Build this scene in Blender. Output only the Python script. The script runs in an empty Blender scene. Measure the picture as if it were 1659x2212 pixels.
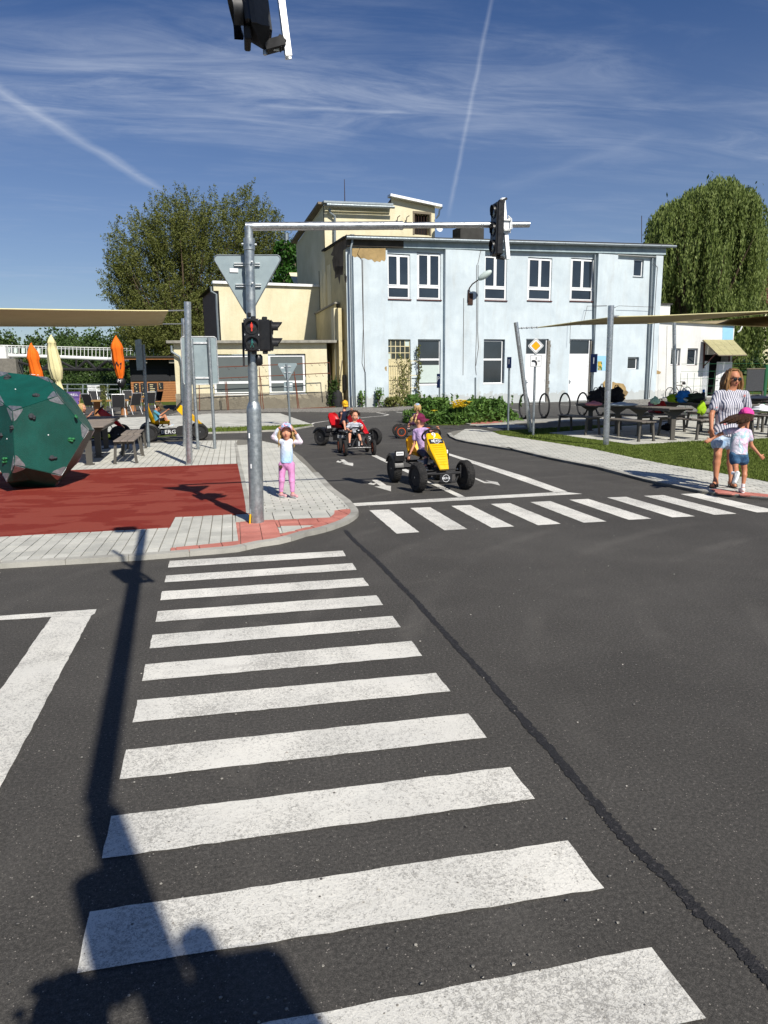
import bpy, bmesh, math, random
import numpy as np
from math import sin, cos, tan, pi, radians, atan2, hypot, sqrt
from mathutils import Vector, Matrix, Euler
random.seed(7); rng = np.random.RandomState(7)
S = bpy.context.scene
COL = S.collection

# ------------------------------------------------------------------ camera
FPX = 1533.2; PIT, ROL, YAW = .187, -.0115, .2047; EYE = 1.5
_F = np.array([sin(YAW)*cos(PIT), cos(YAW)*cos(PIT), -sin(PIT)])
_R0 = np.array([cos(YAW), -sin(YAW), 0.]); _U0 = np.cross(_R0, _F)
_R = cos(ROL)*_R0 + sin(ROL)*_U0; _U = -sin(ROL)*_R0 + cos(ROL)*_U0
cam_d = bpy.data.cameras.new('camera'); cam = bpy.data.objects.new('camera', cam_d); COL.objects.link(cam)
cam_d.sensor_fit = 'VERTICAL'; cam_d.sensor_height = 36.0; cam_d.lens = 36.0*FPX/2212
cam_d.clip_end = 5000; cam_d.clip_start = .05
cam.matrix_world = Matrix(((_R[0], _U[0], -_F[0], 0), (_R[1], _U[1], -_F[1], 0), (_R[2], _U[2], -_F[2], EYE), (0, 0, 0, 1)))
S.camera = cam
S.view_settings.view_transform = 'Standard'; S.view_settings.look = 'None'
S.view_settings.gamma = 1; S.view_settings.use_curve_mapping = False
S.view_settings.exposure = 0.3
S.render.resolution_x = 768; S.render.resolution_y = 1024
S.cycles.max_bounces = 6; S.cycles.transparent_max_bounces = 6

# surveying: a picture measurement (1659 x 2212) to a real point of the place
def ray(x, y): return _F + _R*(x-829.5)/FPX - _U*(y-1106)/FPX
def G(x, y, z=0.):
    d = ray(x, y); t = (z-EYE)/d[2]; p = t*d; return Vector((p[0], p[1], z))
def HZ(x, y, b):                       # height of a measured point that stands above ground point b
    d = ray(x, y); t = (b[0]*d[0]+b[1]*d[1])/(d[0]**2+d[1]**2); return EYE + t*d[2]
def AT(x, y, dist):                    # point at a depth along the view
    d = ray(x, y); return Vector((d[0]*dist, d[1]*dist, EYE+d[2]*dist))
class Plane:                           # vertical plane through two ground points; s along, n depth, z up
    def __init__(s, a, b):
        s.a = Vector((a[0], a[1], 0)); s.u = (Vector((b[0], b[1], 0))-s.a).normalized(); s.v = Vector((-s.u.y, s.u.x, 0))
    def uv(s, x, y, back=0.):
        d = ray(x, y); o = s.a+s.v*back; n = s.v
        t = (o.x*n.x+o.y*n.y)/(d[0]*n.x+d[1]*n.y); p = Vector((d[0]*t, d[1]*t, EYE+d[2]*t))
        return ((p-s.a).dot(s.u), p.z)
    def p(s, u, z, back=0.): return s.a + s.u*u + s.v*back + Vector((0, 0, z))
def crop(x0, y0, w): return lambda x, y: ((x0+x*w/1659)/1.85172, (y0+y*w/1659)/1.85172)
cA = crop(0, 1150, 800); cB = crop(700, 700, 800); cC = crop(1400, 700, 800); cD = crop(2100, 700, 972)
cE = crop(0, 1400, 1000); cF = crop(850, 1500, 700); cG = crop(1500, 1450, 600); cH = crop(2000, 1450, 1072)
cI = crop(2350, 1450, 722); cJ = crop(1150, 750, 650); cK = crop(900, 1400, 600); cL = crop(1240, 1560, 320)
cM = crop(1500, 1600, 450); cN = crop(0, 1480, 500); cO = crop(0, 1360, 560); cR = crop(820, 1000, 600)
cT = crop(550, 1580, 300); cU = crop(0, 2000, 1300); cV = crop(0, 2900, 1300); cW = crop(1200, 1850, 1400)
cX = crop(900, 1900, 600); cY = crop(380, 740, 820)
def cQ(x, y): return ((2750+x*.20341)/1.85172, (1050+y*.20341)/1.85172)
def cZ(x, y): return ((880+x*320/1659)/1.85172, (y*320/1659)/1.85172)

# ------------------------------------------------------------------ sky and sun
SUN_EL = radians(43); SH = Vector((-.325, .946, 0)).normalized()      # SH: the way shadows fall
world = bpy.data.worlds.new('World'); S.world = world; world.use_nodes = True
nt = world.node_tree; nt.nodes.clear()
def N(t, **k):
    n = nt.nodes.new(t)
    for a, b in k.items():
        if a.startswith('i_'): n.inputs[a[2:]].default_value = b
        elif a.startswith('n') and a[1:].isdigit(): n.inputs[int(a[1:])].default_value = b
        else: setattr(n, a, b)
    return n
def LK(a, b): nt.links.new(a, b)
def MT(op, a, b=None, c=None, clamp=False):
    n = N('ShaderNodeMath', operation=op, use_clamp=clamp)
    for i, v in enumerate((a, b, c)):
        if v is None: continue
        if isinstance(v, (int, float)): n.inputs[i].default_value = v
        else: LK(v, n.inputs[i])
    return n.outputs[0]
sky = N('ShaderNodeTexSky', sky_type='NISHITA', sun_disc=False)
sky.sun_elevation = SUN_EL; sky.sun_rotation = atan2(-SH.x, -SH.y); sky.altitude = 300; sky.air_density = 1.0; sky.dust_density = .4; sky.ozone_density = 3.5
tc = N('ShaderNodeTexCoord'); sep = N('ShaderNodeSeparateXYZ'); LK(tc.outputs['Generated'], sep.inputs[0])
zz = MT('MAXIMUM', sep.outputs[2], .02)
zz = MT('ADD', zz, .05)
px = MT('DIVIDE', sep.outputs[0], zz); py = MT('DIVIDE', sep.outputs[1], zz)    # a flat cloud layer overhead
cmb = N('ShaderNodeCombineXYZ'); LK(px, cmb.inputs[0]); LK(py, cmb.inputs[1])
def cl(x, y):
    d = ray(x, y); d = d/np.linalg.norm(d); z = max(d[2], .02)+.05; return np.array([d[0]/z, d[1]/z])
def line_dist(a, b):
    a = cl(*a); b = cl(*b); u = (b-a); L = np.linalg.norm(u); u = u/L; n = np.array([-u[1], u[0]])
    dd = MT('ADD', MT('MULTIPLY', px, float(n[0])), MT('MULTIPLY_ADD', py, float(n[1]), float(-n@a)))
    al = MT('DIVIDE', MT('ADD', MT('MULTIPLY', px, float(u[0])), MT('MULTIPLY_ADD', py, float(u[1]), float(-u@a))), float(L))
    return dd, al
def noise(scale, detail, rough, vec, dist=0., rot=0, sc=(1, 1, 1)):
    mp = N('ShaderNodeMapping'); mp.inputs['Rotation'].default_value = (0, 0, rot); mp.inputs['Scale'].default_value = sc
    LK(vec, mp.inputs[0]); n = N('ShaderNodeTexNoise'); n.inputs['Scale'].default_value = scale; n.inputs['Detail'].default_value = detail
    n.inputs['Roughness'].default_value = rough; n.inputs['Distortion'].default_value = dist; LK(mp.outputs[0], n.inputs['Vector']); return n.outputs[0]
def smooth(v, lo, hi):
    n = N('ShaderNodeMapRange', interpolation_type='SMOOTHSTEP'); LK(v, n.inputs[0]); n.inputs[1].default_value = lo; n.inputs[2].default_value = hi; return n.outputs[0]
V0 = cmb.outputs[0]
bd, _ = line_dist((100, 190), (1600, 250))
wob = noise(.9, 4, .55, V0)
bd2 = MT('ADD', bd, MT('MULTIPLY_ADD', wob, .8, -.4))
band = MT('SUBTRACT', 1.0, smooth(MT('ABSOLUTE', bd2), .02, .62))
fib = noise(3.4, 9, .68, V0, .9, -.12, (.45, 1.5, 1)); fib2 = noise(.8, 7, .6, V0, 1.2, .5, (1, 1.8, 1))
clump = smooth(noise(.7, 3, .5, V0, .3), .2, .58)
cir = MT('MULTIPLY', band, MT('MULTIPLY', smooth(MT('MULTIPLY_ADD', fib, .7, MT('MULTIPLY', fib2, .35)), .34, .70), clump))
veil = MT('MULTIPLY', smooth(MT('MULTIPLY', fib2, fib), .2, .5), .13)
masks = MT('ADD', MT('MULTIPLY', cir, .46), veil)
brk = noise(5, 4, .6, V0, .4)
def contrail(a, b, w0, w1, s, hard=0.0):
    global masks
    dd, al = line_dist(a, b)
    wd = MT('MULTIPLY_ADD', al, w1-w0, w0)
    dj = MT('ADD', dd, MT('MULTIPLY_ADD', brk, w0*1.2, -w0*.6))
    m = MT('SUBTRACT', 1.0, MT('DIVIDE', MT('ABSOLUTE', dj), wd), clamp=True)
    m = MT('MULTIPLY', MT('POWER', m, 1.2), MT('MULTIPLY', smooth(al, -.08, .1), MT('SUBTRACT', 1.0, smooth(al, .8, 1.06))))
    m = MT('MULTIPLY', m, MT('MULTIPLY_ADD', brk, .9, .45))
    masks = MT('ADD', masks, MT('MULTIPLY', m, s))
contrail((-60, 160), (358, 418), .045, .05, .4)
contrail((1068, -30), (968, 470), .008, .018, .28)
contrail((560, 228), (900, 246), .03, .02, .35)
contrail((1080, 408), (1460, 280), .12, .06, .08)
hor = MT('MULTIPLY', MT('SUBTRACT', 1.0, smooth(sep.outputs[2], -.05, .50)), .30)   # paler air low down
masks = MT('ADD', masks, hor)
mk = MT('MINIMUM', masks, .9)
hsv = N('ShaderNodeHueSaturation'); hsv.inputs['Saturation'].default_value = 1.24; hsv.inputs['Hue'].default_value = .512; LK(sky.outputs[0], hsv.inputs['Color'])
mix = N('ShaderNodeMixRGB'); mix.inputs[2].default_value = (6.9, 7.8, 9.6, 1)
LK(mk, mix.inputs[0]); LK(hsv.outputs[0], mix.inputs[1])
bg = N('ShaderNodeBackground'); bg.inputs['Strength'].default_value = .062; LK(mix.outputs[0], bg.inputs[0])
wo = N('ShaderNodeOutputWorld'); LK(bg.outputs[0], wo.inputs[0])

sd = bpy.data.lights.new('sun', 'SUN'); sd.energy = 4.9; sd.angle = radians(.53); sd.color = (1, .95, .87)
sun = bpy.data.objects.new('sun', sd); COL.objects.link(sun)
ldir = Vector((SH.x*cos(SUN_EL), SH.y*cos(SUN_EL), -sin(SUN_EL)))
sun.rotation_euler = ldir.to_track_quat('-Z', 'Y').to_euler(); sun.location = (10, -20, 30)

# ------------------------------------------------------------------ materials
def hexc(h):
    h = h.lstrip('#'); c = [int(h[i:i+2], 16)/255 for i in (0, 2, 4)]
    return tuple(((v/12.92) if v <= .04045 else ((v+.055)/1.055)**2.4) for v in c)
class MatB:
    def __init__(s, name, rough=.8, spec=.4, metal=0.):
        s.m = bpy.data.materials.new(name); s.m.use_nodes = True; s.t = s.m.node_tree; s.b = s.t.nodes['Principled BSDF']
        s.b.inputs['Roughness'].default_value = rough; s.b.inputs['Metallic'].default_value = metal
        s.b.inputs['Specular IOR Level'].default_value = spec
        s.tc = s.t.nodes.new('ShaderNodeTexCoord'); s.co = s.tc.outputs['Object']
    def n(s, t, **k):
        n = s.t.nodes.new(t)
        for a, b in k.items(): setattr(n, a, b)
        return n
    def l(s, a, b): s.t.links.new(a, b)
    def world(s): g = s.n('ShaderNodeNewGeometry'); s.co = g.outputs['Position']; return s
    def noise(s, scale, detail=4, rough=.55, dist=0, sc=(1, 1, 1), off=(0, 0, 0)):
        mp = s.n('ShaderNodeMapping'); mp.inputs['Scale'].default_value = sc; mp.inputs['Location'].default_value = off; s.l(s.co, mp.inputs[0])
        n = s.n('ShaderNodeTexNoise'); n.inputs['Scale'].default_value = scale; n.inputs['Detail'].default_value = detail
        n.inputs['Roughness'].default_value = rough; n.inputs['Distortion'].default_value = dist; s.l(mp.outputs[0], n.inputs['Vector']); return n.outputs[0]
    def voro(s, scale, feat='F1', out='Distance', sc=(1, 1, 1)):
        mp = s.n('ShaderNodeMapping'); mp.inputs['Scale'].default_value = sc; s.l(s.co, mp.inputs[0])
        n = s.n('ShaderNodeTexVoronoi', feature=feat); n.inputs['Scale'].default_value = scale; s.l(mp.outputs[0], n.inputs['Vector']); return n.outputs[out]
    def ramp(s, v, stops, const=False):
        r = s.n('ShaderNodeValToRGB'); s.l(v, r.inputs[0]); e = r.color_ramp.elements
        if const: r.color_ramp.interpolation = 'CONSTANT'
        while len(e) < len(stops): e.new(.5)
        for q, (p, c) in zip(e, stops):
            q.position = p; q.color = (c, c, c, 1) if isinstance(c, (int, float)) else (*c, 1)
        return r.outputs[0]
    def mix(s, f, a, b, mode='MIX'):
        m = s.n('ShaderNodeMixRGB', blend_type=mode)
        for i, v in enumerate((f, a, b)):
            if isinstance(v, (int, float)): m.inputs[i].default_value = v if i == 0 else (v, v, v, 1)
            elif isinstance(v, tuple): m.inputs[i].default_value = (*v, 1)
            else: s.l(v, m.inputs[i])
        return m.outputs[0]
    def math(s, op, a, b=0., c=0., clamp=False):
        n = s.n('ShaderNodeMath', operation=op, use_clamp=clamp)
        for i, v in enumerate((a, b, c)):
            if isinstance(v, (int, float)): n.inputs[i].default_value = v
            else: s.l(v, n.inputs[i])
        return n.outputs[0]
    def xyz(s): n = s.n('ShaderNodeSeparateXYZ'); s.l(s.co, n.inputs[0]); return n.outputs
    def color(s, v):
        if isinstance(v, tuple): s.b.inputs['Base Color'].default_value = (*v, 1)
        else: s.l(v, s.b.inputs['Base Color'])
        return s
    def rough(s, v): s.l(v, s.b.inputs['Roughness']); return s
    def bump(s, h, dist=.01, strength=1.):
        n = s.n('ShaderNodeBump'); n.inputs['Distance'].default_value = dist; n.inputs['Strength'].default_value = strength
        s.l(h, n.inputs['Height']); s.l(n.outputs[0], s.b.inputs['Normal']); return s
def mul(c, k): return tuple(v*k for v in c)
def plain(name, col, rough=.6, var=.12, scale=6., spec=.4, metal=0., bump=0.):
    m = MatB(name, rough, spec, metal); nz = m.noise(scale, 5, .6)
    m.color(m.ramp(nz, [(.25, mul(col, 1-var)), (.75, mul(col, 1+var))]))
    m.rough(m.ramp(m.noise(scale*2.3, 3), [(.3, max(.03, rough-.1)), (.7, min(1, rough+.1))]))
    if bump: m.bump(m.noise(scale*12, 3), bump)
    return m.m
M = {}
# asphalt
m = MatB('asphalt', .85, .25).world()
a2 = m.mix(.5, m.noise(240, 3, .75), m.noise(75, 4, .75)); b_ = m.noise(.55, 5, .6, .4); c_ = m.noise(2.2, 4, .6)
base = m.ramp(a2, [(.34, hexc('#2b2927')), (.5, hexc('#474541')), (.66, hexc('#6b6761'))])
base = m.mix(.9, base, m.ramp(b_, [(.35, .88), (.7, 1.16)]), 'MULTIPLY'); base = m.mix(.7, base, m.ramp(c_, [(.4, .92), (.68, 1.12)]), 'MULTIPLY')
sp = m.ramp(m.voro(85), [(0, 1.), (.15, 1.), (.2, 0.)]); sel = m.ramp(m.noise(55, 2), [(.54, 0.), (.58, 1.)])
base = m.mix(m.math('MULTIPLY', m.math('MULTIPLY', sp, sel), .75), base, hexc('#a39c92'))
X_ = m.xyz(); rd_ = m.math('SQRT', m.math('ADD', m.math('POWER', m.math('SUBTRACT', X_[0], 5.6), 2.), m.math('POWER', m.math('SUBTRACT', X_[1], 2.2), 2.)))
arc = m.math('SINE', m.math('MULTIPLY', m.math('ADD', rd_, m.math('MULTIPLY', m.noise(.8, 3), .25)), 9.)); am = m.ramp(m.noise(.7, 4, .6, .4, off=(4, 2, 0)), [(.45, 0.), (.62, 1.)])
base = m.mix(m.math('MULTIPLY', m.math('MULTIPLY', m.ramp(arc, [(.7, 0.), (1., 1.)]), am), .07), base, hexc('#9a958c'))
base = m.mix(m.math('MULTIPLY', m.ramp(m.noise(1.3, 6, .75, 1.2, off=(9, 1, 0)), [(.6, 0.), (.74, 1.)]), .16), base, hexc('#8d877d'))
m.color(base).bump(m.mix(.5, a2, m.noise(420, 2)), .006, .9); M['asphalt'] = m.m
m = MatB('tar_seam', .7, .3).world(); m.color(m.ramp(m.noise(60, 4, .7), [(.3, hexc('#1c1c1d')), (.58, hexc('#2b2a2b')), (.74, hexc('#5c5957'))])).bump(m.noise(200, 3), .006); M['tar'] = m.m
m = MatB('road_paint', .7, .3).world()
pz = m.noise(110, 5, .8, 1.2); pl_ = m.noise(2.2, 5, .65, .5); pm = m.noise(60, 5, .7, .6)
wear = m.math('ADD', m.math('MULTIPLY', pz, .62), m.math('ADD', m.math('MULTIPLY', pl_, .25), m.math('MULTIPLY', pm, .22)))
white = m.ramp(m.noise(1.4, 4), [(.3, hexc('#d6d4cb')), (.6, hexc('#e6e3d8')), (.85, hexc('#efece2'))])
col = m.mix(m.ramp(wear, [(.40, 0.), (.545, 0.), (.61, .6)]), white, hexc('#5f5c57'))
col = m.mix(.9, col, m.ramp(m.noise(1.1, 6, .65, .5, (1, .35, 1)), [(.3, .84), (.65, 1.02)]), 'MULTIPLY'); col = m.mix(m.math('MULTIPLY', m.ramp(m.noise(4, 5, .7, .8, (.3, 2.2, 1)), [(.6, 0.), (.75, 1.)]), .35), col, hexc('#8f8b83'))
m.color(col).bump(m.mix(.5, pz, pm), .008, .8); M['paint'] = m.m
def paver_mat(name, lo, mid, hi):
    m = MatB(name, .9, .2).world(); r = m.n('ShaderNodeObjectInfo').outputs['Random']
    q = m.ramp(m.noise(2.2, 5, .6), [(.25, hexc(lo)), (.5, hexc(mid)), (.8, hexc(hi))])
    q = m.mix(.8, q, m.ramp(m.noise(150, 3, .7), [(.3, .82), (.7, 1.12)]), 'MULTIPLY'); q = m.mix(.9, q, m.ramp(r, [(0, .88), (1, 1.1)]), 'MULTIPLY')
    m.color(q).bump(m.noise(160, 3), .004); return m.m
M['paver'] = paver_mat('paver_grey', '#a4a49c', '#bcbbb1', '#cbc9bf')
M['paver_red'] = paver_mat('paver_red', '#a36458', '#bb776a', '#c98a7c')
M['kerb'] = paver_mat('kerb_concrete', '#85837b', '#a3a198', '#b6b3a9')
M['joint'] = plain('joint_sand', hexc('#77746a'), .95, .25, 30)
m = MatB('rubber', .85, .2).world()
w1 = m.noise(2.2, 7, .6, .5, (.55, 1.3, 1)); spk = m.noise(320, 3, .7)
q = m.mix(m.ramp(w1, [(.49, 0.), (.515, 1.)]), hexc('#7e2d22'), hexc('#8c4033'))
q = m.mix(.8, q, m.ramp(spk, [(.3, .72), (.7, 1.22)]), 'MULTIPLY'); m.color(q).bump(spk, .005); M['rubber'] = m.m
m = MatB('grass_ground', .95, .1).world(); q = m.ramp(m.noise(6, 6, .7), [(.25, hexc('#4a4428')), (.5, hexc('#4c5a25')), (.8, hexc('#5f7230'))])
m.color(q).bump(m.noise(60, 4), .02); M['grassg'] = m.m
m = MatB('grass_blade', .75, .2).world(); q = m.ramp(m.noise(5, 6, .7), [(.2, hexc('#46551f')), (.5, hexc('#5b6a2a')), (.68, hexc('#76823f')), (.9, hexc('#99985e'))]); m.color(q)
M['blade'] = m.m
m = MatB('gravel', .95, .2).world(); q = m.ramp(m.voro(38, out='Color'), [(.1, hexc('#5d5a55')), (.5, hexc('#8a8780')), (.9, hexc('#b3afa6'))]); m.color(m.mix(.6, q, m.ramp(m.noise(3, 4), [(.3, .7), (.7, 1.15)]), 'MULTIPLY')).bump(m.voro(38), .03); M['gravel'] = m.m
# plaster
def plaster(name, c0, c1, stain, bumpd=.012, sc=1.):
    m = MatB(name, .92, .15).world()
    big = m.noise(.9*sc, 6, .62, .4); q = m.ramp(big, [(.3, hexc(c0)), (.7, hexc(c1))])
    st = m.noise(1.6, 6, .7, .3, (1, 1, .22)); q = m.mix(m.ramp(st, [(.52, 0.), (.75, .4)]), q, hexc(stain)); zz9 = m.math('ADD', m.xyz()[2], m.math('MULTIPLY', m.noise(2.5, 5, .7), -1.1)); q = m.mix(m.ramp(zz9, [(-.25, .6), (.0, 0.)]), q, hexc(stain))
    q = m.mix(.6, q, m.ramp(m.noise(26, 5, .7), [(.25, .88), (.7, 1.06)]), 'MULTIPLY')
    q = m.mix(.5, q, m.ramp(m.noise(5, 5, .7, .2, (1, 1, .12)), [(.35, .93), (.6, 1.03)]), 'MULTIPLY')
    m.color(q).bump(m.mix(.5, m.noise(9, 6, .6), m.noise(45, 4)), bumpd); return m
M['blue'] = plaster('plaster_pale_blue', '#b6c2c8', '#cad5d9', '#a9aaa4').m
M['white_plaster'] = plaster('plaster_white', '#cfcfca', '#e0e0dc', '#aeb0ad').m
M['cream'] = plaster('plaster_cream', '#d2c9a6', '#e0d8ba', '#b5ab8c', .02).m
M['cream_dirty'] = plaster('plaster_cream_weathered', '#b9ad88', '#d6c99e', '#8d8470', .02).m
M['plinth'] = plaster('plinth_roughcast', '#8f8774', '#aba38e', '#6c675c', .07, 3).m
M['bare'] = plaster('bare_render', '#8f7b55', '#b79c6e', '#6a5c46', .03, 2).m
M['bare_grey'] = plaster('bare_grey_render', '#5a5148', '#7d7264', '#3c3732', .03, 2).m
M['soot'] = plaster('blackened_render', '#3b3833', '#59544c', '#24221f', .02, 2).m
M['cornice'] = plaster('cornice_greyblue', '#8fa1a8', '#aebcc0', '#6d746f', .01, 2).m
# metals, paints
def galv(name, lo, hi, rough=.42):
    m = MatB(name, rough, .5, .85); q = m.ramp(m.noise(26, 6, .7, .3), [(.25, hexc(lo)), (.7, hexc(hi))])
    q = m.mix(.5, q, m.ramp(m.voro(55, out='Color'), [(.2, .86), (.8, 1.14)]), 'MULTIPLY'); m.color(q)
    m.rough(m.ramp(m.noise(14, 4), [(.3, rough-.1), (.7, rough+.16)])); return m.m
M['galv'] = galv('galvanised_steel', '#8f9799', '#b9bfc0'); M['galv_light'] = galv('zinc_rail', '#cdd0d0', '#f0f0ee', .5)
M['galv_dull'] = galv('galvanised_dull', '#7c858a', '#9aa3a6', .55)
M['steel'] = galv('brushed_steel', '#a9adaf', '#cdd0d1', .3)
M['alu'] = plain('sign_back_aluminium', hexc('#8f9da0'), .5, .1, 4, metal=.35)
M['black'] = plain('black_plastic', (.012, .012, .013), .38, .3, 20); M['blackm'] = plain('black_matt', (.018, .018, .019), .75, .3, 10)
m = MatB('tyre_rubber', .85, .25); m.color(m.ramp(m.noise(20, 4), [(.3, (.018, .018, .018)), (.7, (.04, .038, .036))])).bump(m.voro(70), .01, 1); M['tyre'] = m.m
M['dusty'] = plain('dusty_dark_plastic', hexc('#3c3e41'), .7, .25, 30)
M['white'] = plain('white_pvc', hexc('#e6e8e8'), .45, .04, 5); M['whitepaint'] = plain('white_paint', hexc('#dfe0dc'), .55, .06, 7)
m = MatB('window_glass', .06, .9); m.color(m.ramp(m.noise(.8, 4), [(.3, hexc('#1c232b')), (.7, hexc('#2a333c'))])); M['glass'] = m.m
m = MatB('old_glass', .22, .6); m.color(m.ramp(m.noise(3, 5), [(.3, hexc('#20241f')), (.7, hexc('#4a4f48'))])); M['oldglass'] = m.m
M['blind'] = plain('grey_blind', hexc('#59605f'), .6, .05, 3); M['frosted'] = plain('frosted_pane', hexc('#b9c6c0'), .5, .06, 4)
M['dark'] = plain('dark_interior', (.008, .007, .006), .95, .3, 4)
M['rust'] = plain('rusty_steel', hexc('#6b3a26'), .9, .35, 25); M['rustdark'] = plain('dark_rusty_steel', hexc('#3d2a22'), .9, .35, 25)
M['ivorymetal'] = plain('faded_ivory_metal', hexc('#cabf98'), .7, .12, 10)
M['roof'] = plain('bitumen_roof', hexc('#3a3936'), .9, .25, 2); M['ledge'] = plain('weathered_ledge', hexc('#8d8a80'), .9, .35, 6)
M['red'] = plain('red_plastic', hexc('#b3161b'), .32, .08, 8); M['yellow'] = plain('yellow_plastic', hexc('#e0ad07'), .35, .07, 8)
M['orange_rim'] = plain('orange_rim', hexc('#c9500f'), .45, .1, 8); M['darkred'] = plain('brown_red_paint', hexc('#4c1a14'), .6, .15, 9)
M['greenp'] = MatB('green_panel', .45, .4); m = M['greenp']; q = m.ramp(m.noise(2.2, 5, .6, .4), [(.3, hexc('#063e34')), (.7, hexc('#0c5046'))]); q = m.mix(.5, q, m.ramp(m.noise(9, 5, .7, 1.2, (1, 1, .25)), [(.4, .9), (.75, 1.3)]), 'MULTIPLY'); m.color(q).bump(m.voro(120), .004, .7); M['greenp'] = m.m
M['hold'] = plain('grip_grey', hexc('#33373a'), .75, .2, 25, bump=.003); M['holdg'] = plain('grip_green', hexc('#226b3d'), .6, .12, 20)
M['plate'] = galv('corner_plate', '#888b8d', '#b3b5b6', .4)
M['sail'] = plain('sail_cloth', hexc('#b7a57d'), .85, .06, 3); M['rope'] = plain('wire_rope', hexc('#85888a'), .5, .2, 20, metal=.5)
M['bench'] = plain('bench_frame_greige', hexc('#4f4c46'), .6, .1, 10); M['slat'] = plain('composite_slat', hexc('#6a645d'), .75, .18, 14)
M['slatw'] = plain('weathered_slat', hexc('#7d746b'), .8, .22, 9)
def wood(name, lo, hi, sc=(1, 14, 14)):
    m = MatB(name, .7, .3); g = m.noise(3, 6, .65, 1.5, sc); m.color(m.ramp(g, [(.25, hexc(lo)), (.75, hexc(hi))])).bump(g, .003); return m.m
M['cedar'] = wood('kiosk_timber', '#85502c', '#b58253', (1.2, 1.2, 16)); M['trunk'] = None
m = MatB('bark', .95, .1); g = m.noise(6, 7, .7, .6, (4, 4, .8)); m.color(m.ramp(g, [(.25, hexc('#2c241c')), (.7, hexc('#6b5d4c'))])).bump(g, .05); M['trunk'] = m.m
M['tabletop'] = wood('table_plank', '#7a5c34', '#a9824f', (14, 1, 14)); M['oldwood'] = wood('grey_wood', '#5c5446', '#8a7f6c', (1, 14, 14))
M['orange_cloth'] = plain('orange_canvas', hexc('#e2690c'), .85, .1, 5); M['cream_cloth'] = plain('cream_canvas', hexc('#d9cf9c'), .85, .08, 5)
M['wicker'] = plain('wicker', hexc('#b08c4f'), .9, .3, 60); M['purple'] = plain('purple_cloth', hexc('#5a4680'), .8, .08, 6)
M['mesh_black'] = plain('black_mesh_fabric', (.02, .02, .022), .8, .2, 20)
M['concrete'] = plain('rough_concrete', hexc('#77736b'), .95, .2, 4, bump=.02); M['tilered'] = plain('roof_tile', hexc('#5b3a30'), .9, .25, 5)
M['signwhite'] = plain('sign_white', hexc('#e4e6e6'), .4, .03, 5); M['signblack'] = plain('sign_black', (.012, .012, .014), .5, .1, 5)
M['signyellow'] = plain('sign_yellow', hexc('#f0a808'), .4, .03, 5); M['signblue'] = plain('sign_blue', hexc('#14254d'), .45, .06, 5)
M['skin'] = plain('skin', hexc('#c98f72'), .55, .07, 12); M['skin_tan'] = plain('skin_tanned', hexc('#b57a5a'), .55, .07, 12)
M['lips'] = plain('lips', hexc('#a5524a'), .5, .05, 10); M['eyew'] = plain('eye_white', hexc('#e3ded8'), .3, .02, 5); M['eye'] = plain('eye_dark', (.02, .015, .012), .2, .1, 5)
def emis(name, col, st):
    m = MatB(name, .5); m.color(mul(col, .5)); m.b.inputs['Emission Color'].default_value = (*col, 1); m.b.inputs['Emission Strength'].default_value = st; return m.m
M['led_red'] = emis('lit_red_lamp', (1, .06, .03), .5)
def leafmat(name, cols, scale=1.2, trans=.25):
    m = MatB(name, .6, .25).world(); q = m.ramp(m.noise(scale, 4, .6), [(.25, hexc(cols[0])), (.5, hexc(cols[1])), (.75, hexc(cols[2]))])
    q = m.mix(.8, q, m.ramp(m.noise(22, 2), [(.3, .75), (.7, 1.3)]), 'MULTIPLY'); m.color(q)
    tr = m.n('ShaderNodeBsdfTranslucent'); m.l(q, tr.inputs[0]); mx = m.n('ShaderNodeMixShader'); mx.inputs[0].default_value = trans
    m.l(m.b.outputs[0], mx.inputs[1]); m.l(tr.outputs[0], mx.inputs[2]); m.l(mx.outputs[0], m.t.nodes['Material Output'].inputs[0]); return m.m
M['leaf_olive'] = leafmat('leaf_olive', ('#4a532a', '#636932', '#82844c')); M['leaf_willow'] = leafmat('leaf_willow', ('#4a5a2b', '#69783b', '#929e5f'))
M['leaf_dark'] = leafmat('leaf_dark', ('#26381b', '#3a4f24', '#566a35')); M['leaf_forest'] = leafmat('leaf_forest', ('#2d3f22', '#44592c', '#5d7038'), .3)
M['leaf_ivy'] = leafmat('leaf_ivy', ('#223f18', '#335a1e', '#4a7526')); M['leaf_shrub'] = leafmat('leaf_shrub', ('#36501f', '#507030', '#779448'), 3)
M['petal'] = plain('yellow_petal', hexc('#f3da3c'), .6, .1, 10)

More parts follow.
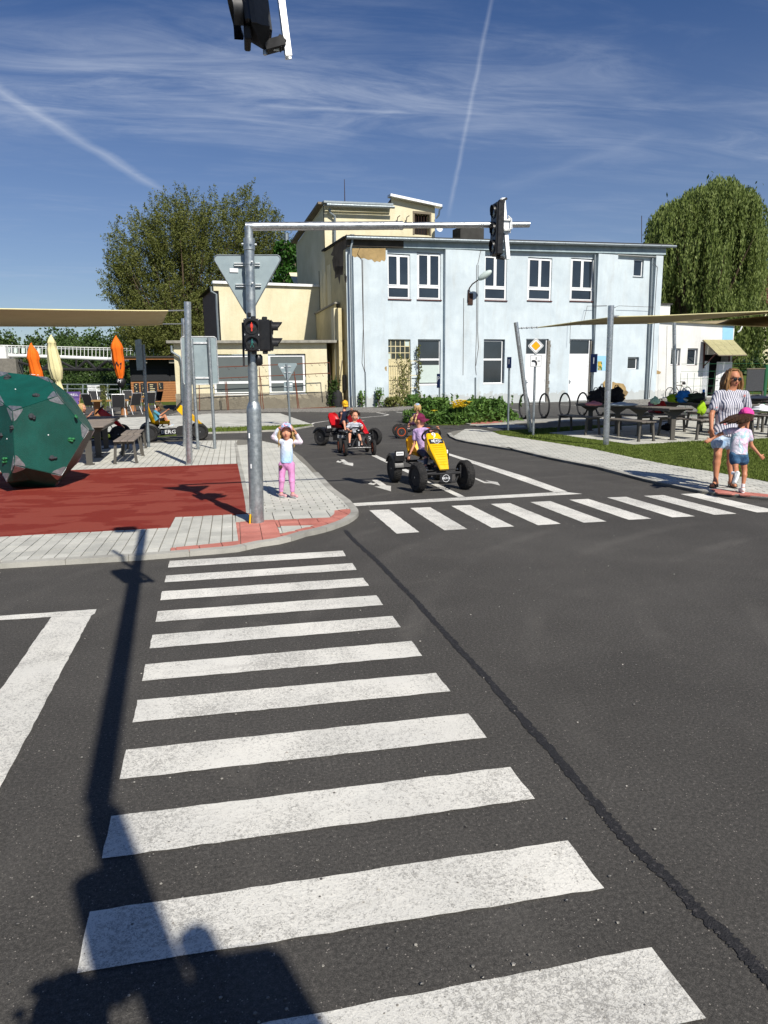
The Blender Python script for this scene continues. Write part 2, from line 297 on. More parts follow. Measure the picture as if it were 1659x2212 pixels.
# ------------------------------------------------------------------ building blocks
class MB:
    def __init__(s): s.v = []; s.f = []; s.mi = []; s.cur = 0; s.X = None
    def _add(s, vs, fs, flip=False):
        o = len(s.v)
        if s.X is not None: vs = [s.X @ Vector(v) for v in vs]
        s.v += [tuple(v) for v in vs]; s.f += [tuple(i+o for i in f) for f in fs]; s.mi += [s.cur]*len(fs); return s
    def mat(s, i): s.cur = i; return s
    def box(s, c, d, rz=0., rot=None, bevel=0.):
        hx, hy, hz = d[0]/2, d[1]/2, d[2]/2
        if bevel and bevel < min(hx, hy, hz):
            b = bevel; vs = []; 
            for z, e in ((-hz, b), (-hz+b, 0), (hz-b, 0), (hz, b)):
                x, y = hx-e, hy-e; k = b if e == 0 else b*.4
                vs += [(-x, -y+k, z), (-x+k, -y, z), (x-k, -y, z), (x, -y+k, z), (x, y-k, z), (x-k, y, z), (-x+k, y, z), (-x, y-k, z)]
            fs = [tuple(range(7, -1, -1)), tuple(range(24, 32))]
            for r in range(3):
                for i in range(8): j = (i+1) % 8; fs.append((r*8+i, r*8+j, r*8+8+j, r*8+8+i))
        else:
            vs = [(x, y, z) for z in (-hz, hz) for x, y in ((-hx, -hy), (hx, -hy), (hx, hy), (-hx, hy))]
            fs = [(3, 2, 1, 0), (4, 5, 6, 7), (0, 1, 5, 4), (1, 2, 6, 5), (2, 3, 7, 6), (3, 0, 4, 7)]
        R = rot if rot is not None else Matrix.Rotation(rz, 3, 'Z')
        return s._add([R @ Vector(v) + Vector(c) for v in vs], fs)
    def bar(s, a, b, w, h=None, up=(0, 0, 1)):
        a = Vector(a); b = Vector(b); h = h or w; d = (b-a); L = d.length; d.normalize(); up = Vector(up)
        if abs(d.dot(up)) > .99: up = Vector((1, 0, 0))
        x = d.cross(up).normalized(); z = x.cross(d)
        R = Matrix((x, d, z)).transposed(); return s.box((a+b)/2, (w, L, h), rot=R)
    def tube(s, pts, r, n=10, cap=True, closed=False):
        pts = [Vector(p) for p in pts]; m = len(pts); rs = r if isinstance(r, (list, tuple)) else [r]*m; vs = []; fs = []
        pu = None
        for i, p in enumerate(pts):
            if closed: d = pts[(i+1) % m]-pts[i-1]
            else: d = pts[min(i+1, m-1)]-pts[max(i-1, 0)]
            if d.length < 1e-9: d = Vector((0, 0, 1))
            d.normalize()
            if pu is None: pu = d.orthogonal().normalized()
            pu = (pu-d*pu.dot(d)); 
            if pu.length < 1e-6: pu = d.orthogonal()
            pu.normalize(); q = d.cross(pu)
            for k in range(n): t = 2*pi*k/n; vs.append(p+(pu*cos(t)+q*sin(t))*rs[i])
        for i in range(m if closed else m-1):
            j = (i+1) % m
            for k in range(n): l = (k+1) % n; fs.append((i*n+k, i*n+l, j*n+l, j*n+k))
        if cap and not closed: fs += [tuple(range(n-1, -1, -1)), tuple((m-1)*n+k for k in range(n))]
        return s._add(vs, fs)
    def lathe(s, prof, c=(0, 0, 0), n=24, axis=(0, 0, 1), cap=True):
        ax = Vector(axis).normalized(); R = ax.to_track_quat('Z', 'Y').to_matrix(); vs = []; fs = []; c = Vector(c); m = len(prof)
        for r, z in prof:
            for k in range(n): t = 2*pi*k/n; vs.append(c+R @ Vector((r*cos(t), r*sin(t), z)))
        for i in range(m-1):
            for k in range(n): l = (k+1) % n; fs.append((i*n+k, i*n+l, i*n+n+l, i*n+n+k))
        if cap and prof[0][0] > 1e-6: fs.append(tuple(range(n-1, -1, -1)))
        if cap and prof[-1][0] > 1e-6: fs.append(tuple((m-1)*n+k for k in range(n)))
        return s._add(vs, fs)
    def prism(s, poly, z0, z1):                    # polygon in XY pulled up
        n = len(poly)
        ar = sum(poly[i][0]*poly[(i+1) % n][1]-poly[(i+1) % n][0]*poly[i][1] for i in range(n))
        if ar < 0: poly = poly[::-1]
        vs = [(p[0], p[1], z0) for p in poly]+[(p[0], p[1], z1) for p in poly]
        fs = [tuple(range(n-1, -1, -1)), tuple(range(n, 2*n))]+[(i, (i+1) % n, n+(i+1) % n, n+i) for i in range(n)]
        return s._add(vs, fs)
    def slab(s, pts, nrm, th):                     # planar polygon given thickness th against nrm
        pts = [Vector(p) for p in pts]; n = len(pts); nrm = Vector(nrm).normalized()
        a = sum(((pts[i]-pts[0]).cross(pts[(i+1) % n]-pts[0]) for i in range(n)), Vector()); 
        if a.dot(nrm) < 0: pts = pts[::-1]
        vs = pts+[p-nrm*th for p in pts]
        fs = [tuple(range(n)), tuple(range(2*n-1, n-1, -1))]+[(i, n+i, n+(i+1) % n, (i+1) % n) for i in range(n)]
        return s._add(vs, fs)
    def ell(s, c, r, n=14, m=9, rot=None, f=None):
        c = Vector(c); r = (r, r, r) if isinstance(r, (int, float)) else r; vs = []; fs = []
        for i in range(m+1):
            t = pi*i/m
            for k in range(n):
                p = 2*pi*k/n; v = Vector((r[0]*sin(t)*cos(p), r[1]*sin(t)*sin(p), r[2]*cos(t)))
                if f: v = f(v)
                if rot is not None: v = rot @ v
                vs.append(v+c)
        for i in range(m):
            for k in range(n): l = (k+1) % n; fs.append((i*n+k, i*n+n+k, i*n+n+l, i*n+l))
        return s._add(vs, fs)
    def grid(s, fn, nu, nv):
        vs = [fn(i/nu, j/nv) for j in range(nv+1) for i in range(nu+1)]
        fs = [(j*(nu+1)+i, j*(nu+1)+i+1, (j+1)*(nu+1)+i+1, (j+1)*(nu+1)+i) for j in range(nv) for i in range(nu)]
        return s._add(vs, fs)
    def build(s, name, mat, parent=None, smooth=False, world=False):
        me = bpy.data.meshes.new(name); v = np.array(s.v, float).reshape(-1, 3)
        if world and parent is not None:
            W = np.array(parent_matrix(parent).inverted()); v = v @ W[:3, :3].T + W[:3, 3]
        elif world: pass
        me.from_pydata(v.tolist(), [], s.f)
        for mm in (mat if isinstance(mat, (list, tuple)) else [mat]): me.materials.append(M[mm] if isinstance(mm, str) else mm)
        if len(me.materials) > 1: me.polygons.foreach_set('material_index', s.mi)
        if smooth:
            me.polygons.foreach_set('use_smooth', [True]*len(me.polygons))
            if smooth != 2:
                try: me.set_sharp_from_angle(angle=radians(38))
                except Exception: pass
        me.update(); o = bpy.data.objects.new(name, me); COL.objects.link(o)
        if parent is not None: o.parent = parent
        return o
def parent_matrix(p):
    mtx = Matrix.LocRotScale(p.location, p.rotation_euler, p.scale)
    return parent_matrix(p.parent) @ mtx if p.parent else mtx
def tag(o, label=None, cat=None, group=None, kind=None):
    if label: o['label'] = label
    if cat: o['category'] = cat
    if group: o['group'] = group
    if kind: o['kind'] = kind
    return o
def thing(name, label, cat, loc=(0, 0, 0), rz=0., group=None):
    o = bpy.data.objects.new(name, None); COL.objects.link(o); o.location = loc; o.rotation_euler = (0, 0, rz); o.empty_display_size = .2
    return tag(o, label, cat, group)
def kids(o): return [c for c in ALLO() if c.parent == o]
def ALLO(): return list(bpy.data.objects)
def dup(o, loc=None, rz=None, label=None):
    kidmap = {}
    for c in bpy.data.objects:
        if c.parent: kidmap.setdefault(c.parent.name, []).append(c)
    def rec(a, par):
        n = a.copy(); COL.objects.link(n); n.parent = par
        for c in kidmap.get(a.name, []): rec(c, n)
        return n
    n = rec(o, o.parent)
    if loc is not None: n.location = loc
    if rz is not None: n.rotation_euler = (0, 0, rz)
    if label: n['label'] = label
    return n
def text(s, name, size, mat, parent, mtx, depth=.002, align='CENTER', sx=1.):
    cu = bpy.data.curves.new(name, 'FONT'); cu.body = s; cu.size = size; cu.extrude = depth/2; cu.align_x = align; cu.align_y = 'CENTER'; cu.resolution_u = 2
    tmp = bpy.data.objects.new('tmp', cu); COL.objects.link(tmp); dg = bpy.context.evaluated_depsgraph_get()
    me = bpy.data.meshes.new_from_object(tmp.evaluated_get(dg)); bpy.data.objects.remove(tmp)
    me.materials.clear(); me.materials.append(M[mat]); me.transform(mtx @ Matrix.Diagonal((sx, 1, 1, 1)))
    o = bpy.data.objects.new(name, me); COL.objects.link(o); o.parent = parent; return o
def face_mtx(c, nrm, up=(0, 0, 1)):            # XY plane of the text facing nrm
    z = Vector(nrm).normalized(); x = Vector(up).cross(z).normalized(); y = z.cross(x)
    m = Matrix((x, y, z)).transposed().to_4x4(); m.translation = Vector(c); return m

# ================================================================== GROUND
def g2(pts): return [tuple(G(*p)[:2]) for p in pts]
def clip(poly, x0, x1, y0, y1):
    def c(pl, ax, v, sg):
        out = []
        for i in range(len(pl)):
            a, b = pl[i-1], pl[i]; ia = sg*(a[ax]-v) <= 0; ib = sg*(b[ax]-v) <= 0
            if ia != ib:
                t = (v-a[ax])/(b[ax]-a[ax]); out.append((a[0]+t*(b[0]-a[0]), a[1]+t*(b[1]-a[1])))
            if ib: out.append(b)
        return out
    for ax, v, sg in ((0, x0, -1), (0, x1, 1), (1, y0, -1), (1, y1, 1)):
        poly = c(poly, ax, v, sg)
        if len(poly) < 3: return []
    return poly
def area(p): return .5*abs(sum(p[i-1][0]*p[i][1]-p[i][0]*p[i-1][1] for i in range(len(p))))
def inside(p, poly):
    c = False
    for i in range(len(poly)):
        a, b = poly[i-1], poly[i]
        if (a[1] > p[1]) != (b[1] > p[1]) and p[0] < (b[0]-a[0])*(p[1]-a[1])/(b[1]-a[1])+a[0]: c = not c
    return c
def flat(name, poly, z0, z1, mat, parent=None, kind=None):
    o = MB().prism(poly, z0, z1).build(name, mat, parent)
    if kind: o['kind'] = kind
    return o
terrain = MB().box((0, 100, -.35), (1600, 1600, .6)).build('ground', 'grassg'); terrain['kind'] = 'structure'
road = MB().prism([(-45, -25), (60, -25), (60, 33), (46, 46), (-20, 46), (-45, 38)], -.04, 0).build('road', 'asphalt'); road['kind'] = 'structure'

def jag(poly, amp=.004, step=.05):
    out = []
    for i in range(len(poly)):
        a = Vector(poly[i]); b = Vector(poly[(i+1) % len(poly)]); L = (b-a).length; n = max(1, min(60, int(L/step)))
        nn = Vector((-(b-a).y, (b-a).x)).normalized() if L > 0 else Vector((0, 0))
        for k in range(n):
            p = a.lerp(b, k/n); 
            if k: p = p+nn*random.uniform(-amp, amp)
            out.append((p.x, p.y))
    return out
def mark(name, pts, world=False, z=.004, amp=.003, mat='paint', lab=None):
    poly = jag([tuple(p) for p in (pts if world else g2(pts))], amp)
    n = len(poly); m = MB()
    m._add([(x, y, z) for x, y in poly], [tuple(range(n))])
    bm = bmesh.new(); 
    o = m.build(name, mat, road)
    bm.from_mesh(o.data); bmesh.ops.triangulate(bm, faces=bm.faces[:])
    for f in bm.faces:
        if f.normal.z < 0: f.normal_flip()
    bm.to_mesh(o.data); bm.free()
    if lab: o['label'] = lab
    return o
# near crossing
Lc = [((679,2245),(672,2272)),((664,2304),(658,2331)),((649,2367),(641,2403)),((631,2447),(622,2490)),((610,2542),(598,2596)),((582,2660),(568,2727)),((550,2803),(530,2893)),((505,3002),(478,3121)),((445,3268),(408,3438)),((360,3651),(308,3898))]
Rc = [((1372,2204),(1383,2226)),((1409,2254),(1426,2281)),((1453,2313),(1476,2345)),((1505,2383),(1533,2422)),((1570,2466),(1603,2511)),((1646,2566),(1689,2626)),((1744,2694),(1802,2768)),((1873,2857),(1947,2954)),((2041,3071),(2139,3199)),((2271,3366),(2417,3557)),((2606,3794),(2824,4078))]
sv = lambda q: (q[0]/1.85172, q[1]/1.85172)
for (a, b), (c, d) in zip(Lc, Rc): mark('crosswalk_stripe', [sv(a), sv(c), sv(d), sv(b)])
e = G(*sv(Rc[-1][0])); f = G(*sv(Rc[-1][1]))
mark('crosswalk_stripe', [(e.x, e.y), (f.x, f.y), (f.x-1.56, f.y-.01), (e.x-1.56, e.y-.01)], world=True)
mark('crosswalk_stripe', [(1.13, .75), (1.13, .48), (-.45, .47), (-.45, .74)], world=True)
# far crossing
for q in [((329,228),(423,224),(566,332),(459,339)),((523,217),(617,213),(793,317),(684,323)),((717,207),(807,203),(1015,305),(909,311)),((904,198),(996,194),(1236,292),(1128,299)),((1091,189),(1186,184),(1453,281),(1346,287))]:
    mark('crosswalk_stripe', [cW(*p) for p in q])
for q in [((428,851),(547,846),(937,969),(797,976)),((662,837),(782,833),(1206,954),(1067,961)),((890,827),(1010,822),(1465,938),(1326,945)),((1117,816),(1240,811),(1740,925),(1590,930))]:
    mark('crosswalk_stripe', [cH(*p) for p in q])
mark('stop_line', [cW(240,195), cW(1250,140), cW(1338,150), cW(262,208)])
mark('edge_line', [cG(395,878), cG(845,1015), cG(1659,1262), cW(1268,139), cW(1212,144), cG(860,1043), cG(340,880)])
mark('centre_line', [cF(1505,765), cF(1557,763), (1004.5,1073.5), (990,1074.6)])
mark('lane_arrow', [cF(*p) for p in [(1210,805),(1245,803),(1290,832),(1335,836),(1332,866),(1225,842),(1262,840),(1225,826),(1208,834),(1172,826),(1190,812),(1205,822),(1228,818)]], amp=.002)
mark('lane_arrow', [cW(*p) for p in [(340,84),(372,84),(412,110),(431,112),(431,138),(352,115),(380,113),(362,100),(350,108),(322,103),(335,95),(345,100),(358,97)]], amp=.002)
mark('lane_arrow', [cG(*p) for p in [(1100,1275),(1150,1293),(1210,1320),(1275,1327),(1218,1305),(1355,1325),(1385,1365),(1290,1340),(1205,1336),(1100,1290)]], amp=.002)
mark('give_way_line', [cU(*p) for p in [(-350,618),(493,560),(484,582),(465,593),(262,600),(-350,639)]])
mark('edge_line', [cU(*p) for p in [(262,601),(465,594),(-100,1668),(-330,1450)]], z=.0045)
def ribbon(name, pts, w, world=False, z=.004, mat='paint', amp=.0, res=1):
    P = [Vector(p) for p in (pts if world else g2(pts))]
    Q = []
    for i in range(len(P)-1):
        for k in range(res): Q.append(P[i].lerp(P[i+1], k/res))
    Q.append(P[-1]); L = []; R_ = []
    for i, p in enumerate(Q):
        d = (Q[min(i+1, len(Q)-1)]-Q[max(i-1, 0)]).normalized(); n = Vector((-d.y, d.x)); ww = w/2
        L.append(p+n*(ww+random.uniform(-amp, amp))); R_.append(p-n*(ww+random.uniform(-amp, amp)))
    vs = [(p.x, p.y, z) for p in L]+[(p.x, p.y, z) for p in R_]; n = len(Q)
    o = MB()._add(vs, [(n+i, n+i+1, i+1, i) for i in range(n-1)]).build(name, mat, road); return o
ribbon('road_line', [cF(935,470), cF(960,455), cF(1060,440), cF(1170,428), cF(1380,410), cF(1500,397), cG(100,590), cG(150,578), cG(60,562), cG(0,550)], .09)
ribbon('road_line', [cG(235,548), cG(400,570)], .09)
ribbon('road_line', [cF(1395,439), cF(1435,433)], .09)
for a, b in (((20,285),(115,296)),((370,262),(500,268)),((150,258),(260,262)),((540,258),(640,262)),((700,268),(760,272))): ribbon('parking_line', [cH(*a), cH(*b)], .09)
for i, (a, b) in enumerate((((1050,692),(1545,682)),((1120,702),(1600,692)),((1185,713),(1659,702)),((1250,723),(1659,713)))):
    ribbon('crosswalk_stripe', [cG(*a), cG(*b)], .22)
# tar seam
cS = crop(1700, 2900, 1372)
seam = [cW(*p) for p in [(214,322),(262,375),(330,435),(395,497),(465,572),(535,640),(600,715),(675,795),(755,885),(825,960),(893,1030)]]+[cS(*p) for p in [(495,0),(600,110),(700,235),(850,410),(935,515),(1030,610),(1130,700),(1235,805),(1330,910),(1450,1015),(1560,1125),(1659,1235),(1800,1400)]]
ribbon('tar_seam', seam, .04, z=.003, mat='tar', amp=.007, res=14)

P = []
for i in range(900):
    r = 1.4+9*rng.rand()**1.4; a = radians(rng.uniform(55, 112)); x, y = r*cos(a), r*sin(a)
    P.append((x, y, .004+.001*rng.rand()))
GRIT = P
# ---------------- paved island on the left
outer = [(-420,1250),(-200,1240),(0,1228.5),(169,1218.5),(300,1211),(368,1205.5)]+[(486+.19531*x, 1026+.19531*y) for x, y in [(0,868),(150,852),(400,797),(600,768),(760,728),(900,682),(1000,662),(1090,640),(1200,607),(1300,570),(1370,540),(1420,508),(1460,478),(1476,452),(1472,425),(1430,370),(1380,315),(1300,255),(1200,180),(1100,75),(1030,0)]]
outer += [(653,990),(639,980),(620,970),(596,961),(568,955),(514,952),(459,953),(400,955),(309,960),(163,968),(0,976),(-300,990)]
O2 = g2(outer)
island = MB().prism(O2, -.02, .03).build('pavement', 'joint'); island['kind'] = 'structure'
def offset(P, d):
    out = []
    for i in range(len(P)):
        a = Vector(P[max(i-1, 0)]); b = Vector(P[min(i+1, len(P)-1)]); t = (b-a).normalized(); out.append(Vector(P[i])+Vector((-t.y, t.x))*d)
    return out
def kerb(P, d0, d1, z0, z1, parent, seg=.5, mat='kerb'):
    A, B = offset(P, d0), offset(P, d1); pieces = []
    run = [(A[0], B[0])]; acc = 0
    def emit(run):
        n = len(run); 
        if n < 2: return
        m = MB(); vs = []
        for a, b in run: vs += [(a.x, a.y, z0), (b.x, b.y, z0), (b.x, b.y, z1), (a.x, a.y, z1)]
        fs = []
        for i in range(n-1):
            o = i*4; fs += [(o, o+1, o+5, o+4), (o+1, o+2, o+6, o+5), (o+2, o+3, o+7, o+6), (o+3, o, o+4, o+7)]
        fs += [(3, 2, 1, 0), (n*4-4, n*4-3, n*4-2, n*4-1)]
        m._add(vs, fs); o = m.build('kerb_stone', mat, parent); bm = bmesh.new(); bm.from_mesh(o.data); bmesh.ops.recalc_face_normals(bm, faces=bm.faces[:]); bm.to_mesh(o.data); bm.free()
    for i in range(1, len(P)):
        L = (A[i]-A[i-1]).length; t = 0
        while L-t > 1e-6:
            need = seg-acc
            if L-t < need: acc += L-t; t = L; run.append((A[i], B[i]))
            else:
                t += need; k = t/L; p = (A[i-1].lerp(A[i], k), B[i-1].lerp(B[i], k)); run.append(p); emit(run)
                q = k+.006/L; run = [(A[i-1].lerp(A[i], q), B[i-1].lerp(B[i], q))]; acc = 0
    emit(run)
kerb(O2[2:27], -.002, .085, -.01, .045, island)
def dense(P, n=1):
    return P
TILES = []   # (distance, polygon, z, mat, parent)
def tiles(poly, w, h, mat, parent, ang=0., stag=0., gap=.007, z=.03, th=.012, gapx=None, org=(0, 0)):
    ca, sa = cos(ang), sin(ang); T = lambda p: ((p[0]-org[0])*ca+(p[1]-org[1])*sa, -(p[0]-org[0])*sa+(p[1]-org[1])*ca); I = lambda p: (p[0]*ca-p[1]*sa+org[0], p[0]*sa+p[1]*ca+org[1])
    P = [T(p) for p in poly]; gapx = gap if gapx is None else gapx
    x0, x1 = min(p[0] for p in P), max(p[0] for p in P); y0, y1 = min(p[1] for p in P), max(p[1] for p in P)
    j = math.floor(y0/h)
    while j*h < y1:
        off = stag*w*(j % 2); i = math.floor((x0-off)/w)
        while i*w+off < x1:
            a = i*w+off; q = clip(P, a+gapx/2, a+w-gapx/2, j*h+gap/2, j*h+h-gap/2)
            if q and area(q) > .06*w*h:
                q = [I(p) for p in q]; cx = sum(p[0] for p in q)/len(q); cy = sum(p[1] for p in q)/len(q)
                TILES.append((hypot(cx, cy), q, z, th, mat, parent, w*h))
            i += 1
        j += 1
def flush_tiles(name, limit=300):
    by = {}
    for t in TILES: by.setdefault(t[5].name, []).append(t)
    for k, L in by.items():
        vis = []
        for t in L:
            c = t[1][0]; d = np.array([c[0], c[1], -EYE]); zc = d @ _F
            if zc > .2: u = 829.5+FPX*(d @ _R)/zc; v = 1106-FPX*(d @ _U)/zc
            else: u = v = -1e4
            if -80 < u < 1740 and v < 2300: vis.append(t)
        vis.sort(key=lambda t: t[0]**3/t[6]); rest = {}
        for n, t in enumerate(vis):
            _, q, z, th, mat, par, _a = t; dz = random.uniform(-.0015, .0015)
            if n < limit: MB().prism(q, z-.004, z+th+dz).build(name, mat, par)
            else: rest.setdefault(mat, MB()).prism(q, z-.004, z+th+dz)
        for mat, m in rest.items():
            o = m.build(name+'s', mat, L[0][5]); o['kind'] = 'stuff'
    TILES.clear()
inner = [(p.x, p.y) for p in offset(O2, .094)]
c2 = lambda *L: g2(L)
BIG = c2(cE(0,1268), cE(1130,1206), cE(1140,1180), cE(1168,1135), cX(30,478), cX(105,476), cX(120,560), cX(150,776), cU(873,266))
BIG = [tuple(G(-300,1186.5)[:2])]+BIG[0:9]+[(inner[4][0]+.1, inner[4][1])] + [inner[4], inner[3], inner[2], inner[1]]
BIG = [tuple(G(-300,1186.5)[:2])]+c2(cE(0,1268), cE(1130,1206), cE(1165,1135), cX(30,480), cX(105,476), cX(120,560), cX(150,776), cU(873,266))+[inner[5], inner[4], inner[3], inner[2], inner[1]]
tiles(BIG, .105, .2, 'paver', island, gap=.008, gapx=.009, stag=0, org=tuple(G(368,1205)[:2]))
REDS = [c2(cX(120,562), cX(545,537), cX(612,699), cX(600,752), cX(400,783), cX(150,836), cX(150,776)),
        c2(cX(545,537), cX(1155,514), cX(1000,596), cX(585,609)),
        c2(cX(612,699), cX(985,598), cX(1155,514), cX(1210,470), cX(1212,424), cX(1400,415), cX(1398,470), cX(1370,500), cX(1270,560), cX(1090,623), cX(900,668), cX(600,750)),
        c2(cU(873,267), cX(150,777), cX(150,836), cX(0,850), cU(873,291))]
for k, r in enumerate(REDS): tiles(r, .2, .1, 'paver_red', island, ang=(.0, .0, .28, .12)[k], gap=.004, gapx=.006)
tiles(c2(cX(585,612), cX(985,600), cX(612,697)), .2, .2, 'paver', island, gap=.005)
tiles(c2(cX(105,476), cX(430,463), cX(430,450), cX(1212,424), cX(1210,468), cX(1155,512), cX(545,535), cX(120,560)), .2, .2, 'paver', island, gap=.005, gapx=.009, org=tuple(G(*cX(545,535))[:2]))
top_l = (513, 965)
SM = c2(cX(450,450), cX(278,470), cX(262,330), cX(230,170), cX(195,0), (521, 1008), (511, 966), (540,964))+[(G(x, y).x, G(x, y).y) for x, y in [(568,957),(596,963),(618,972),(634,984),(648,1000),(662,1012)]]+c2(cX(965,0), cX(1040,75), cX(1140,180), cX(1240,262), cX(1330,330), cX(1380,380), cX(1392,412), cX(1212,422))
tiles(SM, .2, .1, 'paver', island, stag=.5, gap=.005, gapx=.012)
BK = c2((-250,1012+20), cE(0,836), cE(430,815), cE(1575,770), cE(1560,640), (513,955), (459,955.5), (400,957), (309,962.5), (163,970.5), (0,979), (-250,992))
tiles(BK, .11, .22, 'paver', island, gap=.008, gapx=.011)
flush_tiles('paver')
# kerb between play surface and path
kerb(g2([(512,962),(521,1008),(529,1040),(536,1070),(542,1100),(544,1117)])[::-1], 0, .06, .02, .047, island, .5)
RUB = c2((-300,1186), cE(0,1267), cE(1128,1205), cE(1163,1134), cX(30,478), cX(272,470), cX(225,180), cX(185,0), cE(1577,771), cE(430,816), (-300,1035))
rub = flat('rubber_surface', jag(RUB, .003, .1), .02, .046, 'rubber', kind='structure')

# ---------------- right hand path, lawn, patio
near = [cG(800,795), cG(830,832), cG(900,866), cG(1000,890), cG(1200,926), cG(1500,976), cH(0,528), cH(300,600), cH(600,660), cH(900,740), cH(1250,815), cH(1659,857), (1900,1100)]
farb = [cG(800,795), cG(870,770), cG(1000,750), cG(1150,753), cG(1300,782), cH(0,457), cH(300,503), cH(560,545), cH(830,605), cH(1050,650), cH(1300,690), cH(1659,757), (1900,1070)]
PN, PF = g2(near), g2(farb)
path = MB().prism(PN+PF[::-1][:-1], -.02, .03).build('path', 'joint'); path['kind'] = 'structure'
kerb(PN[::-1], -.09, .0, -.01, .042, path, .6)
nin = [tuple(p) for p in offset(PN, .09)]
RD = c2(cH(1290,800), cH(1400,812), cH(1659,838), (1900,1088), (1900,1102), cH(1659,855), cH(1340,828))
tiles(RD, .2, .2, 'paver_red', path, ang=-.2, gap=.004, z=.034)
tiles(nin[1:]+PF[::-1][:-2], .2, .1, 'paver', path, ang=-.28, stag=.5, gap=.005, gapx=.01)
flush_tiles('paver', 260)
lawn_poly = PF[4:]+c2((1900,925), cH(1659,400), cH(1100,396), cH(830,396), cH(560,398), cH(340,415), cH(0,430))+[PF[4]]
lawn = MB().prism(lawn_poly[:-1], -.02, .028).build('lawn', 'grassg'); lawn['kind'] = 'structure'
patio_poly = c2(cH(285,447), cH(820,519), cH(1290,497), cH(1659,481), (1950,945), (1950,870), cH(1659,335), cH(1250,345), cH(900,395), cH(700,405), cH(540,425))
patio = MB().prism(patio_poly, -.02, .034).build('patio', 'joint'); patio['kind'] = 'structure'
tiles(patio_poly, .4, .4, 'paver', patio, gap=.012, z=.034); flush_tiles('slab', 290)
fp = c2(cG(930,672), cG(1150,658), cG(1400,650), cG(1659,640), cH(500,348), cH(900,338), cH(1659,318), (1900,890), (1900,897), cH(1659,334), cH(1000,352), cH(500,366), cG(1659,668), cG(1250,690), cG(1050,694))
flat('far_pavement', fp, -.02, .03, 'kerb', kind='structure')
flat('far_pavement', c2(cG(1085,668), cG(1400,653), cG(1440,668), cG(1240,688), cG(1060,690)), .02, .036, 'paver_red', kind='structure')
# strip of grass and paved square on the far left
gl = c2(cE(640,600), cE(1200,568), cE(1350,556), cE(1659,548), cF(300,545), cF(600,534), cF(800,515), cF(945,490), cF(930,478), cF(700,484), cF(450,500), cF(0,516), cE(1340,531), cE(700,560), cE(560,566))
glo = flat('grass_strip', gl, -.02, .03, 'grassg', kind='structure')
kerb(g2([cF(945,490), cF(930,478), cF(700,484)]), -.05, .05, .0, .04, glo)
kerb(g2([cE(1350,557), cE(1659,549), cF(300,546), cF(600,535), cF(800,516), cF(945,491)]), 0, .07, .0, .045, glo)
sq = c2(cE(780,457), cE(1250,438), cF(0,374), cF(640,371), cF(928,472), cF(700,482), cF(450,498), cF(0,514), cE(1340,529), cE(700,558), cE(400,570), cE(400,470))
sqo = flat('paved_square', sq, -.02, .03, 'joint', kind='structure')
tiles(sq, .5, .5, 'paver', sqo, ang=.5, gap=.03, th=.01); flush_tiles('slab', 150)
for a, b in (((0,594),(160,584)),((700,566),(830,557)),((870,632),(1020,627)),((880,735),(1020,716)),((1200,640),(1290,636))):
    o = ribbon('floor_line', [cT(*a), cT(*b)], .1, z=.048); o.parent = sqo
# gravel by the walls
flat('gravel_strip', c2(cE(1120,432), cF(0,368), cF(420,352), cF(900,352), cF(1659,358), cG(0,545), cG(480,520), cG(560,450), cF(1659,318), cF(1150,300), cF(500,320), cF(0,345), cE(1200,410)), -.02, .02, 'gravel', kind='structure')
flat('gravel_bed', c2(cH(745,245), cH(800,280), cH(1250,322), cH(1659,318), cH(1659,200), cH(1250,195), cH(800,215), cH(600,250)), -.02, .025, 'gravel', kind='structure')
bed = c2(cG(300,655), cG(330,672), cG(545,697), cG(930,692), cG(1150,668), cG(1400,655), cG(1430,645), cG(1300,600), cG(900,570), cG(600,580), cG(440,630))
flat('flower_bed', bed, -.02, .03, 'grassg', kind='structure')
flat('grass_bank', [(44, 52), (140, 60), (140, 140), (40, 140)], -.02, .06, 'grassg', kind='structure')
MB().grid(lambda u, v: Vector((44+u*70, 60+v*50, .05+v*5.5)), 8, 8).build('grass_slope', 'grassg')['kind'] = 'structure'
flat('park_path', [tuple(AT(1600,800,66)[:2]), tuple(AT(1670,775,66)[:2]), (110, 75), (108, 70)], .06, .1, 'gravel', kind='structure')

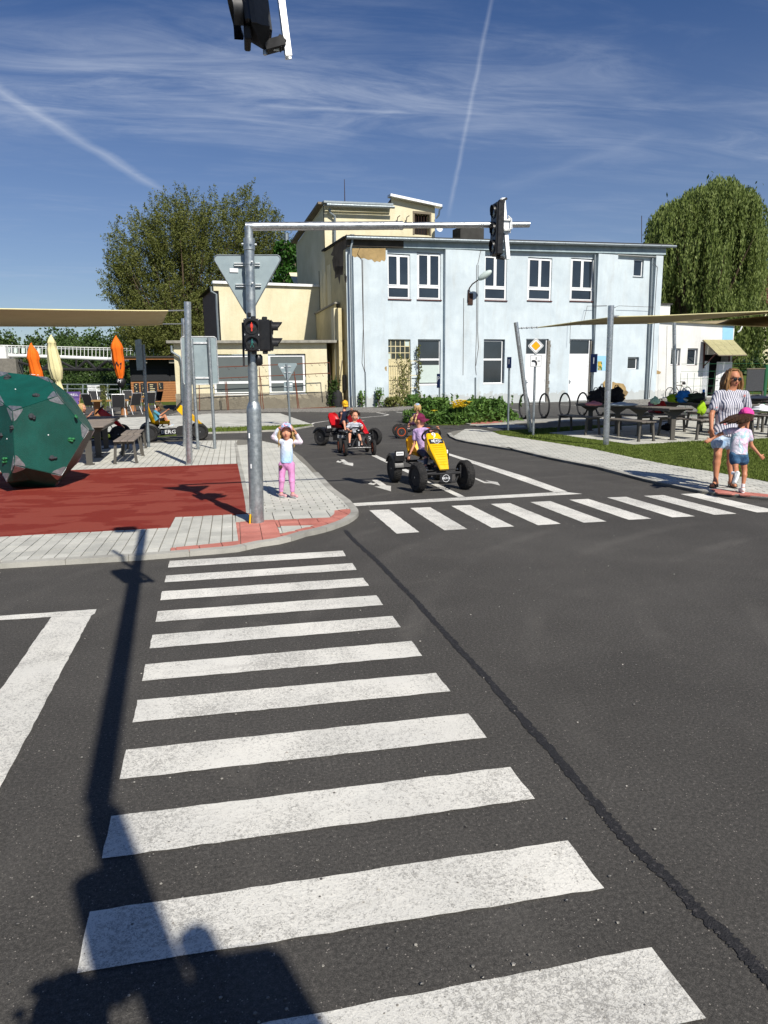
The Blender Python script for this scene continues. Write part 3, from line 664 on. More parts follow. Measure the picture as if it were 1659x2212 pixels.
# ---------------- grass
def blades(name, poly, n, h0, h1, zb=.025, holes=(), near_bias=True, parent=None):
    xs = [p[0] for p in poly]; ys = [p[1] for p in poly]; x0, x1, y0, y1 = min(xs), max(xs), min(ys), max(ys)
    pts = []
    A = np.array(poly)
    def inn(X, Y, A):
        c = np.zeros(len(X), bool)
        for i in range(len(A)):
            a, b = A[i-1], A[i]
            if a[1] == b[1]: continue
            k = ((a[1] > Y) != (b[1] > Y)) & (X < (b[0]-a[0])*(Y-a[1])/(b[1]-a[1])+a[0]); c ^= k
        return c
    X = np.zeros(0); Y = np.zeros(0)
    while len(X) < n:
        q = rng.rand(n*2, 2); x = x0+(x1-x0)*q[:, 0]; y = y0+(y1-y0)*q[:, 1]; d = np.hypot(x, y)
        k = inn(x, y, A)
        for hpoly in holes: k &= ~inn(x, y, np.array(hpoly))
        if near_bias: k &= rng.rand(len(x)) < (9/np.maximum(d, 9))**2
        k &= ((x*_R[0]+y*_R[1])/(x*_F[0]+y*_F[1]) < .60) & ((x*_R[0]+y*_R[1])/(x*_F[0]+y*_F[1]) > -.6)
        X = np.r_[X, x[k]]; Y = np.r_[Y, y[k]]
    X, Y = X[:n], Y[:n]; th = rng.rand(n)*2*pi; h = h0+(h1-h0)*rng.rand(n)**1.5*(.6+.4*np.sin(X*2.1+np.cos(Y*1.7)*2)); w = .004+.005*rng.rand(n)
    w = w*np.maximum(1, np.hypot(X, Y)/9); lx, ly = rng.randn(n)*.45*h, rng.randn(n)*.45*h
    v = np.zeros((n, 3, 3)); dx, dy = np.cos(th)*w, np.sin(th)*w
    v[:, 0] = np.c_[X-dx, Y-dy, np.full(n, zb)]; v[:, 1] = np.c_[X+dx, Y+dy, np.full(n, zb)]; v[:, 2] = np.c_[X+lx, Y+ly, zb+h]
    return mesh_tris(name, v.reshape(-1, 3), n, 3, 'blade', parent, 'stuff')
def mesh_tris(name, v, n, k, mat, parent=None, kind=None, smooth=False):
    me = bpy.data.meshes.new(name); me.vertices.add(n*k); me.vertices.foreach_set('co', v.astype(np.float32).ravel())
    me.loops.add(n*k); me.loops.foreach_set('vertex_index', np.arange(n*k, dtype=np.int32)); me.polygons.add(n)
    me.polygons.foreach_set('loop_start', np.arange(0, n*k, k, dtype=np.int32)); me.polygons.foreach_set('loop_total', np.full(n, k, np.int32))
    me.materials.append(M[mat]); me.update(calc_edges=True); me.validate(); o = bpy.data.objects.new(name, me); COL.objects.link(o)
    if parent is not None: o.parent = parent
    if kind: o['kind'] = kind
    return o
tag(blades('lawn_grass', lawn_poly[:-1], 130000, .02, .065, holes=[patio_poly]), 'short mown green grass of the lawn beside the path', 'grass')
tag(blades('strip_grass', gl, 9000, .03, .09), 'rough grass growing in the narrow kerbed strip', 'grass')

m = MB()
for i, p in enumerate(GRIT):
    if inside(p[:2], O2) or inside(p[:2], PN+PF[::-1]): continue
    r = .0015+.0035*rng.rand()**3; m.ell(p, (r*1.3, r, r*.7), 5, 3)
tag(m.build('road_grit', 'gravel', None), 'tiny pale stones and grit scattered over the asphalt', 'grit', kind='stuff')

# ================================================================== BUILDINGS
A0, B0 = G(763, 880), G(1400, 863)
PL = Plane(A0, B0)
ULc = PL.uv(750, 700)[0]; URc = PL.uv(1423, 700)[0]; URB = PL.uv(*cD(1452, 1100))[0]
bld = thing('building', 'two storey pale blue plaster building with white windows and peeling corner', 'building', A0)
def rectpx(P, c, x0, y0, x1, y1, back=0.):
    a = P.uv(*c(x0, y0), back); b = P.uv(*c(x1, y1), back); 
    u0, u1 = sorted((a[0], b[0])); z0, z1 = sorted((a[1], b[1])); return [u0, u1, z0, z1]
def wall(P, u0, u1, z0, z1, holes, back, depth, mat, name, parent, m=None):
    us = sorted({u0, u1, *[h[0] for h in holes], *[h[1] for h in holes]}); zs = sorted({z0, z1, *[h[2] for h in holes], *[h[3] for h in holes]})
    us = [u for u in us if u0 <= u <= u1]; zs = [z for z in zs if z0 <= z <= z1]
    b = m or MB()
    for i in range(len(us)-1):
        for j in range(len(zs)-1):
            cu, cz = (us[i]+us[i+1])/2, (zs[j]+zs[j+1])/2
            if any(h[0] < cu < h[1] and h[2] < cz < h[3] for h in holes): continue
            b._add([P.p(us[i], zs[j], back), P.p(us[i+1], zs[j], back), P.p(us[i+1], zs[j+1], back), P.p(us[i], zs[j+1], back)], [(0, 1, 2, 3)])
    for h in holes:
        a, c, d, e = max(h[0], u0), min(h[1], u1), max(h[2], z0), min(h[3], z1)
        q = [(a, d), (c, d), (c, e), (a, e)]
        for k in range(4):
            s, t = q[k], q[(k+1) % 4]
            b._add([P.p(s[0], s[1], back), P.p(t[0], t[1], back), P.p(t[0], t[1], back+depth), P.p(s[0], s[1], back+depth)], [(0, 3, 2, 1)])
    if m: return None
    return b.build(name, mat, parent, world=True)
def pbox(P, u0, u1, z0, z1, b0, b1, m=None, bev=0.):
    m = m or MB(); c = P.p((u0+u1)/2, (z0+z1)/2, (b0+b1)/2)
    R = Matrix((P.u, P.v, Vector((0, 0, 1)))).transposed(); m.box(c, (abs(u1-u0), abs(b1-b0), abs(z1-z0)), rot=R, bevel=bev); return m
def window(P, r, back, parent, style='twin', fw=.055, sill=True, glass='glass', sillmat='darkred', fmat='white'):
    u0, u1, z0, z1 = r; m = MB(); bf, bb = back+.06, back+.12
    def fr(a, b, c, d, w=fw, q=0): pbox(P, a, b, c, c+w, bf+q, bb, m); pbox(P, a, b, d-w, d, bf+q, bb, m); pbox(P, a, a+w, c+w, d-w, bf+q, bb, m); pbox(P, b-w, b, c+w, d-w, bf+q, bb, m)
    fr(u0, u1, z0, z1)
    W, H = u1-u0, z1-z0; panes = []
    if style == 'twin':
        zt = z0+H*.285; um = (u0+u1)/2; pbox(P, u0+fw, u1-fw, zt-.03, zt+.04, bf, bb, m); pbox(P, um-.03, um+.03, zt+.04, z1-fw, bf, bb, m)
        i = fw+.003
        for a, b in ((u0+i, um-.033), (um+.033, u1-i)): fr(a, b, zt+.043, z1-i, .05, -.02); panes.append((a+.05, b-.05, zt+.093, z1-i-.05))
        fr(u0+i, u1-i, z0+i, zt-.033, .045, -.02); panes.append((u0+i+.045, u1-i-.045, z0+i+.045, zt-.078))
    elif style == 'single': panes.append((u0+fw, u1-fw, z0+fw, z1-fw))
    elif style == 'split':
        zt = z0+H*.56; pbox(P, u0+fw, u1-fw, zt-.05, zt+.05, bf, bb, m); panes += [(u0+fw, u1-fw, zt+.05, z1-fw), (u0+fw, u1-fw, z0+fw, zt-.05)]
    elif style == 'wing':
        zt = z0+H*.3; pbox(P, u0+fw, u1-fw, zt-.06, zt+.06, bf, bb, m); panes += [(u0+fw, u1-fw, zt+.06, z1-fw), (u0+fw, u1-fw, z0+fw, zt-.06)]
    w = MB().build('window', fmat, parent) if False else m.build('window', fmat, parent, world=True)
    for p in panes:
        g = pbox(P, p[0]+.002, p[1]-.002, p[2]+.002, p[3]-.002, bb-.035, bb-.02)
        g.build('pane', glass if isinstance(glass, str) else glass[0], w, world=True)
    pbox(P, u0, u1, z0, z1, bb+.02, bb+.06).build('blind', 'dark' if glass != 'blind' else 'blind', w, world=True)  # behind clear panes a near-black sheet paints the unlit room
    if sill: pbox(P, u0-.05, u1+.06, z0-.05, z0-.003, back-.06, back+.06).build('sill', sillmat, w, world=True)
    return w
FW = [rectpx(PL, cC, *q) for q in ((300,648,500,1035),(555,640,752,1040),(1110,660,1297,1045))]+[rectpx(PL, cC, 1478, 675, 1478, 1050)]
r4 = rectpx(PL, cD, 22, 560, 178, 862); r5 = rectpx(PL, cD, 316, 565, 462, 865); r6 = rectpx(PL, cD, 745, 572, 806, 697)
rg = rectpx(PL, cC, 302, 1362, 500, 1528); b7 = PL.uv(*cG(240, 250))[1]; r8 = rectpx(PL, cC, 563, 1362, 752, 1500); r8[2] = PL.uv(*cG(600, 248))[1]
r9 = rectpx(PL, cC, 1102, 1362, 1284, 1500); r9[2] = PL.uv(*cG(1300, 235))[1]
rd1 = rectpx(PL, cD, 8, 1118, 150, 1545); rd2 = rectpx(PL, cD, 308, 1120, 440, 1535); rs = rectpx(PL, cD, 703, 1243, 775, 1328)
rd1[2] = rd2[2] = .02; gate = [rg[0], rg[1]+.02, .12, rg[3]]
upper = [FW[0], FW[1], FW[2], r4, r5, r6]; holes = upper+[gate, r8, r9, rd1, rd2, rs]
zL, zR = PL.uv(752, 516)[1], PL.uv(1424, 533)[1]; zt = min(zL, zR)-.15
wall(PL, ULc, URc, -.05, zt, holes, 0, .3, 'blue', 'wall', bld)
m = MB(); 
# cornice and the sloping top of the wall
m._add([PL.p(ULc, zt, 0), PL.p(URc, zt, 0), PL.p(URc, zR, 0), PL.p(ULc, zL, 0)], [(0, 1, 2, 3)]); m.build('wall_top', 'blue', bld, world=True)
cz = [(PL.uv(*cC(30,600))[1], PL.uv(*cC(30,545))[1]), (PL.uv(*cD(880,545))[1], PL.uv(*cD(880,495))[1])]
def slopebar(name, mat, u0, u1, za0, za1, zb0, zb1, b0, b1):      # bar whose underside runs za0..za1 and top zb0..zb1
    v = []
    for b in (b0, b1): v += [PL.p(u0, za0, b), PL.p(u1, za1, b), PL.p(u1, zb1, b), PL.p(u0, zb0, b)]
    return MB()._add(v, [(0, 1, 2, 3), (7, 6, 5, 4), (4, 5, 1, 0), (3, 2, 6, 7), (1, 5, 6, 2), (4, 0, 3, 7)]).build(name, mat, bld, world=True)
um = ULc+(PL.uv(*cC(430,570))[0]-ULc); f = (um-ULc)/(URc-ULc); L2 = lambda a, b, t: a+(b-a)*t
za, zb = cz[0][0], cz[1][0]; zc_, zd = cz[0][1], cz[1][1]
slopebar('cornice', 'soot', ULc, um-.01, za, L2(za, zb, f), zc_, L2(zc_, zd, f), -.25, .02); slopebar('cornice', 'cornice', um, URc, L2(za, zb, f), zb, L2(zc_, zd, f), zd, -.25, .02)
slopebar('cornice', 'white_plaster', ULc, URc, zc_+.003, zd+.003, zc_+.07, zd+.07, -.29, .02)
slopebar('roof_edge', 'roof', ULc-.1, URc+.25, zL+.02, zR+.02, zL+.1, zR+.1, -.45, 4.)
gut = MB(); n = 12
gut.tube([PL.p(L2(ULc-.1, URc+.5, i/n), L2(zL-.03, zR-.03, i/n), -.5) for i in range(n+1)], .075, 8); gut.build('gutter', 'galv_dull', bld, True, world=True)
for i in range(15):
    u = L2(ULc, URc, (i+.5)/15); z = L2(zL, zR, (i+.5)/15); MB().tube([PL.p(u, z+.06, -.3), PL.p(u, z-.08, -.45), PL.p(u, z-.13, -.52), PL.p(u, z-.02, -.59)], .014, 5).build('gutter_bracket', 'galv_dull', bld, world=True)
# pilasters
for (c, x0, x1, y0) in ((cC, 14, 297, 622), (cC, 778, 1104, 628), (cD, 487, 618, 545), (cD, 880, 925, 555)):
    r = rectpx(PL, c, x0, y0, x1, y0+50); 
    a = max(r[0], ULc+.004); b = min(r[1], URc-.004); pbox(PL, a, b, -.05, PL.uv(*c((x0+x1)/2, y0))[1], -.22, 0.002).build('pilaster', 'blue', bld, world=True)
r = rectpx(PL, cD, 618, 548, 880, 562); pbox(PL, r[0]+.005, r[1]-.005, r[2], r[3], -.22, .002).build('lintel_band', 'white_plaster', bld, world=True)
def patch(name, mat, c, pts, back, P=PL, par=None):
    q = [P.p(*P.uv(*c(x, y), back), back) for x, y in pts]; return MB().slab(q, -P.v, .02).build(name, mat, par or bld, world=True)
patch('bare_render', 'bare', cC, [(18,608),(296,608),(296,700),(285,716),(262,706),(250,722),(222,714),(205,724),(180,700),(150,704),(118,690),(90,694),(60,676),(40,684),(18,668)], -.224)
patch('bare_render', 'bare', cI, [(210,188),(235,176),(262,188),(300,190),(330,196),(352,228),(356,255),(376,272),(362,300),(345,316),(350,338),(210,330)], -.006)
patch('bare_render', 'bare', cI, [(560,38),(590,42),(640,72),(676,86),(668,106),(620,108),(580,100),(558,92)], -.008)
patch('bare_render', 'bare', cI, [(138,190),(165,160),(168,235),(150,232)], -.226)
patch('bare_render', 'bare', cG, [(105,60),(122,40),(130,48),(130,95),(118,92)], -.224)
patch('notice', 'signblue', cI, [(80,0),(136,0),(136,74),(80,74)], -.006) 
bp = patch('blue_panel', 'signblue', cD, [(490,1235),(555,1235),(555,1335),(490,1335)], -.225); M['panel_blue'] = plain('light_blue_panel', hexc('#8fc0dd'), .6, .05, 4); bp.data.materials[0] = M['panel_blue']
bp = patch('poster', 'signblue', cD, [(496,1272),(526,1272),(526,1333),(496,1333)], -.23); mm = MatB('poster_print', .6); mm.color(mm.ramp(mm.voro(9, out='Color'), [(.2, hexc('#2f7fb5')), (.5, hexc('#c9a53f')), (.8, hexc('#3c6b35'))])); bp.data.materials[0] = mm.m
for p in ((300,600),): pass
# windows
for r in upper[:5]: window(PL, [r[0]+.03, r[1]-.01, r[2]+.02, r[3]-.03], 0, bld)
window(PL, [r6[0]+.02, r6[1]-.05, r6[2]+.02, r6[3]-.02], 0.02, bld, 'single', sillmat='galv_dull')
window(PL, [rs[0]+.02, rs[1]-.08, rs[2]+.02, rs[3]-.02], 0.08, bld, 'single', sillmat='galv_dull')
w8 = window(PL, [r8[0]+.01, r8[1]-.01, r8[2]+.02, r8[3]-.01], .05, bld, 'split', fw=.04, sillmat='whitepaint'); q = PL
pbox(PL, r8[0]+.12, r8[1]-.05, r8[2]+.12, r8[2]+1.05, .1, .12).build('frosted_pane', 'frosted', w8, world=True)
window(PL, [r9[0]+.01, r9[1]-.1, r9[2]+.02, r9[3]-.06], .05, bld, 'split', fw=.05, sillmat='whitepaint')
# old barred window over a sheet metal gate
gz = rg[2]
gw = MB(); du = (gate[1]-gate[0])
for i in range(6): u = gate[0]+.02+i*(du-.04)/5; pbox(PL, u-.018, u+.018, gz, gate[3]-.02, .1, .14, gw)
for j in range(4): z = gz+j*(gate[3]-.02-gz)/3; pbox(PL, gate[0], gate[1], z-.02, z+.018, .095, .145, gw)
go = gw.build('window', 'ivorymetal', bld, world=True)
for i in range(5):
    for j in range(3):
        a = gate[0]+.02+i*(du-.04)/5+.02; z = gz+j*(gate[3]-.02-gz)/3+.022; pbox(PL, a, a+(du-.04)/5-.04, z, z+(gate[3]-.02-gz)/3-.046, .118, .126).build('pane', 'frosted' if (i, j) in ((0, 0), (4, 2)) else 'oldglass', go, world=True)
pbox(PL, gate[0], gate[1], gate[2], gate[3], .22, .28).build('backing', 'dark', go, world=True)
gt = MB(); pbox(PL, gate[0]+.02, gate[1]-.02, .14, gz-.03, .1, .13, gt); gt = gt.build('metal_gate', 'ivorymetal', bld, world=True)
gz1 = gz+.0
for i in range(11): u = gate[0]+.06+i*(du-.1)/10; pbox(PL, u-.012, u+.012, .12, gz-.05, -.16, -.135).build('bar', 'ivorymetal', gt, world=True)
for z in (.3, .95, 1.6, gz-.1): pbox(PL, gate[0]-.02, gate[1]+.35, z-.015, z+.02, -.185, -.162).build('rail', 'ivorymetal', gt, world=True)
# doors
def pvcdoor(r, frame_top, name='door'):
    u0, u1, z0, z1 = r; zl = z0+(z1-z0)*frame_top
    fr = MB(); pbox(PL, u0, u0+.06, z0, z1, .08, .16, fr); pbox(PL, u1-.14, u1-.08, z0, z1, .08, .16, fr); pbox(PL, u0+.06, u1-.14, z1-.06, z1, .08, .16, fr); pbox(PL, u0+.06, u1-.14, zl-.06, zl+.06, .08, .16, fr)
    d = fr.build(name, 'white', bld, world=True)
    pbox(PL, u0+.062, u1-.142, z0+.03, zl-.063, .1, .15).build('leaf', 'white', d, world=True)
    pbox(PL, u0+.16, u1-.24, z0+.15, zl-.16, .088, .0995).build('panel', 'white', d, world=True)
    pbox(PL, u0+.062, u1-.142, zl+.063, z1-.063, .12, .14).build('pane', 'glass', d, world=True)
    pbox(PL, u0, u1-.08, z0, z1, .2, .25).build('backing', 'dark', d, world=True)
    h = MB(); pbox(PL, u0+.1, u0+.14, z0+1.0, z0+1.25, .07, .0975, h); pbox(PL, u0+.1, u0+.24, z0+1.12, z0+1.15, .05, .069, h); h.build('handle', 'galv', d, world=True)
    for z in (.35, 1.2, 2.0): pbox(PL, u1-.16, u1-.13, z0+z, z0+z+.12, .06, .098).build('hinge', 'white', d, world=True)
    j = MB(); k = 0; z = z0
    while z < z1-.1: 
        hh = random.uniform(.14, .26); pbox(PL, u1-.078, u1+.1+random.uniform(-.03, .05), z+.006, min(z+hh, z1)-.006, -.14 if False else -.01, .2, j); z += hh
    j.build('bare_jamb', 'concrete', d, world=True)
pvcdoor(rd1, .75); pvcdoor(rd2, .75)
# downpipes and wires
def pipe(name, c, pts, r, back=-.25, mat='galv_dull', n=10, par=None, P=PL):
    return MB().tube([P.p(*P.uv(*c(x, y), back), back) for x, y in pts], r, n).build(name, mat, par or bld, True, world=True)
pipe('downpipe', cC, [(18,508),(18,560),(6,605),(6,640),(14,1100),(24,1659),(30,1850),(34,1905),(28,1930)], .06, -.31); MB().lathe([(.06,0),(.13,.2),(.13,.28)], PL.p(*PL.uv(*cC(18,545),-.3),-.3), 12).build('hopper', 'galv_dull', bld, True, world=True)
pipe('downpipe', cD, [(478,545),(476,600),(474,1120),(462,1350),(452,1535)], .06, -.12)
pipe('downpipe', cD, [(870,565),(858,900),(848,1050),(838,1300),(826,1530)], .065, -.1)
for pts in ([(100,560),(62,655),(98,705),(104,985),(110,1270),(100,1560),(128,1650)], [(106,700),(112,1270),(118,1500),(124,1640)], [(1052,745),(1050,1300),(1040,1590),(1048,1659)], [(1064,745),(1060,1300),(1066,1430),(1045,1580)], [(1100,560),(1060,740)], [(944,1020),(938,1659)]):
    pipe('cable', cC, pts, .011, -.24, 'rustdark', 5)
for pts in ([(905,630),(890,860),(880,1080),(870,1300),(856,1420),(850,1520)], [(312,1000),(305,1150)], [(425,895),(400,1000)], [(425,895),(560,892)], [(610,905),(640,893),(880,902)], [(970,1030),(962,1380),(960,1520)], [(876,600),(905,630)]):
    pipe('cable', cD, pts, .011, -.24, 'rustdark', 5)
pipe('conduit', cG, [(1112,165),(1112,440)], .035, -.26, 'galv_dull'); pipe('conduit', cK, [(1552,240),(1562,650)], .03, -.26, 'galv_dull')
# wall lamp
lam = MB().tube([PL.p(*PL.uv(*cC(x, y), b), b) for x, y, b in ((982,1045,-.29),(984,985,-.29),(990,940,-.34),(1015,905,-.5),(1050,880,-.75),(1085,855,-1.0))], [.04,.04,.035,.035,.03,.03], 8).build('wall_lamp_arm', 'rustdark', bld, True, world=True)
hd = PL.p(*PL.uv(*cC(1118,832), -1.2), -1.2); d_ = Vector(PL.u)*.75+Vector((0, 0, .55))-PL.v*.5; d_.normalize()
MB().ell(hd, (.17, .17, .42), 12, 8, rot=d_.to_track_quat('Z', 'Y').to_matrix()).build('lamp_head', 'frosted', lam, True, world=True)
pbox(PL, *rectpx(PL, cC, 960, 985, 1000, 1080), -.27, -.222).build('lamp_bracket', 'rustdark', lam, world=True)
# side wall, going back
WL = PL.u; CR = PL.p(ULc, 0, 0)
PS = Plane(CR+PL.v*14, CR)               # faces left: u runs towards the viewer
def su(d): return 14-d                   # distance back from the corner -> u
zs0, zs1 = zL+.0, PS.uv(*cJ(380,655))[1]
D1 = 14-PS.uv(701, 545)[0]; DB = 14-PS.uv(640, 540)[0]; D2 = 14-PS.uv(690, 650)[0]
m = MB(); m._add([PS.p(su(D1), -.05), PS.p(su(0), -.05), PS.p(su(0), zs0), PS.p(su(D1), zs1)], [(0, 1, 2, 3)])
m.build('side_wall', 'cream_dirty', bld, world=True)
m = MB(); m._add([PS.p(su(0)+.0, zs0+.03, -.1), PS.p(su(0), zs0+.12, -.1), PS.p(su(D1), zs1+.12, -.1), PS.p(su(D1), zs1+.03, -.1), PS.p(su(0)+.0, zs0+.03, .3), PS.p(su(0), zs0+.12, .3), PS.p(su(D1), zs1+.12, .3), PS.p(su(D1), zs1+.03, .3)], [(0, 1, 2, 3), (7, 6, 5, 4), (1, 5, 6, 2), (0, 3, 7, 4), (0, 4, 5, 1), (3, 2, 6, 7)]); m.build('roof_edge', 'roof', bld, world=True)
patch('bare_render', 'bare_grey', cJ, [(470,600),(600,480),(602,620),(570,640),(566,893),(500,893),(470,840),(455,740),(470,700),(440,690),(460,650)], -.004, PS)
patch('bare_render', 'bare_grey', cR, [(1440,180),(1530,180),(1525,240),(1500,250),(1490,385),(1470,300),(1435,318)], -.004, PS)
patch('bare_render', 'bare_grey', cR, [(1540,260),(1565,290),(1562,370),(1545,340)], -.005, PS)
for q in ((1268,230,1310,680),(1352,175,1402,640)):
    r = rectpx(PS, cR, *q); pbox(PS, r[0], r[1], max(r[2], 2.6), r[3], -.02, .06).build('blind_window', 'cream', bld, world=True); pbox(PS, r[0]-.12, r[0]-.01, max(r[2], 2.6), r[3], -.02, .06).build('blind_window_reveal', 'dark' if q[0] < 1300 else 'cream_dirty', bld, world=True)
MB()._add([PL.p(ULc, -.05, 0), PL.p(URc, -.05, 12), PL.p(URc, zR, 12), PL.p(ULc, zL, 12)], [(0, 3, 2, 1)]).build('rear_wall', 'cream', bld, world=True)
m = MB(); m._add([PL.p(URc, -.05, 0), PL.p(URc, -.05, 12), PL.p(URc, zR, 12), PL.p(URc, zR, 0)], [(0, 1, 2, 3)]); m.build('gable_wall', 'white_plaster', bld, world=True)
MB()._add([PL.p(ULc, zL+.05, 0), PL.p(URc, zR+.05, 0), PL.p(URc, zR+.05, 12), PL.p(ULc, zs1, D1)], [(0, 1, 2, 3)]).build('roof', 'roof', bld, world=True)
pb = PL.p(*PL.uv(*cC(980,495), 3), 3); R_ = Matrix((PL.u, PL.v, Vector((0, 0, 1)))).transposed(); MB().box((pb.x, pb.y, pb.z-.1), (1.5, 1., .8), rot=R_).build('roof_hatch', 'roof', bld, world=True)
# ---- tall cream block behind
tb = thing('tower_block', 'tall cream rendered block with stepped roof rising behind the blue building', 'building', PL.p(ULc, 0, D1))
bk = D1; PT = Plane(PL.p(0, 0, bk), PL.p(10, 0, bk)); 
T = lambda x, y, b=0.: PT.uv(*cJ(x, y), b)
e0 = T(375, 180); e1 = T(1050, 205); g0 = T(1060, 110); g1 = T(1505, 205)
m = MB(); wx = rectpx(PT, cJ, 1295, 265, 1450, 490)
m2 = [PT.p(T(375,300)[0], 3), PT.p(g1[0], 3), PT.p(g1[0], g1[1]), PT.p(g0[0], g0[1]), PT.p(g0[0]-.02, e1[1]), PT.p(e0[0], e0[1])]
wall(PT, T(375,300)[0], g1[0], 3, wx[3]+.05, [wx], 0, .3, 'cream', 'wall', tb)
m._add([PT.p(T(375,300)[0], wx[3]+.05), PT.p(g1[0], wx[3]+.05), PT.p(g1[0], g1[1]), PT.p(g0[0], g0[1]), PT.p(g0[0]-.02, e1[1]), PT.p(e0[0], e0[1])], [(0, 1, 2, 3, 4, 5)]).build('wall_top', 'cream', tb, world=True)
zb_ = 14-DB; q = [PS.p(su(D1+.01), 2.5), PS.p(su(DB), 2.5), PS.p(su(DB), PS.uv(*cJ(90,580))[1]), PS.p(su(D1+.01), e0[1])]
MB()._add([q[1], q[0], q[3], q[2]], [(0, 1, 2, 3)]).build('side_wall', 'cream', tb, world=True)
M['sidegrey'] = M['cream_dirty']
m = MB(); a = PS.p(su(D1), e0[1]+.1, -.12); b = PS.p(su(DB+.2), PS.uv(*cJ(85,560))[1], -.12); m.bar(a, b, .35, .12); m.build('roof_verge', 'oldwood', tb, world=True)
m = MB(); m.bar(PT.p(e0[0]-.15, e0[1]+.08, -.2), PT.p(e1[0], e1[1]+.08, -.2), .5, .1); m.build('roof_edge', 'galv_dull', tb, world=True)
MB().bar(PT.p(T(1030,90)[0], T(1030,88)[1]+.0, -.1), PT.p(T(1553,200)[0], T(1553,200)[1], -.1), .5, .13).build('roof_edge', 'galv_light', tb, world=True)
MB()._add([PT.p(e0[0], e0[1]+.02), PT.p(e1[0], e1[1]+.02), PT.p(e1[0], e1[1]-2.5, 7), PT.p(e0[0], PS.uv(*cJ(90,580))[1], DB-D1)], [(0, 1, 2, 3)]).build('roof', 'roof', tb, world=True)
MB()._add([PT.p(g1[0], 3), PT.p(g1[0], 3, 5), PT.p(g1[0], g1[1]-1, 5), PT.p(g1[0], g1[1])], [(0, 1, 2, 3)]).build('gable_wall', 'cream', tb, world=True)
MB()._add([PT.p(g0[0], g0[1]), PT.p(g0[0], e1[1]-.1), PT.p(g0[0], e1[1]-.1, 4), PT.p(g0[0], g0[1]-1.3, 4)], [(0, 1, 2, 3)]).build('upstand_wall', 'bare_grey', tb, world=True)
MB()._add([PT.p(g0[0], g0[1]+.02), PT.p(g1[0], g1[1]+.02), PT.p(g1[0], g1[1]-1, 5), PT.p(g0[0], g0[1]-1.3, 5)], [(0, 1, 2, 3)]).build('roof', 'roof', tb, world=True)
MB().tube([PT.p(L2(e0[0], e1[0]+.05, i/8), L2(e0[1], e1[1], i/8)-.08, -.48) for i in range(9)], .08, 8).build('gutter', 'galv_dull', tb, True, world=True)
MB().bar(PT.p(e0[0], T(375,235)[1], -.05), PT.p(T(1030,255)[0], T(1030,255)[1], -.05), .12, .07).build('ledge', 'cream', tb, world=True)
MB().tube([PT.p(*T(x, y, -.2), -.2) for x, y in ((432,215),(432,255),(482,292),(484,560))], .065, 8).build('downpipe', 'galv_dull', tb, True, world=True)
fr = MB(); pbox(PT, wx[0]-.1, wx[1]+.1, wx[3], wx[3]+.13, -.04, .1, fr); pbox(PT, wx[0]-.1, wx[0], wx[2], wx[3], -.03, .1, fr); pbox(PT, wx[1], wx[1]+.1, wx[2], wx[3], -.03, .1, fr); wf = fr.build('window', 'oldwood', tb, world=True)
pbox(PT, wx[0], wx[1], wx[2], wx[3], .35, .4).build('opening', 'dark', wf, world=True)
for i in range(5): u = L2(wx[0], wx[1], (i+.8)/5.6); MB().tube([PT.p(u, wx[2], .1), PT.p(u, wx[3], .1)], .02, 5).build('bar', 'rustdark', wf, world=True)
for x in (1112, 1205): MB().tube([PT.p(*T(x, 350), -.1), PT.p(*T(x+3, 310), -.15), PT.p(*T(x+16, 298), -.3)], .025, 5).build('bracket', 'rustdark', tb, world=True)
dsh = PT.p(*T(1518, 425), -.3); MB().lathe([(0, 0), (.12, .02), (.24, .09)], dsh, 14, axis=(.4, -1, .2)).build('satellite_dish', 'white', tb, True, world=True)
MB().tube([PT.p(*T(1550,215), -.4), PT.p(*T(1530,240), -.3), PT.p(*T(1530,290), -.2), PT.p(*T(1508,320), -.1)], .05, 7).build('downpipe', 'galv_dull', tb, True, world=True)
mast = MB().tube([PT.p(T(644,180)[0], e0[1], 1), PT.p(T(644,180)[0], PT.uv(757, 377)[1], 1)], [.03, .015], 6).build('lightning_rod', 'rustdark', tb, world=True)
rod = MB().tube([PL.p(*PL.uv(1386, 524, 1), 1), PL.p(*PL.uv(1386, 466, 1), 1)], .02, 5).build('lightning_rod', 'rustdark', bld, world=True)
# ---- annexe on the right
an = thing('annexe', 'low white rendered annexe with two small windows and a sloping porch roof', 'building', PL.p(URc, 0, .3))
h1 = rectpx(PL, cD, 1000, 1183, 1056, 1300, .3); h2 = rectpx(PL, cD, 1112, 1183, 1174, 1300, .3); hd_ = rectpx(PL, cD, 1222, 1225, 1405, 1510, .3); hd_[2] = .1
zt1 = PL.uv(*cD(940,1000), .3)[1]; zt2 = PL.uv(*cD(1440,1030), .3)[1]; zq = min(zt1, zt2)-.05
wall(PL, URc+.01, URB, -.05, zq, [h1, h2, hd_], .3, .3, 'white_plaster', 'wall', an)
MB()._add([PL.p(URc+.01, zq, .3), PL.p(URB, zq, .3), PL.p(URB, zt2, .3), PL.p(URc+.01, zt1, .3)], [(0, 1, 2, 3)]).build('wall_top', 'white_plaster', an, world=True)
r = rectpx(PL, cD, 915, 885, 985, 1005, 1.2); pbox(PL, URc+.01, r[1], r[2]-1, r[3], 1.2, 4).build('upper_wall', 'white_plaster', an, world=True)
pbox(PL, URc+.01, r[1]+.1, r[3]+.002, r[3]+.09, 1.1, 4.1).build('roof_edge', 'roof', an, world=True)
MB()._add([PL.p(URc, zt1+.03, .1), PL.p(URB+.2, zt2+.03, .1), PL.p(URB+.2, zt2+.6, 8), PL.p(URc, zt1+.6, 8)], [(0, 1, 2, 3)]).build('roof', 'galv_light', an, world=True)
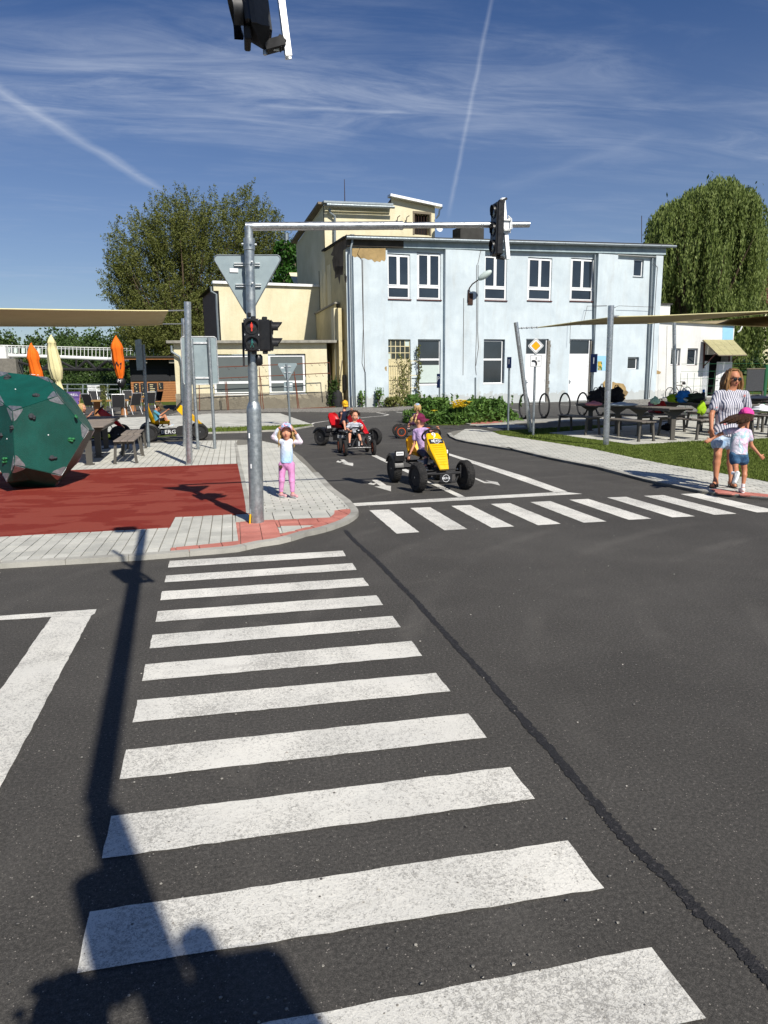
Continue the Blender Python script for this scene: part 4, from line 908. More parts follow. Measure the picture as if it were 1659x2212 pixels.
MB()._add([PL.p(URB, -.05, .3), PL.p(URB, -.05, 8), PL.p(URB, zt2+.6, 8), PL.p(URB, zt2, .3)], [(0, 1, 2, 3)]).build('end_wall', 'white_plaster', an, world=True)
for h in (h1, h2): window(PL, [h[0]+.02, h[1]-.04, h[2]+.03, h[3]-.04], .38, an, 'single', sillmat='darkred')
def cqp(x, y, b): return PL.p(*PL.uv(*cQ(x, y), b), b)
bp = MB().slab([cqp(693,1252,.29), cqp(905,1252,.29), cqp(890,1525,.29), cqp(684,1525,.29)], -PL.v, .01).build('blue_panel', 'signblue', an, world=True); bp.data.materials[0] = M['panel_blue']
# porch
po = MB(); A_, B_, C_, D_ = cqp(300,1530,.2), cqp(895,1530,.2), cqp(1165,1822,-1.0), cqp(612,1828,-1.0)
nn = (B_-A_).cross(D_-A_).normalized(); nn = nn if nn.z > 0 else -nn
porch = MB().bar(A_, D_, .05, .06).bar(B_, C_, .05, .06).bar(D_, C_, .05, .06).build('porch', 'oldwood', an, world=True)
M['corr'] = plain('corrugated_sheet', hexc('#a09a72'), .7, .15, 4)
for i in range(4):
    for j in range(3):
        a, b = i/4+.003, (i+1)/4-.003; c, d = j/3, (j+1)/3+.02*(j < 2)
        P4 = lambda s, t: A_.lerp(B_, s).lerp(D_.lerp(C_, s), t)+nn*(.03+.008*(2-j))
        MB().slab([P4(a, c), P4(b, c), P4(b, d), P4(a, d)], nn, .006).build('roof_sheet', 'corr', porch, world=True)
for x0, y0, x1, y1 in ((330,2030,560,1790), (830,1990,985,1850)): MB().bar(cqp(x0, y0, .2), cqp(x1, y1, -.85), .05).build('brace', 'darkred', porch, world=True)
for x in (335, 832): a = cqp(x, 1560, .22); b = cqp(x-18, 2080, .22); MB().bar(a, b, .07, .07).build('post', 'darkred', porch, world=True)
pbox(PL, hd_[0], hd_[1], hd_[2], hd_[3], 1.2, 1.3).build('dark_doorway', 'dark', an, world=True)
u0 = PL.uv(*cQ(585,1900), .25)[0]; dl = Plane(PL.p(u0, 0, .25), PL.p(u0+.8, 0, -.15)); dr = MB(); pbox(dl, 0, .95, .12, 2.25, 0, .05, dr)
dd = dr.build('door', 'whitepaint', an, world=True); pbox(dl, .12, .83, .3, 1.0, -.012, -.001).build('panel', 'white', dd, world=True); pbox(dl, .12, .83, 1.25, 2.1, -.012, -.001).build('panel', 'white', dd, world=True); pbox(dl, .05, .16, 1.1, 1.13, -.05, -.002).build('handle', 'galv', dd, world=True)
pbox(PL, *[hd_[0], hd_[0]+.45], .1, 2.3, .26, .32).build('side_panel', 'galv_light', an, world=True)
MB().tube([cqp(1075,1250,.1), cqp(1040,1330,.1), cqp(990,1370,.2)], .05, 8).build('downpipe', 'whitepaint', an, True, world=True)

# ---- cream wing in front on the left (ground floor), and the block above it
w1 = thing('low_wing', 'single storey cream wing with wide blinded windows and roughcast plinth', 'building', G(600, 885))
PW = Plane(G(400, 886), G(715, 880.3)); e = lambda x, y, c=cK, b=0.: PW.uv(*c(x, y), b)
uL = PW.uv(*cY(640, 1400))[0]; uR = e(1130, 200)[0]; zW = PW.uv(560, 741)[1]
def wr(x0, y0, x1, y1): return rectpx(PW, cK, x0, y0, x1, y1)
wa = wr(472, 44, 903, 488); wb = [PW.uv(*cY(955, 1500))[0], e(300, 300)[0], wa[2], wa[3]]
plz = e(700, 468)[1]
wall(PW, uL, uR, plz+.001, zW, [wa, wb], 0, .25, 'cream', 'wall', w1)
wall(PW, uL-.04, uR+.04, -.1, plz, [[wa[0], wa[1], wa[2], plz+.5], [wb[0], wb[1], wb[2], plz+.5]], -.05, .1, 'plinth', 'plinth', w1)
for wv in (wa, wb): window(PW, [wv[0]+.02, wv[1]-.05, wv[2]+.05, wv[3]-.04], .03, w1, 'wing', fw=.1, glass='blind', sillmat='whitepaint')
zr = [PW.uv(372, 748)[1], PW.uv(720, 737)[1]]
MB().bar(PW.p(uL-.3, zW+.06, -.05), PW.p(uR+.5, zW+.06, -.05), .5, .13).build('roof_edge', 'ledge', w1, world=True)
MB()._add([PW.p(uL-.2, zW+.1), PW.p(uR+.9, zW+.1), PW.p(uR+1., zW+.2, 6), PW.p(uL-.2, zW+.2, 6)], [(0, 1, 2, 3)]).build('roof', 'roof', w1, world=True)
MB()._add([PW.p(uL, -.1), PW.p(uL, -.1, 6), PW.p(uL, zW, 6), PW.p(uL, zW)], [(0, 1, 2, 3)]).build('end_wall', 'plinth', w1, world=True)
MB()._add([PW.p(uR, -.1), PW.p(uR, -.1, 3), PW.p(uR, zW, 3), PW.p(uR, zW)], [(0, 3, 2, 1)]).build('return_wall', 'cream_dirty', w1, world=True)
MB().tube([PW.p(*PW.uv(*cY(x, y), -.15), -.15) for x, y in ((618,1300),(620,1350),(685,1390),(700,1440),(706,1659),(708,1800),(716,2040))], .06, 8).build('downpipe', 'galv_dull', w1, True, world=True)
# narrow lit piers between wing and corner
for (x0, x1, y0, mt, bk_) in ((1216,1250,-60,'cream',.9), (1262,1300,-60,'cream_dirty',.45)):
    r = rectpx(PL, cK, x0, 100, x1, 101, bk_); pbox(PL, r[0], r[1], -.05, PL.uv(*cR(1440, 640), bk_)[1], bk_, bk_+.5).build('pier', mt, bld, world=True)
r = rectpx(PL, cK, 1308, 275, 1340, 445, .3); pbox(PL, r[0], r[1], r[2], r[3], .3, .6).build('dark_opening', 'dark', bld, world=True)
w2 = thing('upper_block', 'cream rendered first floor block with white parapet capping behind the triangular sign', 'building', PL.p(ULc-4, 0, D2))
PU = Plane(PL.p(-10, 0, D2), PL.p(0, 0, D2)); U = lambda x, y, b=0.: PU.uv(*cB(x, y), b)
a = U(362, 960)[0]; b = PU.uv(691, 650)[0]; zt_ = U(700, 915)[1]; zb2 = zW-.3; a_up = U(318, 915)[0]
wall(PU, a, b, zb2, zt_, [], 0, .1, 'cream', 'wall', w2); pbox(PU, a_up, a-.002, U(340,960)[1], zt_, 0, .3).build('corbel', 'cream', w2, world=True)
pbox(PU, a_up-.05, b+.05, zt_+.002, zt_+.14, -.15, .4).build('parapet_capping', 'galv_light', w2, world=True)
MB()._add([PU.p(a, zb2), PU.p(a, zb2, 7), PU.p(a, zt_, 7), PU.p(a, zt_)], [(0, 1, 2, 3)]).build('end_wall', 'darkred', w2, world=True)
MB()._add([PU.p(a_up, zt_+.01), PU.p(b, zt_+.01), PU.p(b, zt_+.01, 7), PU.p(a_up, zt_+.01, 7)], [(0, 1, 2, 3)]).build('roof', 'roof', w2, world=True)
MB().tube([PU.p(*U(x, y, -.1), -.1) for x, y in ((298,925),(300,965),(342,990),(346,1100),(362,1370))], .06, 8).build('downpipe', 'galv_dull', w2, True, world=True)
# yellow upstand walls stepping along the side wall
r = PS.uv(*cR(1240, 720)); r2 = PS.uv(*cR(1500, 585)); r3 = PS.uv(*cR(1425, 960))
m = MB(); m._add([PS.p(r[0], zW-.2, -.25), PS.p(r2[0], zW-.2, -.25), PS.p(r2[0], r2[1], -.25), PS.p(r[0], r[1], -.25)], [(0, 1, 2, 3)]); m.build('parapet', 'cream_dirty', bld, world=True)
MB().bar(PS.p(r[0], r[1], -.2), PS.p(r2[0], r2[1], -.2), .25, .08).build('parapet_capping', 'ledge', bld, world=True)

# ---- chimney with ivy, wooden kiosk, far house, footbridge
def leaves(name, P, size, mat, parent=None, kind=None, droop=0., asp=2.2, nrm=None):
    n = len(P); P = np.asarray(P); a = rng.randn(n, 3); 
    if droop: a = a*(1-droop)+np.array([0, 0, -1.])*droop*1.6
    a /= np.linalg.norm(a, axis=1)[:, None]; b = rng.randn(n, 3); b -= (b*a).sum(1)[:, None]*a; b /= np.linalg.norm(b, axis=1)[:, None]
    s = size*(.6+.8*rng.rand(n))[:, None]; a = a*s; b = b*s/asp
    v = np.stack([P-a*.5, P+b*.5-a*.05, P+a*.5, P-b*.5-a*.05], 1); return mesh_tris(name, v.reshape(-1, 3), n, 4, mat, parent, kind)
def blob_points(n, c, r, jitter=.25, clumps=60, shell=.55, seed=1, flat=1.):
    rs = np.random.RandomState(seed); c = np.array(c); r = np.array(r)
    d = rs.randn(clumps, 3); d /= np.linalg.norm(d, axis=1)[:, None]; rad = (shell+(1-shell)*rs.rand(clumps)**.6)[:, None]; C = d*rad
    idx = rs.randint(0, clumps, n); q = rs.randn(n, 3)*jitter*(.5+rs.rand(clumps)[idx][:, None]); return c+(C[idx]+q)*r
ch = PL.p(ULc-1.6, 0, DB+1.2); chx = AT(622, 560, 52); 
chim = thing('chimney', 'brick stack with metal flue wrapped in dark green ivy', 'chimney', (chx.x, chx.y, 0))
zc0 = HZ(622, 505, chx); wch = 1.0
MB().box((0, 0, (zc0-.7)/2), (1.0, 1.0, zc0-.7)).build('stack', 'bare_grey', chim)
MB().tube([(-.05, 0, zc0-.9), (-.05, 0, zc0)], .17, 10).build('flue', 'galv_dull', chim, True)
P = []
for i in range(7000):
    z = 2+(zc0-2.3)*rng.rand(); k = .75+.5*(1-(z/zc0))+.12*sin(z*3); t = rng.rand()*2*pi; P.append((cos(t)*k*(.85+.3*rng.rand()), sin(t)*k*(.85+.3*rng.rand()), z-.3))
leaves('ivy', P, .24, 'leaf_ivy', chim, asp=1.2)
# kiosk
kg = G(330, 868); ks = thing('kiosk', 'wooden refreshment kiosk with closed dark shutters and black menu boards', 'kiosk', kg)
PK = Plane(G(275, 868), Vector(G(275, 868))+Vector((1, .12, 0))); K = lambda x, y, b=0.: PK.uv(*cA(x, y), b)
ka, kb = K(1078, 700)[0], K(1515, 700)[0]; zt3 = K(1200, 588)[1]; zm = K(1200, 782)[1]; zf = K(1200, 955)[1]
pbox(PK, ka, kb, zf, zt3, .06, 3).build('body', 'blackm', ks, world=True)
nb = 9
for i in range(nb): z0, z1 = zf+(zm-zf)*i/nb, zf+(zm-zf)*(i+1)/nb; pbox(PK, ka, kb, z0+.012, z1-.006, -.01+.012*(i % 2), .055).build('plank', 'cedar', ks, world=True)
zs_ = K(1200, 770)[1]; n2 = 16; zu = K(1200, 680)[1]
for s in ((ka+.1, K(1405,700)[0]-.05), (K(1415,700)[0], kb-.1)):
    sh = pbox(PK, s[0], s[1], zs_-.05, zs_, -.05, .05).build('shutter', 'blackm', ks, world=True)
    for i in range(n2): z = zs_+(zu-zs_)*i/n2; pbox(PK, s[0], s[1], z+.015, z+(zu-zs_)/n2*.8, -.01, .05).build('slat', 'dusty', sh, world=True)
pbox(PK, ka-.5, kb+.3, zt3+.03, zt3+.13, -1.2, 3.2).build('roof', 'roof', ks, world=True)
pbox(PK, ka-.4, kb+.2, zt3-.11, zt3+.027, -1.1, -1.0).build('fascia', 'cedar', ks, world=True)
pbox(PK, ka+.0, kb, 0, zf-.01, .4, 2.8).build('base', 'blackm', ks, world=True)
pbox(PK, ka-.1, kb+.1, zf-.15, zf-.02, -.1, .3).build('step', 'oldwood', ks, world=True)
for q in ((1108,793,1160,900),(1165,793,1222,905),(1226,793,1310,918),(1313,788,1357,842)):
    r = rectpx(PK, cA, *q); bd_ = pbox(PK, *r, -.06, -.03).build('menu_board', 'signblack', ks, world=True)
    k = 7 if q[3] > 850 else 3
    for j in range(k):
        zz_ = L2(r[3], r[2], (j+.8)/(k+.6)); pbox(PK, r[0]+.12, r[1]-.12-.25*random.random(), zz_-.03, zz_+.02, -.066, -.0605).build('writing', 'ivorymetal', bd_, world=True)
for x0, x1 in ((1190,1220),(1400,1478)): r = rectpx(PK, cA, x0, 600, x1, 628, -.6); pbox(PK, *r, -.9, -.5).build('canopy_light', 'ledge', ks, world=True)
# far house with red roof at the right edge
fh = AT(1652, 700, 95); hs = thing('house', 'distant house with brown tiled roof at the right edge behind the willow', 'house', (fh.x, fh.y, 0))
zE = HZ(1655, 655, fh); zRg = HZ(1655, 570, fh)
MB().box((5, 4, zE/2), (12, 10, zE)).build('wall', 'cream', hs)
mr = MB(); mr._add([(-1.6, -1.8, zE-.3), (12, -1.8, zE-.3), (12, 4, zRg), (-.9, 4, zRg), (-1.6, 10, zE-.3), (12, 10, zE-.3)], [(0, 1, 2, 3), (3, 2, 5, 4), (0, 3, 4)]); rf = mr.build('roof', 'tilered', hs)
for j in range(14): y = L2(-1.8, 4, j/14); z = L2(zE-.3, zRg, j/14); MB().box((5.2, y, z+.1), (13.4, .12, .12)).build('tile_row', 'tilered', rf)
MB().box((.2, 3, zRg+.6), (.9, .9, 1.6)).build('chimney', 'bare', rf)
gh = AT(1478, 660, 70); gy = thing('garden_shed', 'small grey house gable half hidden behind the willow foliage', 'house', (gh.x, gh.y, 0)); zz2 = HZ(1478, 615, gh)
MB()._add([(-1.8, 0, 0), (2.5, 0, 0), (2.5, 0, zz2-1.6), (.2, 0, zz2), (-1.8, 0, zz2-1.2), (-1.8, 5, 0), (2.5, 5, 0), (2.5, 5, zz2-1.6), (.2, 5, zz2), (-1.8, 5, zz2-1.2)], [(0, 1, 2, 3, 4), (9, 8, 7, 6, 5), (3, 8, 9, 4), (3, 2, 7, 8), (1, 6, 7, 2), (5, 0, 4, 9)]).build('wall', 'white_plaster', gy); MB().box((.2, -.03, zz2-2.6), (.5, .06, .7)).build('window', 'glass', gy)
# footbridge
BD = 72.; br = thing('footbridge', 'white railed steel footbridge on a dark truss crossing behind the umbrellas', 'bridge', AT(150, 775, BD))
def bp_(x, y, dd=0.): return AT(x, y, BD+dd)
pts = [(-60, 763), (20, 768), (140, 772), (238, 776), (300, 779), (395, 782)]
MB().tube([bp_(*p) for p in pts], .2, 10).build('deck_tube', 'whitepaint', br, True, world=True)
rt = [(0, 746), (55, 747.5), (140, 749.5), (245, 752), (310, 754), (395, 757)]
MB().tube([bp_(*p) for p in rt], .045, 6).build('handrail', 'whitepaint', br, world=True); MB().tube([bp_(x, y+4) for x, y in rt], .035, 5).build('midrail', 'galv_light', br, world=True)
def itp(t, x): 
    for (a, b), (c, d) in zip(t, t[1:]):
        if a <= x <= c: return b+(d-b)*(x-a)/(c-a)
    return t[-1][1]
for i in range(44):
    x = 8+i*8.3; 
    if x < 392: MB().tube([bp_(x, itp(rt, x)), bp_(x, itp(pts, x))], .032, 5).build('rail_post', 'whitepaint', br, world=True)
for i in range(22):
    x = 10+i*16.6; MB().slab([bp_(x+3, itp(rt, x)+5), bp_(x+11, itp(rt, x+8)+5), bp_(x+11, itp(pts, x+8)-6), bp_(x+3, itp(pts, x)-6)], -_F, .02).build('glass_panel', 'frosted', br, world=True) if i < 5 else None
bc = [(25, 775), (130, 796.), (235, 800), (330, 801)]
MB().tube([bp_(92, 797), bp_(250, 799)], .16, 6).build('bottom_chord', 'blackm', br, world=True)
zig = [(22, 777), (92, 797), (120, 776), (165, 798), (187, 778), (208, 798), (232, 779), (262, 799), (300, 782)]
for a, b in zip(zig, zig[1:]): MB().tube([bp_(*a), bp_(*b)], .14, 6).build('truss_bar', 'blackm', br, world=True)
MB().tube([bp_(165, 778), bp_(165, 798)], .1, 6).build('truss_bar', 'blackm', br, world=True)
a = bp_(11, 775); MB().box((a.x, a.y, a.z-3.5), (2.6, 2.5, 7)).build('pier', 'concrete', br, world=True)
a = bp_(0, 760); MB().box((a.x-.6, a.y, a.z-.1), (3, 2.5, 1.2)).build('abutment', 'whitepaint', br, world=True)

# ================================================================== VEGETATION
def branches(base, tips, r0, seed=1, parent=None, bend=.3, fork=.35, name='trunk', n=6, mat='trunk'):
    rs = np.random.RandomState(seed); m = MB(); base = Vector(base)
    for k, t in enumerate(tips):
        t = Vector(t); f = base+Vector((0, 0, 1))*((t.z-base.z)*fork*(.6+.6*rs.rand())); f.x += (t.x-base.x)*.08; f.y += (t.y-base.y)*.08
        mid = f.lerp(t, .5)+Vector((rs.randn()*.1, rs.randn()*.1, .15))*(t-f).length*bend
        pts = []; 
        for i in range(8):
            s = i/7; 
            if k == 0 or s > -1: pts.append((1-s)**2*f+2*s*(1-s)*mid+s*s*t)
        rb = r0*(.55 if k else .6); m.tube(pts, [rb*(1-i/7)**1.1+.012 for i in range(8)], n, cap=False)
    top = max((t[2] for t in tips)); m.tube([base+Vector((0, 0, -.1)), base+Vector((0, 0, .35)), base+Vector((.02, 0, (top-base.z)*fork*.6)), base+Vector((.02, 0, (top-base.z)*fork*1.1))], [r0*1.35, r0, r0*.8, r0*.5], 10)
    return m.build(name, mat, parent, True)
def tree(name, label, base, lobes, nleaf, size, mat, r0=.4, seed=3, per=70, group=None, asp=2.4, up=.5, ntips=40, fork=.3):
    t = thing(name, label, 'tree', base, 0, group); rs = np.random.RandomState(seed); b = Vector(base)
    vol = np.array([l[1][0]*l[1][1]*l[1][2] for l in lobes]); pr_ = vol**.8/np.sum(vol**.8); C = []
    ncl = nleaf//per
    for i in range(ncl):
        l = lobes[rs.choice(len(lobes), p=pr_)]; d = rs.randn(3); d /= np.linalg.norm(d); rad = rs.rand()**.38
        C.append(np.array(l[0])+d*rad*np.array(l[1])*(.92+.16*rs.rand()))
    C = np.array(C); P = []
    ctr = np.mean([l[0] for l in lobes], 0)
    idx = np.repeat(np.arange(ncl), per); k = rs.rand(len(idx))
    out = C-ctr; out /= np.linalg.norm(out, axis=1)[:, None]; dirv = out*(1-up)+np.array([0, 0, 1.])*up+rs.randn(ncl, 3)*.25; dirv /= np.linalg.norm(dirv, axis=1)[:, None]
    ln = (.5+rs.rand(ncl))*1.1*size/.2; w = .30*size/.2
    P = C[idx]+dirv[idx]*(k*ln[idx]*1.4-.4*ln[idx])[:, None]+rs.randn(len(idx), 3)*(w*(1.15-k))[:, None]
    P -= np.array(b); leaves('crown', P, size, mat, t, asp=asp)
    tips = C[rs.choice(ncl, min(ntips, ncl), replace=False)]-np.array(b); branches((0, 0, 0), tips, r0, seed, t, fork=fork)
    return t
def lobe(x, y, d, rx, ry, rz=None): a = AT(x, y, d); k = d/FPX*1.0; return (tuple(a), (rx*k, (rz or rx)*k*.9, ry*k))
tb_ = AT(400, 800, 60)
tree('goat_willow_tree', 'big broad olive green tree with many leaning stems left of the traffic pole', (tb_.x, tb_.y, 0),
     [lobe(330, 590, 60, 95, 125), lobe(395, 520, 60, 85, 100), lobe(470, 560, 61, 100, 120), lobe(545, 500, 62, 62, 85), lobe(590, 570, 62, 55, 85), lobe(360, 680, 60, 95, 75), lobe(450, 690, 61, 90, 80), lobe(275, 620, 59, 45, 75), lobe(385, 735, 59, 90, 55), lobe(330, 720, 59, 70, 50)], 225000, .16, 'leaf_olive', .28, 5, ntips=90, fork=.12, per=60)
# weeping willow
wbx = AT(1500, 838, 60); wb_ = (wbx.x, wbx.y, 0)
wt = thing('weeping_willow', 'huge weeping willow with hanging green curtains behind the annexe', 'tree', wb_)
rs = np.random.RandomState(11); ctr = AT(1524, 560, 60); rx, rz_ = 113*60/FPX, 168*60/FPX; PP = []; DD = []; starts = []
DM = [(1428, 495, 34, 1), (1462, 430, 48, 2), (1508, 405, 52, 3), (1556, 384, 56, 3), (1592, 404, 46, 2.4), (1618, 465, 28, 1.4), (1490, 470, 70, 2.4), (1575, 470, 72, 2.4)]
wts = np.array([q[3] for q in DM]); wts = wts/wts.sum()
for s in range(2700):
    X0, YT, RX, _w = DM[rs.choice(8, p=wts)]; dd = 60+rs.uniform(-4.5, 3.5); c0 = AT(X0, YT, dd); R9 = RX*60/FPX
    th = rs.rand()*2*pi; ph = rs.rand()**.55; rr = R9*ph*(.9+.25*rs.rand()); x0, y0 = c0.x+rr*cos(th), c0.y+rr*sin(th)*1.2
    zt5 = c0.z-R9*.9*ph**2.4-rs.rand()*.5; low = HZ(1500, 718, (ctr.x, ctr.y)) if X0 > 1470 else HZ(1500, 640+30*rs.rand(), (ctr.x, ctr.y))
    L = min(1.8+6.0*rs.rand()**1.5, zt5-low+rs.rand()*1.5)
    if L < .8: continue
    n = int(8.5*L); k = np.linspace(0, 1, n); ox, oy = cos(th)*.5, sin(th)*.5
    PP.append(np.c_[x0+ox*np.sqrt(k)*.9+.10*np.sin(k*7+s)+rs.randn(n)*.05, y0+oy*np.sqrt(k)*.9+rs.randn(n)*.05, zt5-k*L+.3*np.sin(k*3.1)])
    if s % 40 == 0: starts.append((x0-wb_[0], y0-wb_[1], zt5-.5))
for (xx, yy, dd, cnt, yl) in ((1560, 650, 57, 160, 735), (1592, 690, 56, 120, 790), (1615, 700, 56, 90, 760), (1440, 600, 58, 60, 690)):
    c0 = AT(xx, yy, dd)
    for s in range(cnt):
        x0, y0 = c0.x+rs.randn()*1.1, c0.y+rs.randn()*.8; z0 = c0.z+rs.rand()*2; zl = HZ(xx, yl, (x0, y0)); n = int(max(4, 9*(z0-zl))); k = np.linspace(0, 1, n)
        PP.append(np.c_[x0+rs.randn(n)*.06+.08*np.sin(k*6+s), y0+rs.randn(n)*.06, z0-k*(z0-zl)*(.7+.3*rs.rand())])
PP = np.concatenate(PP)-np.array(wb_); PP = np.repeat(PP, 2, axis=0)+rs.randn(len(PP)*2, 3)*[.05, .05, .09]
leaves('crown', PP, .27, 'leaf_willow', wt, droop=.72, asp=3.2)
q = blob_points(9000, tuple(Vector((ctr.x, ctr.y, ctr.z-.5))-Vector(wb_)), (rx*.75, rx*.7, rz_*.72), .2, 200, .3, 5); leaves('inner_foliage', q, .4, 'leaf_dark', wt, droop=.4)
branches((0, 0, 0), starts, .62, 4, wt, fork=.25)
# forest on the far bank, three depths
def wood_mass(name, label, cols, n, size, mat, seed, dscale=1.):
    rs = np.random.RandomState(seed); P = []
    for (x, ytop, ybot, d, w) in cols:
        a = AT(x, ytop, d); zt = a.z; zb = HZ(x, ybot, (a.x, a.y)); W = w*d/FPX; H = max(1, zt-zb)
        m = int(n*W*H/45)+300; cc = rs.rand(26, 3)*2-1; cc[:, 2] = np.abs(cc[:, 2])**.8*1.0; cc[:, 0] *= np.sqrt(np.maximum(.05, 1-(cc[:, 2]*.9)**2))
        i = rs.randint(0, 26, m); q = cc[i]+rs.randn(m, 3)*[.22, .3, .09]; P.append(np.c_[a.x+q[:, 0]*W*.5, a.y+q[:, 1]*W*.45, zb+q[:, 2]*H*.95])
    P = np.concatenate(P); return tag(leaves(name, P, size, mat, kind='stuff', asp=1.5), label, 'trees')
rs = random.Random(5)
wood_mass('far_woodland', 'dark wooded hillside on the horizon above the footbridge', [(x, 727+rs.uniform(-7, 8)-(6 if x > 120 else 0)+(8 if 20 < x < 60 else 0), 850, 150+rs.uniform(-8, 8), 62) for x in range(-60, 470, 24)], 700, .62, 'leaf_forest', 3)
wood_mass('riverside_trees', 'green riverside trees seen under and behind the footbridge', [(x, rs.uniform(738, 762), 880, 88+rs.uniform(-5, 5), 70) for x in range(110, 420, 26)]+[(x, rs.uniform(800, 812), 880, 90, 60) for x in range(-40, 130, 26)], 3200, .28, 'leaf_forest', 7)
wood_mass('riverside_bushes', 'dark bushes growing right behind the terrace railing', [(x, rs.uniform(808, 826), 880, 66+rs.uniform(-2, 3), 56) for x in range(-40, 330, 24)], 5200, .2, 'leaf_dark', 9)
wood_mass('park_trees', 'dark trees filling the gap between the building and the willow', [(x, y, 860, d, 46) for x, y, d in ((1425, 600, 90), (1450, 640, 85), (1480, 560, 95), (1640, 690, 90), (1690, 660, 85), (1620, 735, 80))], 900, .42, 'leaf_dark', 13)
# plants
def plant(name, label, base, h, r, n, size, mat='leaf_shrub', seed=1, cat='plant', group=None, stems=6, spiky=0.):
    t = thing(name, label, cat, base, 0, group); rs = np.random.RandomState(seed)
    k = rs.rand(n)**.7; a = rs.rand(n)*2*pi; rr = r*(.25+.75*rs.rand(n))*(1-.55*k); P = np.c_[np.cos(a)*rr, np.sin(a)*rr, k*h]; 
    if spiky: sp = rs.rand(int(spiky), 2)*2*pi; q = []; [q.extend([(cos(u)*r*.9*sin(w)*1, sin(u)*r*.9*sin(w), h*(.7+.45*j/8)) for j in range(9)]) for u, w in sp]; P = np.r_[P, np.array(q)]
    leaves('foliage', P, size, mat, t, asp=1.8); tp = [(cos(i)*r*.5, sin(i)*r*.5, h*.85) for i in range(stems)]
    branches((0, 0, 0), tp, .03, seed, t, name='stem', n=4); return t
plant('climbing_shrub', 'dark leafy shrub in the corner between cream wing and blue building', PW.p(uR+.3, 0, -.2), 1.4, .42, 900, .12, 'leaf_dark', 2, spiky=8)
plant('wall_weed', 'green weed beside the downpipe at the blue building corner', PL.p(PL.uv(*cF(1388,300))[0], 0, -.45), 0.72, .26, 120, .12, 'leaf_shrub', 3, spiky=5)
plant('wall_weed', 'bushy green weed at the wall left of the ivory gate', PL.p(PL.uv(*cF(1547,300))[0], 0, -.5), 0.85, .3, 170, .12, 'leaf_shrub', 4, spiky=6)
plant('creeping_weed', 'low reddish weeds along the foot of the ivory gate', PL.p(PL.uv(*cG(160,500))[0], 0, -.6), .5, .8, 500, .14, 'leaf_olive', 5)
plant('creeping_weed', 'low weeds at the wall between gate and flower bed', PL.p(PL.uv(*cG(370,500))[0], 0, -.6), .6, .7, 500, .14, 'leaf_shrub', 6)
vine = thing('climbing_vine', 'half withered vine climbing beside and over the ivory gate', 'plant', PL.p(gate[1]+.3, 0, -.2)); P = []
vb = np.array(vine.location)
for u_, z1_, nn_ in ((gate[1]+.38, 3.2, 420), (gate[1]-.25, 2.5, 200), (gate[1]-.6, 2.7, 200), (gate[0]+.9, 2.2, 120), (gate[0]+.4, 1.6, 80)):
    for i in range(nn_): z = rng.rand()**1.2*z1_; P.append(np.array(PL.p(u_+.09*sin(z*4)+rng.randn()*.07, z, -.22+rng.randn()*.04))-vb)
leaves('foliage', P, .1, 'leaf_olive', vine, asp=1.4); MB().tube([tuple(np.array(PL.p(gate[1]+.38+.05*sin(z*5), z, -.2))-vb) for z in np.linspace(0, 3.2, 14)], .02, 5).build('stem', 'trunk', vine)
bb = G(*cG(640, 690))
plant('shrub', 'tall dark green shrub at the left end of the flower bed', tuple(G(*cG(650, 668))), HZ(*cG(650, 400), G(*cG(650, 668))), 1.0, 3800, .14, 'leaf_shrub', 7, 'shrub', stems=9, spiky=14)
plant('shrub', 'dense green shrub at the right end of the flower bed', tuple(G(*cG(1190, 648))), HZ(*cG(1150, 415), G(*cG(1190, 648))), 1.45, 4600, .14, 'leaf_shrub', 8, 'shrub', stems=9, spiky=18)
plant('shrub', 'low spreading green plants around the yellow lilies', tuple(G(*cG(900, 672))), HZ(*cG(900, 480), G(*cG(900, 672))), 1.15, 3000, .11, 'leaf_shrub', 9, 'shrub', stems=9)
lb = G(*cG(930, 668)); ly = thing('lily_clump', 'clump of bright yellow lilies in the flower bed', 'flowers', lb)
for i, (x, y) in enumerate([(865,455),(885,470),(905,440),(920,460),(940,435),(955,470),(975,445),(990,440),(880,495),(905,490),(935,495),(960,490),(990,485),(1040,455),(925,480),(870,480),(950,455),(1000,492),(655,552),(870,515),(915,505),(965,505)]):
    d = ray(*cG(x, y)); t = (lb.y-.9)/d[1]; p = Vector((d[0]*t, d[1]*t, EYE+d[2]*t))-lb; m = MB()
    for k in range(6):
        a = k*pi/3+i; c, s = cos(a), sin(a); m._add([p, p+Vector((c*.06-s*.04, s*.06+c*.04, .07)), p+Vector((c*.15, s*.15, .06)), p+Vector((c*.06+s*.04, s*.06-c*.04, .07))], [(0, 1, 2, 3)])
    m.build('flower', 'petal', ly)
    if i % 3 == 0: MB().tube([p, (p.x*.8, p.y+.2, -.0)], .012, 4).build('stem', 'leaf_shrub', ly)
P = []
for i in range(9000):
    a, b = rng.rand()*1130+300, rng.rand()
    x, y = a, 640+55*b
    if inside(tuple(G(*cG(x, y))[:2]), bed): p = G(*cG(x, y)); P.append((p.x, p.y, .03+rng.rand()**1.5*.38))
tag(leaves('bed_ground_cover', P, .13, 'leaf_shrub', kind='stuff', asp=3), 'low leafy ground cover edging the flower bed', 'ground cover')

# ================================================================== STREET FURNITURE
def pxz(x, y, b): return HZ(x, y, b)
